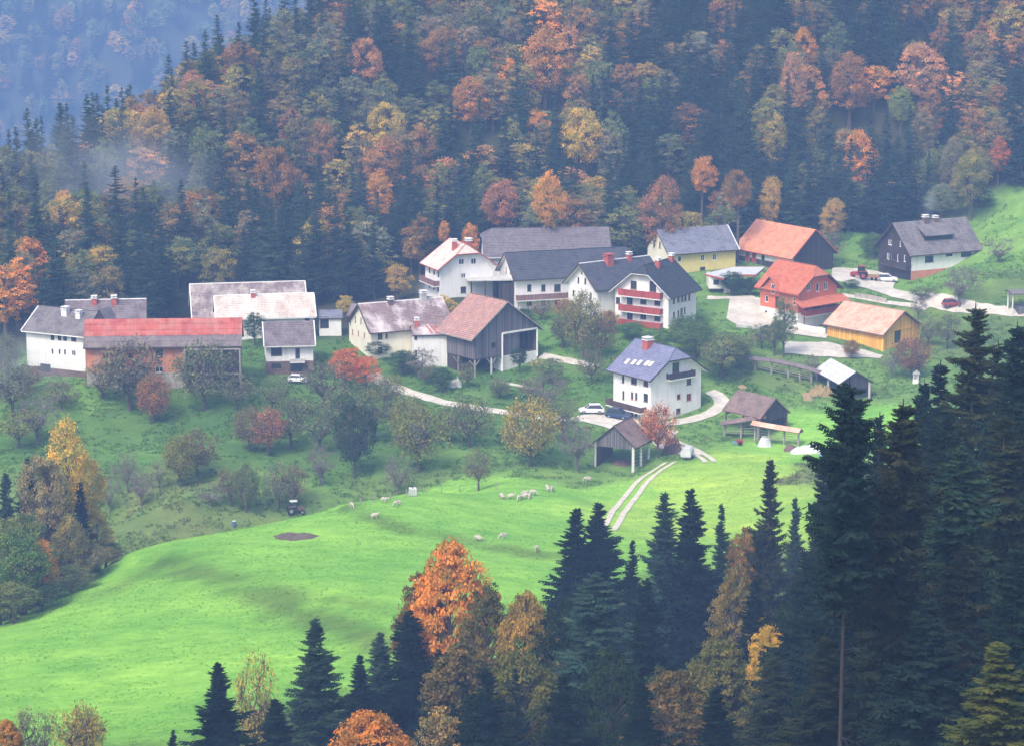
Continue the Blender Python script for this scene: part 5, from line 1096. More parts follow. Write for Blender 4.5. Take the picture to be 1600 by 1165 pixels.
# -- foreground and middle trees: (pixel x of top, pixel y of top, distance, crown width px, kind, variant, tint, label)
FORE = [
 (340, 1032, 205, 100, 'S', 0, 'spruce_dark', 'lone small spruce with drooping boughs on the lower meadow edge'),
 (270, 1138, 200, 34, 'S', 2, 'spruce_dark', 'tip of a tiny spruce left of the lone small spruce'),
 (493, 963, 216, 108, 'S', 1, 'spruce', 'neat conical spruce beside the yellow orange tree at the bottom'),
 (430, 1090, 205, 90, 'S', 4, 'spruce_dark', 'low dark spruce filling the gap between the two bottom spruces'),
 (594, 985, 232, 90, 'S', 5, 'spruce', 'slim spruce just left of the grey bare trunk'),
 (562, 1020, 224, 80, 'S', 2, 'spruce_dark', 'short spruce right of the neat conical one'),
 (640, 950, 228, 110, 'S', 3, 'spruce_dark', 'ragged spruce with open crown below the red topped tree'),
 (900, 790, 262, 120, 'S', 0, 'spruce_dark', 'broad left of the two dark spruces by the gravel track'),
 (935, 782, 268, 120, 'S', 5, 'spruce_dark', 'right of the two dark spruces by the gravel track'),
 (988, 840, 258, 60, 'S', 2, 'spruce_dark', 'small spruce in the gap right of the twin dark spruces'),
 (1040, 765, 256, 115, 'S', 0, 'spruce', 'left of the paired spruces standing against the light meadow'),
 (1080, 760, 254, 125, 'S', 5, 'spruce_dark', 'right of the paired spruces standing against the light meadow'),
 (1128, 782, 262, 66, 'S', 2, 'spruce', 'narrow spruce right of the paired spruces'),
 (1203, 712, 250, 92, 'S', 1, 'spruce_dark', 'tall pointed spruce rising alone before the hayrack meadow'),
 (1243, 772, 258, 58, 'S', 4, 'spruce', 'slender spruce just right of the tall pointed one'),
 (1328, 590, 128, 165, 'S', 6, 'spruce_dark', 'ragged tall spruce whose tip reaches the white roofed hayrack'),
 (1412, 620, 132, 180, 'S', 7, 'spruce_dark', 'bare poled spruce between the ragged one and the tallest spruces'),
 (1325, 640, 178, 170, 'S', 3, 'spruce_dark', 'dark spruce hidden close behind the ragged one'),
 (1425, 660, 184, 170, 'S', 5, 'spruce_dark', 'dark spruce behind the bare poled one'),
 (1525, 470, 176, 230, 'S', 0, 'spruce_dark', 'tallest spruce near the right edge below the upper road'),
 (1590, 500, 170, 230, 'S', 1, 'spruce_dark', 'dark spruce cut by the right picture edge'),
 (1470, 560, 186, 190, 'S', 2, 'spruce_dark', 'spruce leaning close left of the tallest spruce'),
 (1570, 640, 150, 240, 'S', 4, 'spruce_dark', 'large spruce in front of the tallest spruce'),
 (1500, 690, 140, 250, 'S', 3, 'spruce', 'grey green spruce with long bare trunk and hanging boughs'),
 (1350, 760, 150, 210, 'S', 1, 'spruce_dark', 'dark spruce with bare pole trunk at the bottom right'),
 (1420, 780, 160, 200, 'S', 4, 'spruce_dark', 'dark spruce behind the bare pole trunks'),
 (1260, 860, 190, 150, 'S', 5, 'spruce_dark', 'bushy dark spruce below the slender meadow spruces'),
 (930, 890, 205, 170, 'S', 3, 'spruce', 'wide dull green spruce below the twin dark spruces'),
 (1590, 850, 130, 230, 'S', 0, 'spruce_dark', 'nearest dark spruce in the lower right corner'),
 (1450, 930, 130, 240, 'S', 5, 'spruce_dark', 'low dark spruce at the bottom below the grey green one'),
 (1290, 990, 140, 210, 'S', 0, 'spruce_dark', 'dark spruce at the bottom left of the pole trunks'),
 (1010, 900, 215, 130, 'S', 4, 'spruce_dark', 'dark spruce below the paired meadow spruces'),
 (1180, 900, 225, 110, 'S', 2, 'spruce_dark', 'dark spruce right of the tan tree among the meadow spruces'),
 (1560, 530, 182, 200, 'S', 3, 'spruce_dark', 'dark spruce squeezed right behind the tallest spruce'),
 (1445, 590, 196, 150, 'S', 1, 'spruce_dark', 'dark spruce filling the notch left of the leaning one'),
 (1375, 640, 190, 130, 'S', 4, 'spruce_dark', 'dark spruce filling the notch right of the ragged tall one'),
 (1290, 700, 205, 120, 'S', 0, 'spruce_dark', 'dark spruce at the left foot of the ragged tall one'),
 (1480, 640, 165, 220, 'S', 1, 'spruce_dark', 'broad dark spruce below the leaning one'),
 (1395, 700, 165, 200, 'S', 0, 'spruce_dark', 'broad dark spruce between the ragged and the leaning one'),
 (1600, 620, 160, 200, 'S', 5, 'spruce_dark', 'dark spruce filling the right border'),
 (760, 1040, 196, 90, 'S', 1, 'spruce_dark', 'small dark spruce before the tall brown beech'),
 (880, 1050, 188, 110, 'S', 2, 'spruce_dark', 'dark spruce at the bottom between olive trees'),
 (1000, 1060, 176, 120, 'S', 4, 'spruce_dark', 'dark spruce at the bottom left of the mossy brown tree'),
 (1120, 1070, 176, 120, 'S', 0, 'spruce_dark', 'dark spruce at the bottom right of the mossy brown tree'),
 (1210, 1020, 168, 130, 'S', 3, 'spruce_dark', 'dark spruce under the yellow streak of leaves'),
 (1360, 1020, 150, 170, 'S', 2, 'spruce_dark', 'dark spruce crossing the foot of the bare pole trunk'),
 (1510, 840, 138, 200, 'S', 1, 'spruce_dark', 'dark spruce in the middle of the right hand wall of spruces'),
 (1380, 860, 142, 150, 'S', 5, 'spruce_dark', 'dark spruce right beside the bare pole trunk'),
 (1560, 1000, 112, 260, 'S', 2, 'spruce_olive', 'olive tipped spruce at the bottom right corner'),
 (700, 822, 232, 150, 'B', 0, 'orange', 'tree with red orange top standing against the pasture'),
 (660, 880, 236, 110, 'B', 1, 'rust', 'rusty crown leaning left of the red orange topped tree'),
 (760, 905, 226, 100, 'B', 2, 'olive', 'olive tree right below the red orange topped tree'),
 (820, 898, 224, 120, 'B', 3, 'ochre', 'ochre leaved tree left of the twin dark spruces'),
 (720, 985, 205, 170, 'B', 1, 'brown', 'tall brown beech at the bottom centre'),
 (820, 1000, 200, 150, 'B', 0, 'olive', 'olive brown tree right of the tall brown beech'),
 (880, 930, 215, 110, 'B', 2, 'darkgreen', 'narrow sage green tree beside the ochre leaved one'),
 (580, 1085, 176, 160, 'B', 3, 'orange', 'bright yellow orange tree at the bottom edge'),
 (1165, 812, 262, 80, 'B', 1, 'rust', 'thin rusty tree left of the tall pointed spruce'),
 (1150, 880, 246, 95, 'B', 2, 'ochre', 'tan layered tree between dark spruces'),
 (1120, 985, 205, 140, 'B', 0, 'olive', 'green and yellow tree below the tan layered one'),
 (1205, 955, 198, 80, 'B', 3, 'amber', 'yellow streak of leaves left of the bushy dark spruce'),
 (960, 1000, 190, 150, 'B', 1, 'darkgreen', 'dark olive tree at the bottom right of centre'),
 (1050, 1040, 180, 150, 'B', 2, 'brown', 'brown tree with mossy leaves at the bottom'),
 (1462, 885, 148, 110, 'B', 1, 'olive', 'sprig of yellow olive leaves among the big spruces'),
 (1240, 930, 205, 110, 'B', 2, 'darkgreen', 'dark green broadleaf tree beside the bushy spruce'),
 (395, 1018, 222, 80, 'O', 0, 'ochre', 'thin tan tree behind the lone small spruce'),
 (120, 1095, 218, 100, 'O', 1, 'ochre', 'pale tan sapling in the bottom left corner'),
 (50, 1090, 222, 80, 'O', 2, 'grey', 'grey thin sapling in the bottom left corner'),
 (10, 1110, 205, 60, 'B', 3, 'orange', 'orange leaves poking in at the bottom left corner'),
 # left copse
 (100, 642, 340, 90, 'B', 2, 'amber', 'tall golden brown tree towering over the left copse'),
 (70, 690, 336, 90, 'B', 0, 'brown', 'brown crown left of the tall golden brown tree'),
 (130, 700, 332, 70, 'B', 3, 'ochre', 'ochre crown on the right flank of the tall golden tree'),
 (45, 712, 330, 75, 'S', 0, 'spruce_dark', 'dark spruce standing left in the copse'),
 (8, 735, 334, 60, 'S', 1, 'spruce', 'blue dark spruce at the left picture edge'),
 (125, 750, 322, 46, 'S', 4, 'spruce_dark', 'narrow dark spruce embedded in the golden crowns'),
 (40, 790, 312, 90, 'B', 1, 'grey_green', 'grey green round tree above the orange leaved one'),
 (30, 818, 299, 120, 'B', 0, 'green', 'green tree with an orange flank at the left edge'),
 (62, 838, 303, 66, 'B', 2, 'orange', 'glowing orange branches on the right of the green tree'),
 (105, 800, 316, 70, 'B', 3, 'olive', 'olive tree under the narrow embedded spruce'),
 (140, 840, 318, 80, 'B', 0, 'grey', 'grey brown tree at the corner of the copse'),
 (110, 880, 312, 80, 'B', 1, 'grey_green', 'dusky tree low at the meadow edge'),
 (165, 868, 324, 60, 'B', 2, 'mauve', 'dusky bush where the copse meets the pasture'),
 (20, 905, 292, 100, 'B', 3, 'grey_green', 'dark green tree lowest on the left edge'),
 (85, 720, 344, 80, 'S', 2, 'spruce_dark', 'dark spruce in the heart of the left copse'),
 (70, 760, 326, 90, 'B', 1, 'mauve', 'mauve brown crown in the heart of the left copse'),
 (150, 790, 330, 70, 'B', 2, 'ochre', 'ochre lower crown on the right of the copse'),
 (5, 800, 306, 90, 'B', 2, 'grey_green', 'sage crown cut by the left edge'),
 (62, 908, 298, 90, 'B', 0, 'darkgreen', 'dark bushy tree at the pasture rim under the glowing orange one'),
 (90, 915, 310, 60, 'B', 2, 'grey_green', 'dark low bush at the pasture rim'),
 (135, 895, 318, 60, 'B', 3, 'darkgreen', 'dark low bush right along the pasture rim'),
 (175, 885, 326, 40, 'B', 1, 'darkgreen', 'last dark bush at the right tip of the copse'),
 (0, 950, 296, 70, 'B', 1, 'darkgreen', 'dark bush at the left edge above the pasture'),
 (40, 940, 300, 60, 'B', 2, 'mauve', 'mauve low bush above the pasture at the left'),
]
def fore_tree(row):
    px, py, Y, wpx, kind, var, tn, label = row
    if px < 200 and 600 < py < 1000 and Y < 334: Y += 16
    top = on_ray(px, py, Y); g = hgt(top.x, Y); hh = max(3., top.z - g); rx = wpx / 2 * (Y / math.cos(PITCH)) / FPX * 1.0
    tint = jtint(TINT[tn])
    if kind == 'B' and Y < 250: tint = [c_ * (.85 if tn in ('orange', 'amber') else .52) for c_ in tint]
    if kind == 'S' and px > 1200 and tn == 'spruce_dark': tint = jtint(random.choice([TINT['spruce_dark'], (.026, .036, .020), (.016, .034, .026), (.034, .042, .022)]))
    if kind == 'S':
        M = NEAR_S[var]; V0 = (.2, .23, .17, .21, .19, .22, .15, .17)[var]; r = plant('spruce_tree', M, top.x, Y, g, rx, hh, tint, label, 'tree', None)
        k = rx / (V0 * .9); r.children[0].scale.x = r.children[0].scale.y = k
    else:
        M = (NEAR_B if Y < 280 else MID_B)[var % 4] if kind == 'B' else ORCH[var]
        r = plant('broadleaf_tree', M, top.x, Y, g, rx, hh, tint, label, 'tree', None)
        if kind == 'B': lift(r, M, rx, hh, 1.75)
    return r
for row in FORE: fore_tree(row)

# -- orchard and village trees: (pixel x of foot, pixel y of foot, height px, width px, kind, variant, tint, label)
OT = [
 (205, 640, 115, 120, 'O', 1, 'mauve', 'wide bare looking tree in front of the orange brick barn wall'),
 (320, 640, 115, 110, 'O', 4, 'grey_green', 'spreading tree before the open end of the red roofed barn'),
 (240, 660, 78, 60, 'O', 3, 'rose', 'red tinged tree below the middle of the long red barn'),
 (160, 622, 60, 60, 'O', 2, 'grey', 'grey shrubby tree below the white farmhouse'),

 (540, 612, 78, 66, 'B', 0, 'red', 'vivid red orange tree right of the small white cottage'),
 (572, 612, 60, 50, 'B', 1, 'red', 'smaller red orange tree beside the start of the gravel lane'),
 (505, 640, 90, 80, 'O', 2, 'grey', 'dusky tree below the vivid red one'),
 (390, 705, 75, 60, 'O', 3, 'mauve', 'purple brown orchard tree left of the one with red leaves'),
 (418, 712, 82, 66, 'O', 1, 'rose', 'orchard tree holding a few red leaves'),
 (455, 700, 90, 80, 'O', 4, 'grey_green', 'twisted orchard tree right of the one with red leaves'),
 (500, 705, 95, 80, 'O', 2, 'grey_green', 'grey green orchard tree in the middle row'),
 (553, 745, 130, 70, 'O', 3, 'darkgreen', 'dark dense orchard tree below the grey roofed white house'),
 (585, 690, 100, 90, 'O', 0, 'grey_green', 'pale sage orchard tree above the dark dense one'),
 (655, 738, 110, 100, 'O', 1, 'yellowgreen', 'broad yellow green orchard tree'),
 (640, 700, 85, 60, 'O', 3, 'olive', 'tall olive orchard tree with orange tip'),
 (735, 698, 84, 86, 'O', 4, 'grey_green', 'round grey green orchard tree below the gravel lane'),
 (830, 728, 112, 90, 'O', 3, 'ochre', 'rounded ochre yellow orchard tree'),
 (793, 708, 60, 24, 'O', 2, 'olive', 'slim tree just left of the ochre yellow one'),
 (748, 766, 70, 48, 'O', 0, 'grey', 'small round grey tree at the pasture edge'),
 (622, 776, 74, 62, 'N', 0, 'mauve', 'leafless fruit tree beside the white crate'),
 (900, 735, 86, 80, 'N', 1, 'grey', 'large leafless tree left of the brown roofed hayrack'),
 (880, 690, 70, 60, 'O', 0, 'grey_green', 'grey tree standing below the parked white car'),
 (310, 745, 80, 80, 'O', 1, 'brown', 'brown tinted orchard tree at the left of the orchard'),
 (282, 760, 85, 60, 'O', 3, 'yellowgreen', 'yellow green orchard tree at the left of the orchard'),
 (250, 765, 55, 30, 'N', 2, 'yellowgreen', 'thin young tree left of the yellow green one'),
 (200, 770, 75, 50, 'N', 0, 'mauve', 'leafless mauve tree left in the orchard'),
 (222, 790, 60, 50, 'N', 1, 'grey', 'leafless small tree beside the mauve one'),
 (172, 800, 60, 40, 'N', 2, 'grey', 'bare tree near the copse'),
 (360, 790, 70, 50, 'O', 2, 'brown', 'brown fruit tree at the lower orchard edge'),
 (385, 800, 80, 50, 'O', 3, 'grey_green', 'dense grey green tree at the lower orchard edge'),
 (435, 795, 78, 60, 'O', 0, 'grey', 'grey tree left of the parked tractor'),
 (460, 790, 72, 60, 'O', 4, 'mauve', 'dusky tree just behind the parked tractor'),
 (500, 758, 70, 56, 'N', 1, 'grey', 'leaning fruit tree in the lower orchard'),
 (330, 790, 40, 60, 'N', 0, 'mauve', 'low bare bush at the bottom of the orchard'),

 (60, 690, 80, 90, 'N', 1, 'grey', 'misty bare tree at the far left slope'),
 (20, 650, 90, 90, 'O', 0, 'grey', 'misty grey tree at the left edge of the village'),
 (30, 700, 70, 80, 'O', 2, 'yellowgreen', 'pale greenish tree at the left edge slope'),
 (10, 590, 70, 50, 'O', 3, 'grey', 'brownish tree beside the leftmost farmhouse'),
 (430, 640, 60, 70, 'O', 2, 'grey_green', 'sage tree below the small white cottage'),
 (370, 640, 60, 60, 'O', 0, 'grey', 'grey bush right of the red barn'),
 (608, 640, 60, 60, 'O', 4, 'olive', 'olive bush below the gravel lane start'),
 (398, 540, 55, 40, 'B', 2, 'darkgreen', 'dark green tree between the red barn and the small cottage'),
 (695, 520, 62, 56, 'B', 3, 'ochre', 'golden tree between the patchy roof and the big plank barn'),
 (622, 470, 62, 46, 'B', 1, 'ochre', 'small golden tree left of the tall white house'),
 (541, 500, 42, 30, 'B', 0, 'ochre', 'golden tree behind the patchy roofed house gable'),
 (910, 560, 106, 66, 'O', 3, 'olive', 'tall tree with orange leaves before the white gabled house'),
 (880, 545, 60, 50, 'O', 1, 'grey_green', 'green grey tree above the barn lane'),
 (940, 560, 70, 50, 'O', 4, 'brown', 'brownish tree left of the red balconies'),
 (1030, 555, 46, 60, 'B', 2, 'green', 'green bush below the red balconies'),
 (1085, 560, 60, 80, 'B', 0, 'green', 'wide green tree right of the balcony house foot'),
 (1130, 590, 75, 90, 'B', 1, 'grey_green', 'grey green tree right of the blue roofed house'),
 (1080, 540, 50, 60, 'O', 3, 'green', 'green tree before the side wall of the balcony house'),
 (1060, 415, 60, 40, 'B', 3, 'grey_green', 'leafy tree hiding the corner of the yellow house'),
 (1224, 558, 100, 44, 'B', 2, 'grey_green', 'narrow grey green tree before the white ground floor of the red chalet'),
 (1210, 556, 60, 34, 'B', 0, 'grey', 'grey shrubby tree left of the narrow one before the red chalet'),
 (1394, 590, 50, 40, 'N', 0, 'grey', 'bare tree below the orange timber barn'),
 (1425, 590, 66, 60, 'O', 3, 'rose', 'rose red bush below the orange timber barn'),
 (1030, 715, 90, 70, 'O', 1, 'red', 'orange red tree beside the blue roofed house corner'),
 (1015, 690, 60, 40, 'O', 2, 'ochre', 'thin ochre tree before the blue roofed house'),
 (1350, 365, 72, 64, 'B', 0, 'green', 'round green tree left of the dark timber chalet'),
 (1300, 385, 80, 46, 'B', 1, 'ochre', 'golden brown tree behind the tilted orange roof'),
 (1290, 410, 50, 60, 'O', 0, 'grey', 'bare grey tree at the end of the tilted orange roof'),
 (1500, 480, 70, 70, 'N', 1, 'grey', 'misty bare tree on the slope below the dark chalet'),
 (1440, 470, 26, 50, 'O', 2, 'grey_green', 'low bush on the bank below the dark chalet'),
 (1560, 410, 40, 60, 'N', 2, 'grey', 'bare bush on the bright slope at the right'),
 (1530, 325, 30, 50, 'B', 1, 'darkgreen', 'dark bush on the green slope behind the chalet'),
 (1470, 345, 60, 60, 'B', 2, 'grey', 'grey tree behind the chalet roof'),
 (1435, 500, 40, 30, 'N', 0, 'grey', 'small bare tree beside the terrace path'),
 (1145, 462, 40, 50, 'B', 2, 'darkgreen', 'dark hedge tree under the white flat roof'),
 (1172, 462, 30, 34, 'B', 3, 'darkgreen', 'dark hedge bush beside the gravel yard'),
 (730, 605, 40, 30, 'O', 0, 'grey', 'grey bush at the posts of the plank barn'),
 (812, 582, 44, 30, 'B', 0, 'darkgreen', 'dark ivy clad tree at the corner of the plank barn'),
 (860, 640, 60, 70, 'N', 2, 'mauve', 'mauve bare tree below the plank barn'),
 (655, 590, 50, 60, 'N', 1, 'brown', 'bare shrub before the low white outbuilding'),
 (630, 585, 40, 60, 'B', 3, 'darkgreen', 'dark shrubs at the foot of the patchy roofed house'),
 (590, 560, 30, 40, 'B', 1, 'darkgreen', 'dark bush left of the low white outbuilding'),
 (1060, 490, 40, 30, 'O', 4, 'green', 'small green tree beside the side wall of the balcony house'),
 (740, 478, 20, 30, 'B', 2, 'darkgreen', 'dark creeper mass under the carport'),
 (1270, 590, 40, 30, 'N', 1, 'grey', 'bare bush beside the curved hayrack'),
 (880, 500, 36, 40, 'O', 1, 'rust', 'reddish bush before the long brown balcony'),
 (845, 500, 30, 40, 'O', 0, 'brown', 'brown bush under the middle of the long brown balcony'),
 (820, 505, 24, 34, 'B', 1, 'darkgreen', 'dark bush under the left end of the long brown balcony'),
 (950, 520, 36, 40, 'O', 3, 'rust', 'rusty bush at the foot of the white gabled house'),
 (985, 530, 30, 50, 'B', 0, 'green', 'green bush under the left end of the red balconies'),
 (1060, 530, 36, 40, 'B', 2, 'olive', 'olive bush at the corner of the balcony house'),
 (1100, 545, 40, 40, 'B', 1, 'green', 'rounded green bush on the lawn right of the balcony house'),
 (1150, 575, 50, 50, 'B', 3, 'grey_green', 'grey green tree at the left end of the curved hayrack'),
 (1165, 560, 44, 44, 'O', 2, 'grey', 'greyish tree above the left end of the curved hayrack'),
 (1190, 545, 40, 44, 'O', 0, 'grey_green', 'thin tree on the bank below the gravel yard'),
 (1200, 530, 24, 30, 'B', 0, 'darkgreen', 'low dark bush below the edge of the gravel yard'),
 (970, 600, 50, 44, 'O', 1, 'grey_green', 'grey green tree standing above the parked white car'),
 (925, 600, 60, 50, 'O', 4, 'grey', 'tall grey tree above the gravel car park'),
 (860, 600, 44, 50, 'B', 1, 'grey_green', 'rounded bush on the slope below the barn lane'),
 (830, 625, 36, 44, 'O', 0, 'mauve', 'mauve brown bush above the gravel lane'),
 (780, 622, 34, 40, 'O', 3, 'grey_green', 'grey green bush above the middle of the gravel lane'),
 (690, 612, 40, 44, 'B', 2, 'darkgreen', 'dark bush left of the plank barn posts'),
 (668, 600, 34, 40, 'O', 2, 'mauve', 'twiggy bush beside the low white outbuilding corner'),
 
 (535, 668, 70, 66, 'O', 4, 'grey_green', 'sage orchard tree below the vivid red orange one'),
 
 
 (700, 690, 60, 50, 'O', 0, 'grey_green', 'slim orchard tree left of the round grey green one'),
 (95, 640, 50, 60, 'O', 4, 'grey', 'grey bush on the slope below the leftmost farmhouse'),
 (45, 615, 50, 60, 'O', 2, 'brown', 'brown shrub at the left corner below the leftmost farmhouse'),
 
 (1330, 560, 30, 30, 'O', 3, 'rust', 'rust bush before the gravel strip of the timber barn'),
 (1450, 540, 44, 44, 'O', 0, 'grey', 'grey bush right of the orange timber barn'),
 (1480, 545, 60, 50, 'O', 4, 'grey_green', 'grey green tree behind the tip of the tallest spruce'),
 (1330, 450, 14, 30, 'B', 1, 'green', 'low green bush on the strip beside the forecourt'),
 (1300, 520, 16, 30, 'B', 0, 'darkgreen', 'dark shrubs before the white garden wall'),
 (1395, 400, 40, 34, 'B', 2, 'green', 'green shrubs left of the dark timber gable'),
 (1365, 405, 44, 50, 'B', 3, 'green', 'green bushy tree on the bank behind the red tractor'),
 (1420, 300, 60, 60, 'O', 0, 'grey', 'grey leafless looking tree at the forest edge above the chalet'),
 (1475, 305, 70, 60, 'O', 4, 'olive', 'olive tree at the forest edge above the chalet roof'),
 (1540, 290, 60, 60, 'O', 1, 'olive', 'pale olive tree at the top of the green slope'),
 (1575, 280, 50, 50, 'O', 2, 'grey_green', 'sage tree at the top right of the green slope'),
]
FINE = {'B': MID_B}
for px, py, hp, wp, kind, var, tn, label in OT:
    q = at(px, py, 375); s = q.y / math.cos(PITCH) / FPX; hh, rx = hp * s, wp / 2 * s * (.98 if kind != 'B' else 1.)
    tint = jtint(TINT[tn]); bush = 'bush' in label or 'shrub' in label or 'creeper' in label
    if kind == 'S':
        r = plant('spruce_tree', NEAR_S[var], q.x, q.y, q.z, rx, hh, tint, label, 'tree', None); r.children[0].scale.x = r.children[0].scale.y = rx / .18
        continue
    M = {'O': ORCH, 'N': BARE, 'B': MID_B}[kind]; M = M[var % len(M)]
    plant('shrub' if bush else 'orchard_tree' if kind in 'ON' else 'broadleaf_tree', M, q.x, q.y, q.z, rx, hh, tint, label, 'bush' if bush else 'tree', None)

# -- accent trees in the forest, singled out by colour (pixel x, y of crown centre, width px, height px)
ACC = [(572, 78, 50, 60, 'pinkish', 'pinkish orange crown high on the wooded slope above the lone mist gap'), (852, 75, 72, 80, 'orange', 'large salmon orange crown near the top centre of the forest'), (735, 140, 70, 50, 'orange', 'flat orange crown below the large salmon one'),
 (905, 100, 24, 20, 'amber', 'small yellow crown right of the large salmon orange one'), (608, 178, 60, 60, 'amber', 'amber crown in the dark forest above the pale mist'), (600, 235, 70, 60, 'rust', 'rusty crown right under the amber one'), (590, 288, 50, 44, 'orange', 'rounded orange crown above the patchy roofed house'),
 (855, 312, 54, 100, 'orange', 'tall narrow bright orange tree above the long mauve roof'), (915, 195, 70, 80, 'amber', 'golden broad crown amid dark spruces above the long barn'), (1345, 232, 54, 72, 'orange', 'glowing orange tree alone among dark spruces on the right'), (1410, 148, 44, 34, 'yellowgreen', 'lemon yellow spray of leaves on the upper right slope'),
 (1562, 228, 32, 36, 'red', 'small fiery red crown near the right edge of the forest'), (1098, 275, 40, 80, 'orange', 'yellow orange tree above the dark hipped roof'), (1258, 62, 36, 50, 'orange', 'orange crown high among right hand spruces'), (1240, 110, 44, 70, 'pinkish', 'pink orange crown below the high orange one'),
 (1286, 156, 28, 34, 'orange', 'little orange crown left of the lemon spray'), (1155, 300, 44, 90, 'rust', 'rusty upright tree above the yellow house'), (1035, 310, 60, 90, 'rose', 'rose brown crown above the slate roofs'), (735, 362, 34, 34, 'orange', 'orange bushy crown touching the long mauve roof'),
 (694, 365, 20, 44, 'orange', 'thin orange crown behind the tall white house'), (642, 376, 26, 26, 'amber', 'yellow crown left of the tall white house'), (195, 292, 60, 44, 'amber', 'pale yellow crown in the mist on the left ridge'), (100, 318, 50, 50, 'orange', 'orange crown in the mist at the left'),
 (300, 128, 50, 44, 'pinkish', 'faded pink crown on the ridge line'), (520, 12, 50, 30, 'orange', 'orange crown at the very top on the ridge'), (1205, 300, 40, 60, 'ochre', 'ochre tree low on the slope above the tilted roof'), (1210, 200, 50, 60, 'ochre', 'ochre crown midway up the slope'),
 (240, 190, 60, 60, 'ochre', 'ochre crown standing out on the left ridge'), (430, 270, 60, 110, 'rust', 'tall rusty crown in the middle of the left slope'), (1440, 90, 70, 60, 'pinkish', 'pinkish crown on the upper right slope'), (1330, 110, 70, 70, 'rust', 'rust crown beside the spruces on the upper right'),
 (500, 210, 50, 60, 'rust', 'rust crown on the left shoulder of the slope'), (780, 300, 60, 60, 'rose', 'rose tinted crown above the long mauve roof'), (690, 60, 60, 50, 'rust', 'rust crown near the top left of centre'), (1490, 240, 44, 60, 'mauve', 'mauve grey tree near the right clearing'), (1520, 260, 60, 60, 'olive', 'olive tree beside the fiery red crown')]
occupied = []
for px, py, wp, hp, tn, label in ACC:
    q = at(px, py + hp * .9 + 30, 500); Y = q.y; s = Y / math.cos(PITCH) / FPX; top = on_ray(px, py - hp / 2, Y); g = hgt(top.x, Y); hh = top.z - g; rx = wp / 2 * s * 1.1
    M = MID_B[len(occupied) % 4]; r = plant('broadleaf_tree', M, top.x, Y, g, rx, hh, jtint(TINT[tn]), label, 'tree', None)
    lift(r, M, rx, hh, 1.6)
    occupied.append((top.x, Y, rx))
# -- the forest on the hillside
CMAP = np.array([[.5, .5, .65, .3, .30, .85, .65, .30], [.55, .55, .4, .3, .35, .8, .55, .35], [.6, .3, .35, .4, .5, .7, .7, .6], [.4, .4, .55, .45, .35, .5, .85, .5], [.4, .92, .85, .6, .5, .5, .6, .3]])
def conif_p(px, py): return CMAP[int(min(4, max(0, py / 100))), int(min(7, max(0, px / 200)))]
def projpx(x, y, z):
    z -= CZ; d = y * math.cos(PITCH) - z * math.sin(PITCH); up = y * math.sin(PITCH) + z * math.cos(PITCH); return 800 + FPX * x / d, 582.5 - FPX * up / d
CLEAR = [(p[0], p[1], math.hypot(p[3], p[4]) + 2.5) for p in HP.values()] + [(41, 498, 8), (-33, 474, 5), (-27, 470, 5)]
forest = []; rng = random.Random(11)
y = 474.
while y < 700:
    x = -150. + rng.uniform(0, 5)
    while x < 190:
        X, Y = x + rng.uniform(-2, 2), y + rng.uniform(-2, 2); z = hgt(X, Y); px, py = projpx(X, Y, z)
        ok = True
        lim = 528 if -8 < X < 60 else 534 if X >= 60 else (473 if X < -84 else 483 if X < -58 else 497 if X < -22 else 514)
        if Y < lim: ok = False
        if X > 55 and Y < (548 + max(0, (X - 92)) * .35 if X > 70 else 536): ok = False
        if X > 88 and Y < 546: ok = False
        if any((X - a) ** 2 + (Y - b) ** 2 < c * c for a, b, c in CLEAR): ok = False
        if any((X - a) ** 2 + (Y - b) ** 2 < (c * .8) ** 2 or (abs(X - a) < c * .9 and 0 < b - Y < 8) for a, b, c in occupied): ok = False
        if not (-90 < px < 1690) or py < -230: ok = ok and rng.random() < .35
        if ok: forest.append((X, Y, z, px, py))
        x += 6.1 + rng.uniform(-.8, .8)
    y += 5.4
random.seed(5)
BT = [('grey_green', .22), ('brown', .19), ('olive', .16), ('rust', .13), ('grey', .10), ('ochre', .10), ('mauve', .04), ('orange', .03), ('pinkish', .03)]
BTR = [('rust', .28), ('pinkish', .12), ('brown', .2), ('ochre', .14), ('olive', .12), ('grey_green', .1), ('orange', .04)]
def pick(L):
    r = random.random() * sum(w_ for _, w_ in L)
    for n_, w_ in L:
        r -= w_
        if r <= 0: return n_
    return L[-1][0]
USED = set()
def fresh(head, px, py):
    for k in range(6):
        l = head + ' ' + near_word(px, py, k)
        if l not in USED and len(l.split()) <= 16: break
    USED.add(l); return l
def near_word(px, py, k=0):
    best = sorted(ACC, key=lambda a: (a[0] - px) ** 2 + (a[1] - py) ** 2)[k]; dx, dy = px - best[0], py - best[1]
    nm = re.split(r' (?:near|high|above|below|right|left|in|on|amid|alone|touching|behind|low|midway|standing|beside|under|at|with|of) ', best[5])[0]
    d = math.hypot(dx, dy); far = 'just ' if d < 60 else '' if d < 120 else 'well '
    w1 = ('above' if dy < 0 else 'below') if abs(dy) > 2.2 * abs(dx) else ('right' if dx > 0 else 'left') + ' of' if abs(dx) > 2.2 * abs(dy) else ('up' if dy < 0 else 'down') + ' and ' + ('right' if dx > 0 else 'left') + ' of'
    return far + w1 + ' the ' + nm
def place_word(px, py):
    if py < 120: v = 'on the upper slope'
    elif py < 260: v = 'midway up the slope'
    else: v = 'low on the slope'
    hz = ['above the leftmost farmhouses', 'above the red roofed barn', 'above the patchy roofed house', 'above the tall white house', 'above the long mauve roof', 'above the yellow house', 'above the tilted orange roof', 'above the dark chalet'][int(min(7, max(0, px / 200)))]
    return v + ' ' + hz
inst = {'B': [], 'S': []}; cnt = {'B': 0, 'S': 0}
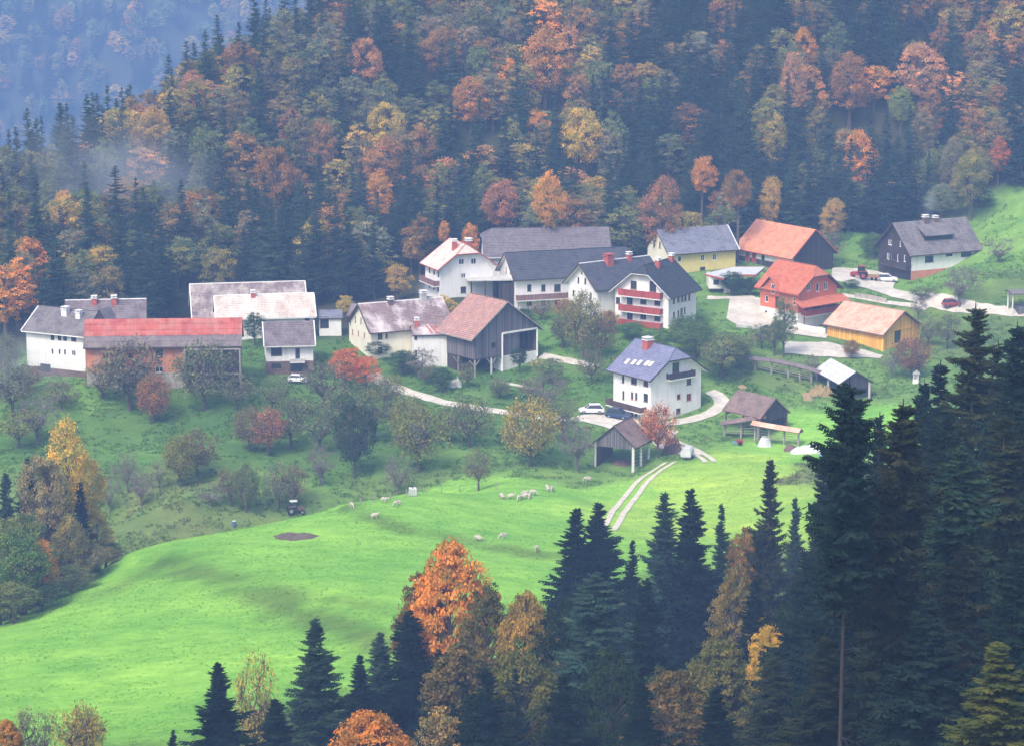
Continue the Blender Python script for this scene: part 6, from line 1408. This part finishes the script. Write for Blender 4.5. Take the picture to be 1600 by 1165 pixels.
forest.sort(key=lambda f: (not (-40 < f[3] < 1640 and f[4] < 700), f[1]))
placed = []
for X, Y, z, px, py in forest:
    cpy = py - 60; con = random.random() < conif_p(px, cpy)
    if con:
        hh = random.uniform(13, 21); tn = 'spruce' if random.random() < .72 else 'spruce_mid'; v = random.randrange(5); tint = jtint(TINT[tn]); sx = random.uniform(.95, 1.35)
        row = (X, Y, z, v, hh, hh * sx, tint, tn)
        if cnt['S'] < 275:
            cnt['S'] += 1; o = link('spruce_tree', FAR_S[v][0], None, (X, Y, z), random.uniform(0, 6.28)); o.scale = (hh * sx, hh * sx, hh); o['tint'] = tint
            tag(o, fresh(f'{"tall" if hh > 18.3 else "short" if hh < 15.7 else "middling"} {WORD[tn]} spruce', px, cpy), 'tree', 'spruces of the hillside forest')
        else: inst['S'].append(row)
    else:
        hh = random.uniform(10, 16); rx = random.uniform(3.3, 5.6); right = px > 1250 and cpy < 230; tn = pick(BTR if right else BT); v = random.randrange(7); tint = jtint(TINT[tn]); H0 = FAR_B[v][1]; row = (X, Y, z, v, hh / H0, rx, tint, tn)
        if cnt['B'] < 275:
            cnt['B'] += 1; o = link('broadleaf_tree', FAR_B[v][0], None, (X, Y, z), random.uniform(0, 6.28)); o.scale = (rx, rx, hh / H0); o['tint'] = tint
            tag(o, fresh(f'{"broad" if rx > 4.5 else "slim"} {WORD[tn]} broadleaf tree', px, cpy), 'tree', 'broadleaf trees of the hillside forest')
        else: inst['B'].append(row)
print('forest', len(forest), cnt, len(inst['B']), len(inst['S']))
def scatter(name, rows, meshes, label, cat):
    """one forest mass: every tree placed by a point, drawn with geometry nodes"""
    me = bpy.data.meshes.new(name); P = np.array([r[:3] for r in rows], np.float32); me.vertices.add(len(P)); me.vertices.foreach_set('co', P.ravel())
    def att(n_, typ, vals, key): a = me.attributes.new(n_, typ, 'POINT'); a.data.foreach_set(key, np.array(vals, np.float32 if typ != 'INT' else np.int32).ravel())
    att('pick', 'INT', [r[3] for r in rows], 'value'); att('size', 'FLOAT_VECTOR', [(r[5], r[5], r[4]) for r in rows], 'vector'); att('turn', 'FLOAT_VECTOR', [(0, 0, random.uniform(0, 6.28)) for _ in rows], 'vector'); att('tint', 'FLOAT_COLOR', [(*r[6], 1) for r in rows], 'color')
    o = link(name, me); tag(o, label, cat, None, 'stuff')
    ng = bpy.data.node_groups.new(name, 'GeometryNodeTree'); ng.interface.new_socket('Geometry', in_out='INPUT', socket_type='NodeSocketGeometry'); ng.interface.new_socket('Geometry', in_out='OUTPUT', socket_type='NodeSocketGeometry')
    gi = ng.nodes.new('NodeGroupInput'); go = ng.nodes.new('NodeGroupOutput'); ip = ng.nodes.new('GeometryNodeInstanceOnPoints'); g2i = ng.nodes.new('GeometryNodeGeometryToInstance')
    srcs = {}
    for ob in bpy.data.objects:
        if ob.type == 'MESH' and ob.data in meshes and ob.data not in srcs and ob.users_collection: srcs[ob.data] = ob
    for mm in reversed(meshes):
        oi = ng.nodes.new('GeometryNodeObjectInfo'); oi.inputs[0].default_value = srcs[mm]; oi.transform_space = 'ORIGINAL'; ng.links.new(oi.outputs['Geometry'], g2i.inputs[0])
    def named(n_, typ): a = ng.nodes.new('GeometryNodeInputNamedAttribute'); a.data_type = typ; a.inputs[0].default_value = n_; return a.outputs[0]
    ng.links.new(gi.outputs[0], ip.inputs['Points']); ng.links.new(g2i.outputs[0], ip.inputs['Instance']); ip.inputs['Pick Instance'].default_value = True
    ng.links.new(named('pick', 'INT'), ip.inputs['Instance Index']); ng.links.new(named('size', 'FLOAT_VECTOR'), ip.inputs['Scale']); ng.links.new(named('turn', 'FLOAT_VECTOR'), ip.inputs['Rotation'])
    ng.links.new(ip.outputs[0], go.inputs[0]); md = o.modifiers.new('trees', 'NODES'); md.node_group = ng; return o
BM = [f[0] for f in FAR_B]; SM = [f[0] for f in FAR_S]
if inst['B']: scatter('forest', inst['B'], BM, 'mass of further broadleaf trees filling the top of the hillside', 'forest')
if inst['S']: scatter('forest', inst['S'], SM, 'mass of further spruces filling the top of the hillside', 'forest')
# far mountain forest
def mz(x, y):
    i = min(len(mxs) - 2, max(0, int(np.searchsorted(mxs, x) - 1))); j = min(len(mys) - 2, max(0, int(np.searchsorted(mys, y) - 1))); fx = (x - mxs[i]) / (mxs[i + 1] - mxs[i]); fy = (y - mys[j]) / (mys[j + 1] - mys[j])
    return (MZ[j, i] * (1 - fx) + MZ[j, i + 1] * fx) * (1 - fy) + (MZ[j + 1, i] * (1 - fx) + MZ[j + 1, i + 1] * fx) * fy
rows = {'B': [], 'S': []}
for _ in range(15000):
    Y = random.uniform(1250, 2750); X = random.uniform(-.36, .12) * Y
    z = mz(X, Y); px, py = projpx(X, Y, z)
    if not (-500 < px < 900 and -350 < py < 420): continue
    if random.random() < .55: hh = random.uniform(17, 27); rows['S'].append((X, Y, z, random.randrange(5), hh, hh * 1.3, jtint(TINT['spruce']), ''))
    else:
        tn = pick([('grey_green', .35), ('olive', .2), ('brown', .2), ('rust', .14), ('pinkish', .04), ('ochre', .07), ('orange', .03)]); v = random.randrange(7); rows['B'].append((X, Y, z, v, random.uniform(5, 8.5), random.uniform(5, 9), [min(.8, c_ * 1.5) for c_ in jtint(TINT[tn])], ''))
print('far', len(rows['B']), len(rows['S']))
scatter('mountain_forest', rows['B'], BM, 'hazy blue broadleaf forest on the far mountain', 'forest'); scatter('mountain_forest', rows['S'], SM, 'hazy blue spruce forest on the far mountain', 'forest')
# off-frame and slope-base filler woods seen only at the edges (foreground slope)
rows = {'B': [], 'S': []}
for _ in range(520):
    X, Y = random.uniform(-90, 90), random.uniform(110, 330); z = hgt(X, Y); px, py = projpx(X, Y, z)
    if not ((px > 620 and Y < 262 and Y > 175 and py > 1080) or (px > 1290 and Y < 340 and Y > 150) or (px < 150 and 318 < Y)): continue
    if any(abs(X - on_ray(r[0], r[1], r[2]).x) < 2 and abs(Y - r[2]) < 3 for r in FORE): continue
    if random.random() < .5 or px > 1290: hh = random.uniform(9, 15) if px < 1290 else random.uniform(14, 20); top = projpx(X, Y, z + hh)[1]
    else: hh = random.uniform(7, 10); top = projpx(X, Y, z + hh)[1]
    if px > 1290 and top < 700 and px < 1480: continue
    if px <= 1290 and px > 620 and top < 1000: continue
    if px > 1480 and top < 560: continue
    if px < 150 and top < 820: continue
    if (hh >= 9): rows['S'].append((X, Y, z, random.randrange(5), hh, hh * 1.2, jtint(TINT['spruce_dark']), ''))
    else: rows['B'].append((X, Y, z, random.randrange(7), hh / 2.7, random.uniform(2.2, 3.5), jtint(TINT[random.choice(['darkgreen', 'brown', 'olive'])]), ''))
print('under', len(rows['B']), len(rows['S']))
if rows['S']: scatter('undergrowth', rows['S'], SM, 'young spruces crowding between the tall foreground trees', 'undergrowth')
if rows['B']: scatter('undergrowth', rows['B'], BM, 'leafy undergrowth between the tall foreground trees', 'undergrowth')

# grass tufts and weeds standing in the turf, one by one points (nobody could count them)
def tuft(seed, n=9, tall=1.):
    rng = np.random.default_rng(seed); g = Geo(); b_ = rng.uniform(-.32, .32, (n, 3)) * np.array([1, 1, 0]); d = np.concatenate([rng.normal(size=(n, 2)) * .14, np.full((n, 1), .2 * tall)], 1) * rng.uniform(.6, 1.3, (n, 1)); sd_ = unit(np.cross(d, rng.normal(size=(n, 3)))) * .055
    g.quads(np.stack([b_ - sd_ - np.array([0, 0, .03]), b_ + sd_ - np.array([0, 0, .03]), b_ + d + sd_ * .3, b_ + d - sd_ * .3], 1), rng.random(n), 0); return g.mesh('grass_tuft', LEAF)
TUFTS = [tuft(900, 10), tuft(901, 8, 1.4), tuft(902, 12, .8)]
cells = set()
for G in SHEETS:
    for x, y in G: 
        for dx in (-1, 0, 1):
            for dy in (-1, 0, 1): cells.add((int(math.floor(x / .5)) + dx, int(math.floor(y / .5)) + dy))
rg = np.random.default_rng(55); nT = 90000; TYs = rg.uniform(238, 545, nT); TXs = rg.uniform(-.215, .215, nT) * TYs
ci = gcol.reshape(ny, nx, 3)[np.clip(np.searchsorted(GY, TYs), 0, ny - 1), np.clip(np.searchsorted(GX, TXs), 0, nx - 1)]
TZs = HGT(TXs, TYs); dens_ = vnoise(TXs + 400, TYs + 400, 61, 6.) + vnoise(TXs + 400, TYs + 400, 62, 1.8) * .7
rows = []
inside = []
for k_, p_ in HP.items(): inside.append((p_[0], p_[1], math.cos(p_[2]), math.sin(p_[2]), p_[3] - .3, p_[4] - .3))
keep = (ci[:, 1] > .12) & (dens_ > -.12)
for a0, b0, c_, s_, A_, B_ in inside:
    u_ = (TXs - a0) * c_ + (TYs - b0) * s_; v_ = -(TXs - a0) * s_ + (TYs - b0) * c_; keep &= ~((np.abs(u_) < A_) & (np.abs(v_) < B_))
for i in np.where(keep)[0]:
    if (int(math.floor(TXs[i] / .5)), int(math.floor(TYs[i] / .5))) in cells: continue
    c_ = ci[i]; mown = c_[1] > .34 or (c_[1] > .2 and abs(TXs[i]) < 60 and TYs[i] < 372); k = rg.uniform(.88, 1.12) if mown else rg.uniform(.6, 1.25); wd_ = rg.random() < (.01 if mown else .07)
    if mown and rg.random() < .4: continue
    sz_ = (.28, .55) if mown else (.6, 1.5)
    rows.append((TXs[i], TYs[i], TZs[i], int(rg.integers(3)), rg.uniform(*sz_), rg.uniform(*sz_), [c_[0] * k * (1.5 if wd_ else 1), c_[1] * k * (.75 if wd_ else 1), c_[2] * k], ''))
scatter_src = [tag(link('grass_tuft', m_, None, at(*p_, 300)), l_, 'grass') for m_, p_, l_ in zip(TUFTS, ((420, 870), (560, 850), (880, 800)), ('short grass tuft on the pasture below the soil heap', 'taller grass tuft on the open pasture', 'low grass tuft near the flock of sheep'))]
for o_ in scatter_src: o_['kind'] = 'stuff'; o_['tint'] = (.2, .45, .07)
print('tufts', len(rows)); scatter('grass', rows, TUFTS, 'grass tufts and weeds standing in the turf', 'grass')

# ------------------------------------------------------------------ vehicles, animals, small things
def car(label, px, py, yaw, paint, L=4.2, W=1.75, Hh=1.5, kind='car', ymin=380, lift=.16):
    q = at(px, py, ymin); root = empty('parked_car', q + Vector((0, 0, lift)), yaw, label, 'car'); b = MB()
    prof = [(-.5, .35, .55, .55), (-.5, .7, .9, .86), (-.42, .82, 1., .9), (-.2, .86, 1., .9), (.15, .9, 1., .9), (.36, .8, 1., .86), (.49, .66, .92, .8), (.5, .35, .6, .55)]
    rings = []
    for x, zt, wy, _ in prof:
        X = x * L; zb = .28; hw = W / 2 * wy; zt *= 1.02; rings.append([Vector((X, -hw, zb)), Vector((X, hw, zb)), Vector((X, hw, zt * .8)), Vector((X, hw * .93, zt)), Vector((X, -hw * .93, zt)), Vector((X, -hw, zt * .8))])
    b.loft(rings); b.obj('body', MAT[paint], root, weld=True)
    g = MB(); x0, x1, x2, x3 = -.46 * L, -.34 * L, .08 * L, .26 * L; z0, z1 = .84, Hh - .03; hw0, hw1 = W * .45, W * .36
    bot = [Vector((x0, -hw0, z0)), Vector((x0, hw0, z0)), Vector((x3, hw0, z0)), Vector((x3, -hw0, z0))]; tp = [Vector((x1, -hw1, z1)), Vector((x1, hw1, z1)), Vector((x2, hw1, z1)), Vector((x2, -hw1, z1))]
    g.loft([bot, tp]); g.obj('glazing', MAT['glass_dark'], root)
    r = MB(); r.loft([[p + Vector((0, 0, .004)) for p in tp], [p * .97 + Vector((0, 0, z1 * .03 + .06)) for p in tp]]); 
    for p, t_ in zip(bot, tp): r.bar(p, t_, .035)
    r.obj('roof_panel', MAT[paint], root)
    for sx in (-.31, .31):
        for sy in (-1, 1):
            w_ = MB(); rg = [[Vector((math.cos(t_) * .32, y_, math.sin(t_) * .32)) for t_ in [i * math.pi / 6 for i in range(12)]] for y_ in (-.1, .1)]; w_.loft(rg); wh = w_.obj('wheel', MAT['rubber'], root, (sx * L, sy * (W / 2 - .1), .32))
            w_ = MB(); rg = [[Vector((math.cos(t_) * .19, y_, math.sin(t_) * .19)) for t_ in [i * math.pi / 6 for i in range(12)]] for y_ in (-.112, .112)]; w_.loft(rg); w_.obj('rim', MAT['steel'], wh)
    for sy in (-1, 1):
        m_ = MB(); m_.box(L / 2 - .12, L / 2 - .02, -.16, .16, .55, .68); m_.obj('headlight', MAT['curtain'], root, (0, sy * W * .36, 0))
        m_ = MB(); m_.box(-L / 2 - .015, -L / 2 + .06, -.12, .12, .6, .75); m_.obj('tail_light', MAT['paint_red'], root, (0, sy * W * .38, 0))
    return root
car('white estate car parked on the gravel left of the blue roofed house', 924, 646, .05 + math.pi, 'metal_white', 4.3, 1.75, 1.5)
car('dark blue car parked nose out under the wooden balcony', 966, 654, -.5, 'metal_blue', 4.2, 1.75, 1.65)
car('white car parked beside the dark timber chalet', 1385, 441, -.1, 'metal_white', 4.3)
car('small red car on the upper road above the big spruces', 1487, 480, .2, 'paint_red', 3.6, 1.6, 1.4)
car('car half covered by a white tarpaulin below the small cottage', 466, 598, -.15, 'metal_white', 3.6, 1.6, 1.3)
def tractor(label, px, py, yaw, paint, sc=1., cab='metal_white', ymin=380, lift=.16):
    q = at(px, py, ymin); root = empty('tractor', q + Vector((0, 0, lift)), yaw, label, 'tractor'); root.scale = (sc,) * 3
    m_ = MB(); m_.loft([[Vector((x, s_ * w_, z)) for s_, z in ((-1, z0), (1, z0), (1, z1), (-1, z1))] for x, w_, z0, z1 in ((.2, .35, .6, 1.35), (1.5, .33, .62, 1.3), (1.75, .28, .7, 1.15))]); m_.box(-.9, .25, -.3, .3, .55, 1.0); m_.obj('bonnet', MAT[paint], root)
    m_ = MB()
    for x, y_ in ((-.85, -.5), (-.85, .5), (.3, -.45), (.3, .45)): m_.bar((x, y_, 1.0), (x * .9, y_ * .95, 2.35), .04)
    m_.obj('cab_frame', MAT['rubber'], root); m_ = MB(); m_.box(-.95, .4, -.58, .58, 2.35, 2.47); m_.obj('cab_roof', MAT[cab], root); m_ = MB(); m_.box(-.8, .24, -.46, .46, 1.02, 2.33); m_.obj('glazing', MAT['glass_dark'], root)
    for x, y_, r_, w_ in ((-.75, -.75, .72, .2), (-.75, .75, .72, .2), (1.25, -.65, .42, .13), (1.25, .65, .42, .13)):
        k = MB(); k.loft([[Vector((math.cos(t_) * r_, yy_, math.sin(t_) * r_)) for t_ in [i * math.pi / 7 for i in range(14)]] for yy_ in (-w_, w_)]); wh = k.obj('wheel', MAT['rubber'], root, (x, y_, r_)); k = MB(); k.loft([[Vector((math.cos(t_) * r_ * .5, yy_, math.sin(t_) * r_ * .5)) for t_ in [i * math.pi / 5 for i in range(10)]] for yy_ in (-w_ - .01, w_ + .01)]); k.obj('rim', MAT['paint_red' if paint == 'paint_red' else 'steel'], wh)
    for y_ in (-.75, .75): k = MB(); k.box(-1.3, .1, y_ - .22, y_ + .22, 1.48, 1.54); k.obj('mudguard', MAT[paint], root)
    return root
tractor('red tractor parked on the upper forecourt', 1343, 437, 2.9, 'paint_red', 1.05, 'paint_red')
tractor('small dark tractor with white cab at the pasture crest', 461, 802, .2, 'base_brown', .85, 'metal_white', 300, 0.)
# flat trailer behind the red tractor
q = at(1363, 439, 380); root = empty('trailer', q + Vector((0, 0, .16)), -.15, 'low red farm trailer between the red tractor and the white car', 'trailer')
m_ = MB(); m_.box(-1.3, 1.3, -.8, .8, .6, .72); m_.box(-1.9, -1.3, -.05, .05, .55, .65); m_.obj('bed', MAT['paint_red'], root)
m_ = MB(); m_.box(-1.3, 1.3, -.8, -.76, .724, 1.0); m_.box(-1.3, 1.3, .76, .8, .724, 1.0); m_.obj('side_board', MAT['hay'], root)
for x in (-.1, .7):
    for y_ in (-.8, .8): k = MB(); k.loft([[Vector((math.cos(t_) * .3, yy_, math.sin(t_) * .3)) for t_ in [i * math.pi / 5 for i in range(10)]] for yy_ in (-.09, .09)]); k.obj('wheel', MAT['rubber'], root, (x, y_, .3))
# sheep: one continuous body grown from a skeleton
def sheep_mesh(graze):
    J = [(0, 0, .62, .25), (.32, 0, .64, .24), (-.32, 0, .64, .24), (.52, 0, .70, .15), ((.72, 0, .45, .10) if graze else (.60, 0, .80, .12)), ((.80, 0, .22, .085) if graze else (.68, 0, .90, .10)), ((.92, 0, .10, .055) if graze else (.84, 0, .83, .06)), (-.5, 0, .6, .1), (-.58, 0, .45, .04)]
    Ed = [(0, 1), (0, 2), (1, 3), (3, 4), (4, 5), (5, 6), (2, 7), (7, 8)]
    for i, (x, y_) in enumerate(((.3, -.14), (.3, .14), (-.34, -.14), (-.34, .14))):
        n_ = len(J); J += [(x, y_, .42, .08), (x, y_ * 1.05, .22, .045), (x + .01, y_ * 1.05, .02, .04)]; Ed += [(1 if x > 0 else 2, n_), (n_, n_ + 1), (n_ + 1, n_ + 2)]
    n_ = len(J); J += [(J[5][0] - .05, .12, J[5][2] + .05, .03), (J[5][0] - .05, -.12, J[5][2] + .05, .03)]; Ed += [(5, n_), (5, n_ + 1)]
    me = bpy.data.meshes.new('sheep'); me.from_pydata([j[:3] for j in J], Ed, []); o = bpy.data.objects.new('sheep_tmp', me); COL.objects.link(o); s = o.modifiers.new('s', 'SKIN'); s.use_smooth_shade = True
    for v, j in zip(me.skin_vertices[0].data, J): v.radius = (j[3], j[3])
    me.skin_vertices[0].data[0].use_root = True; u = o.modifiers.new('u', 'SUBSURF'); u.levels = u.render_levels = 1
    dg = bpy.context.evaluated_depsgraph_get(); r = bpy.data.meshes.new_from_object(o.evaluated_get(dg)); bpy.data.objects.remove(o); r.name = 'sheep'; r.materials.clear(); r.materials.append(MAT['wool']); return r
SHM = [sheep_mesh(True), sheep_mesh(False)]
SHEEP = [(785, 779, 'leftmost sheep of the flock grazing near the pasture crest'), (798, 779, 'second sheep from the left in the flock near the pasture crest'), (812, 781, 'sheep on the lower left of the tight flock knot'), (819, 779, 'sheep in the middle of the tight flock knot'), (819, 775, 'uppermost left sheep of the tight flock knot'), (827, 778, 'lower right sheep of the tight flock knot'), (832, 773, 'upper right sheep of the tight flock knot'),
 (856, 767, 'left sheep of the pair under the brown roofed hayrack'), (863, 767, 'right sheep of the pair under the brown roofed hayrack'), (622, 790, 'sheep grazing just below the white crate'), (585, 810, 'lone sheep above the dark grassy terrace'), (549, 793, 'sheep at the crest right of the tractor'), (787, 841, 'lone sheep right of the red orange topped tree'), (838, 861, 'sheep closest to the twin dark spruces'), (748, 845, 'pale sheep half hidden by the red orange topped tree'), (919, 752, 'sheep standing just left of the brown roofed hayrack'), (600, 785, 'small sheep near the wire fence at the crest')]
for i, (px, py, lab) in enumerate(SHEEP):
    q = at(px, py, 300); o = link('sheep', SHM[i % 3 == 1], None, q, random.uniform(0, 6.28)); o.scale = (1.0,) * 3; tag(o, lab, 'sheep', 'sheep on the pasture')
# white crate (covered pallet tank) at the crest, blue drum
q = at(645, 774, 300); c = empty('water_tank', q, .2, 'white box shaped water tank on the pasture crest', 'tank'); m_ = MB(); m_.box(-.5, .5, -.5, .5, .15, 1.15); m_.obj('body', MAT['metal_white'], c)
m_ = MB(); [m_.box(x, x + .1, -.55, .55, 0, .146) for x in (-.55, -.05, .45)]; m_.obj('base', MAT['wood_post'], c); m_ = MB()
for z in (.3, .6, .9): m_.box(-.53, .53, -.53, -.503, z, z + .03); m_.box(-.53, .53, .503, .53, z, z + .03)
for x in (-.5, -.17, .17, .47): m_.box(x, x + .03, -.56, -.533, .15, 1.16)
m_.obj('cage', MAT['steel'], c); m_ = MB(); m_.bar((0, 0, 1.154), (0, 0, 1.22), .15, 0, 10); m_.obj('lid', MAT['rubber'], c)
q = at(366, 822, 300); c = empty('barrel', q, 0, 'small blue barrel at the left end of the pasture crest', 'barrel'); m_ = MB(); m_.loft([[Vector((math.cos(t_) * r_, math.sin(t_) * r_, z)) for t_ in [i * math.pi / 6 for i in range(12)]] for r_, z in ((.28, 0), (.3, .1), (.3, .4), (.31, .45), (.3, .5), (.28, .85))]); m_.obj('body', MAT['plastic_blue'], c, smooth=False)
m_ = MB(); m_.bar((0, 0, .854), (0, 0, .9), .26, 0, 12); m_.obj('lid', MAT['metal_white'], c)
# soil patch on the meadow: a low heap of bare earth
q0 = at(461, 838, 300); G = 34; th = np.linspace(0, 2 * np.pi, G, endpoint=False); rr_ = 1 + .05 * np.sin(3 * th + 1) + .05 * np.sin(7 * th) + .03 * np.sin(11 * th); m_ = MB(); prev = None
rx_, ry_ = 3.1, 2.6
for f in (1., .8, .55, .3, .08):
    ring = []
    for t_, r_ in zip(th, rr_):
        x, y_ = q0.x + math.cos(t_) * r_ * rx_ * f, q0.y + math.sin(t_) * r_ * ry_ * f; ring.append(Vector((x - q0.x, y_ - q0.y, hgt(x, y_) - q0.z + (-.05 if f == 1. else .25 * (1 - f) + .12 + random.uniform(-.07, .07)))))
    if prev:
        for i in range(G): m_.face([prev[i], prev[(i + 1) % G], ring[(i + 1) % G], ring[i]])
    prev = ring
m_.face(prev); tag(m_.obj('soil_heap', MAT['soil'], None, q0), 'flat oval heap of dark bare soil on the bright meadow', 'soil heap')
# pasture fence along the crest
FP = [(563, 789), (585, 785), (610, 781), (635, 776), (662, 772), (690, 770), (718, 768), (746, 766), (775, 763)]
Q = [at(*p, 300) for p in FP]; fr_ = empty('pasture_fence', Q[0], 0, 'thin wire fence with wooden posts along the pasture crest', 'fence')
for q in Q: m_ = MB(); m_.bar((0, 0, -.3), (0, 0, 1.15), .05); m_.obj('post', MAT['wood_post'], fr_, q - Q[0])
m_ = MB()
for a_, b_ in zip(Q[:-1], Q[1:]):
    for z in (.5, 1.0): m_.bar(a_ - Q[0] + Vector((0, 0, z)), b_ - Q[0] + Vector((0, 0, z)), .012)
m_.obj('wire', MAT['steel'], fr_)
# tarpaulins and gear at the hayracks
def heap(name, px, py, rx, ry, hz, mat, label, cat, ymin=380, rough_=.12, sm=True):
    q = at(px, py, ymin); n = 15; X, Y_ = np.meshgrid(np.linspace(-1, 1, n), np.linspace(-1, 1, n)); rg_ = np.random.default_rng(int(px)); e = np.maximum(np.abs(X), np.abs(Y_))
    amp = 1 + rg_.normal(size=X.shape) * .06 * e; wx_, wy_ = X * amp * rx, Y_ * amp * ry; r2 = np.clip(np.hypot(X, Y_), 0, 1.42)
    Z = hz * np.clip(1.25 - r2 ** 2.2 * 1.15, 0, 1) * (1 + rg_.normal(size=X.shape) * rough_) + np.where(e > .97, -.25, .04); G = HGT(wx_.ravel() + q.x, wy_.ravel() + q.y).reshape(X.shape) - q.z
    me_ = grid_mesh(name, wx_, wy_, Z + G, [MAT[mat]]); me_.polygons.foreach_set('use_smooth', [sm] * len(me_.polygons)); return tag(link(name, me_, None, q), label, cat)
heap('tarpaulin', 1262, 706, 2.9, 1.6, .9, 'tarp_white', 'large white tarpaulin covering a heap beside the pale roofed hayrack', 'tarpaulin')
heap('tarpaulin', 1195, 697, 1.2, .9, 1.3, 'tarp_white', 'white and blue sheet thrown over gear under the hayrack', 'tarpaulin')
heap('tarpaulin', 1290, 712, 1.1, .8, .8, 'tarp_blue', 'small blue sheeting peeping past the big spruce', 'tarpaulin')
heap('straw_bale', 1235, 704, 1.1, .8, .9, 'base_brown', 'dark covered bale beside the large white tarpaulin', 'bale')
heap('hay_heap', 1262, 620, .9, 2.2, .35, 'hay', 'patch of yellow straw in front of the white roofed hayrack', 'straw')
heap('wood_pile', 1283, 617, 2.2, .8, 1.1, 'hay', 'brown stack of stored wood beside the white roofed hayrack', 'wood pile', rough_=.35, sm=False)
heap('wood_pile', 1050, 706, 1.6, 1.2, 1.7, 'base_brown', 'dark stack left of the white covered trailer', 'wood pile', rough_=.35, sm=False)
heap('hay_heap', 1160, 605, .8, .6, .3, 'hay', 'straw bundle near the curved hayrack end', 'straw')
heap('rubbish_heap', 712, 603, 1.1, .8, .8, 'concrete', 'pale clutter heap at the foot of the plank barn', 'clutter', rough_=.4, sm=False)
c = empty('farm_machine', at(1152, 695, 380), .1, 'red and blue farm implement under the front hayrack', 'machine'); m_ = MB(); m_.box(-.1, .9, -.4, .4, .4, .9); m_.bar((-1., 0, .45), (-.1, 0, .6), .06); m_.obj('body', MAT['paint_red'], c); m_ = MB(); m_.box(-.9, -.15, -.35, .35, .35, .6); m_.obj('hopper', MAT['tarp_blue'], c)
for y_ in (-.5, .5): k = MB(); k.loft([[Vector((math.cos(t_) * .35, yy_, math.sin(t_) * .35)) for t_ in [i * math.pi / 6 for i in range(12)]] for yy_ in (-.06, .06)]); k.obj('wheel', MAT['rubber'], c, (.4, y_, .35))
# white covered trailer by the track
q = at(1074, 716, 380); c = empty('trailer', q + Vector((0, 0, .1)), 1.3, 'white covered trailer standing where the track leaves the lane', 'trailer'); m_ = MB(); m_.loft([[Vector((x, s_ * w_, z)) for s_, z, w_ in ((-1, .5, .8), (1, .5, .8), (1, 1.4, .8), (1, 1.75, .5), (-1, 1.75, .5), (-1, 1.4, .8))] for x in (-1.4, 1.4)]); m_.obj('cover', MAT['tarp_white'], c)
m_ = MB(); m_.bar((-2.2, 0, .5), (-1.4, 0, .5), .05); m_.box(-1.4, 1.4, -.75, .75, .38, .49); m_.obj('chassis', MAT['steel'], c)
for y_ in (-.85, .85): k = MB(); k.loft([[Vector((math.cos(t_) * .32, yy_, math.sin(t_) * .32)) for t_ in [i * math.pi / 6 for i in range(12)]] for yy_ in (-.08, .08)]); k.obj('wheel', MAT['rubber'], c, (0, y_, .32))
# bench with red seat near the shrine, flower pots in yard
q = at(1447, 603, 380); c = empty('bench', q, .3, 'small reddish bench right of the wayside shrine', 'bench'); m_ = MB(); m_.box(-.8, .8, -.2, .2, .42, .48); m_.obj('seat', MAT['wood_mauve'], c)
for x in (-.6, .6): m_ = MB(); m_.box(x - .06, x + .06, -.18, .18, -.1, .416); m_.obj('leg', MAT['concrete'], c)

# ------------------------------------------------------------------ smoke and haze
def smoke(name, loc, sc, dens, label, rot=0.):
    bm = bmesh.new(); bmesh.ops.create_icosphere(bm, subdivisions=3, radius=1); me = bpy.data.meshes.new(name); bm.to_mesh(me); bm.free(); o = link(name, me, None, loc); o.scale = sc; o.rotation_euler = (0, rot, 0)
    m, t, out = nodes(name); tc = t.nodes.new('ShaderNodeTexCoord'); ln = N_(t, 'ShaderNodeVectorMath', operation='LENGTH'); t.links.new(tc.outputs['Object'], ln.inputs[0])
    n = noise(t, tc.outputs['Object'], 2.2, 3); r = ramp(t, ln.outputs['Value'], [(.0, (1, 1, 1)), (1., (0, 0, 0))]); k = ramp(t, n.outputs[0], [(.35, (0, 0, 0)), (.65, (1, 1, 1))])
    a = N_(t, 'ShaderNodeMath', operation='MULTIPLY'); t.links.new(r.outputs[0], a.inputs[0]); t.links.new(k.outputs[0], a.inputs[1]); b = N_(t, 'ShaderNodeMath', operation='MULTIPLY'); t.links.new(a.outputs[0], b.inputs[0]); b.inputs[1].default_value = dens
    v = t.nodes.new('ShaderNodeVolumePrincipled'); v.inputs['Color'].default_value = (.8, .88, 1., 1); t.links.new(b.outputs[0], v.inputs['Density']); t.links.new(v.outputs[0], out.inputs['Volume']); me.materials.append(m); tag(o, label, 'smoke', None, 'stuff'); return o
q = on_ray(662, 452, 468); smoke('chimney_smoke', q, (1.6, 1.2, 2.2), .5, 'thin blue smoke rising from the patchy roofed house')
q = on_ray(1452, 318, 522); smoke('chimney_smoke', q, (1.8, 1.4, 3.), .35, 'faint smoke above the dark timber chalet')
q = on_ray(165, 290, 535); smoke('mist', q, (26, 10, 16), .10, 'pale mist drifting over the left ridge')
q = on_ray(10, 590, 445); smoke('mist', q, (15, 14, 11), .05, 'thin mist hanging at the left end of the village')
bm = bmesh.new(); bmesh.ops.create_cube(bm, size=1); me = bpy.data.meshes.new('haze'); bm.to_mesh(me); bm.free(); hz = link('haze', me, None, (0, 1680, 55)); hz.scale = (3300, 3500, 790)
m, t, out = nodes('haze'); v = t.nodes.new('ShaderNodeVolumePrincipled'); v.inputs['Density'].default_value = HAZE_DENSITY; v.inputs['Color'].default_value = (*HAZE_COLOR, 1); v.inputs['Anisotropy'].default_value = -0.25; t.links.new(v.outputs[0], out.inputs['Volume'])
m.cycles.homogeneous_volume = True if hasattr(m.cycles, 'homogeneous_volume') else None
me.materials.append(m); tag(hz, kind='stuff')
print('objects', len(bpy.data.objects))
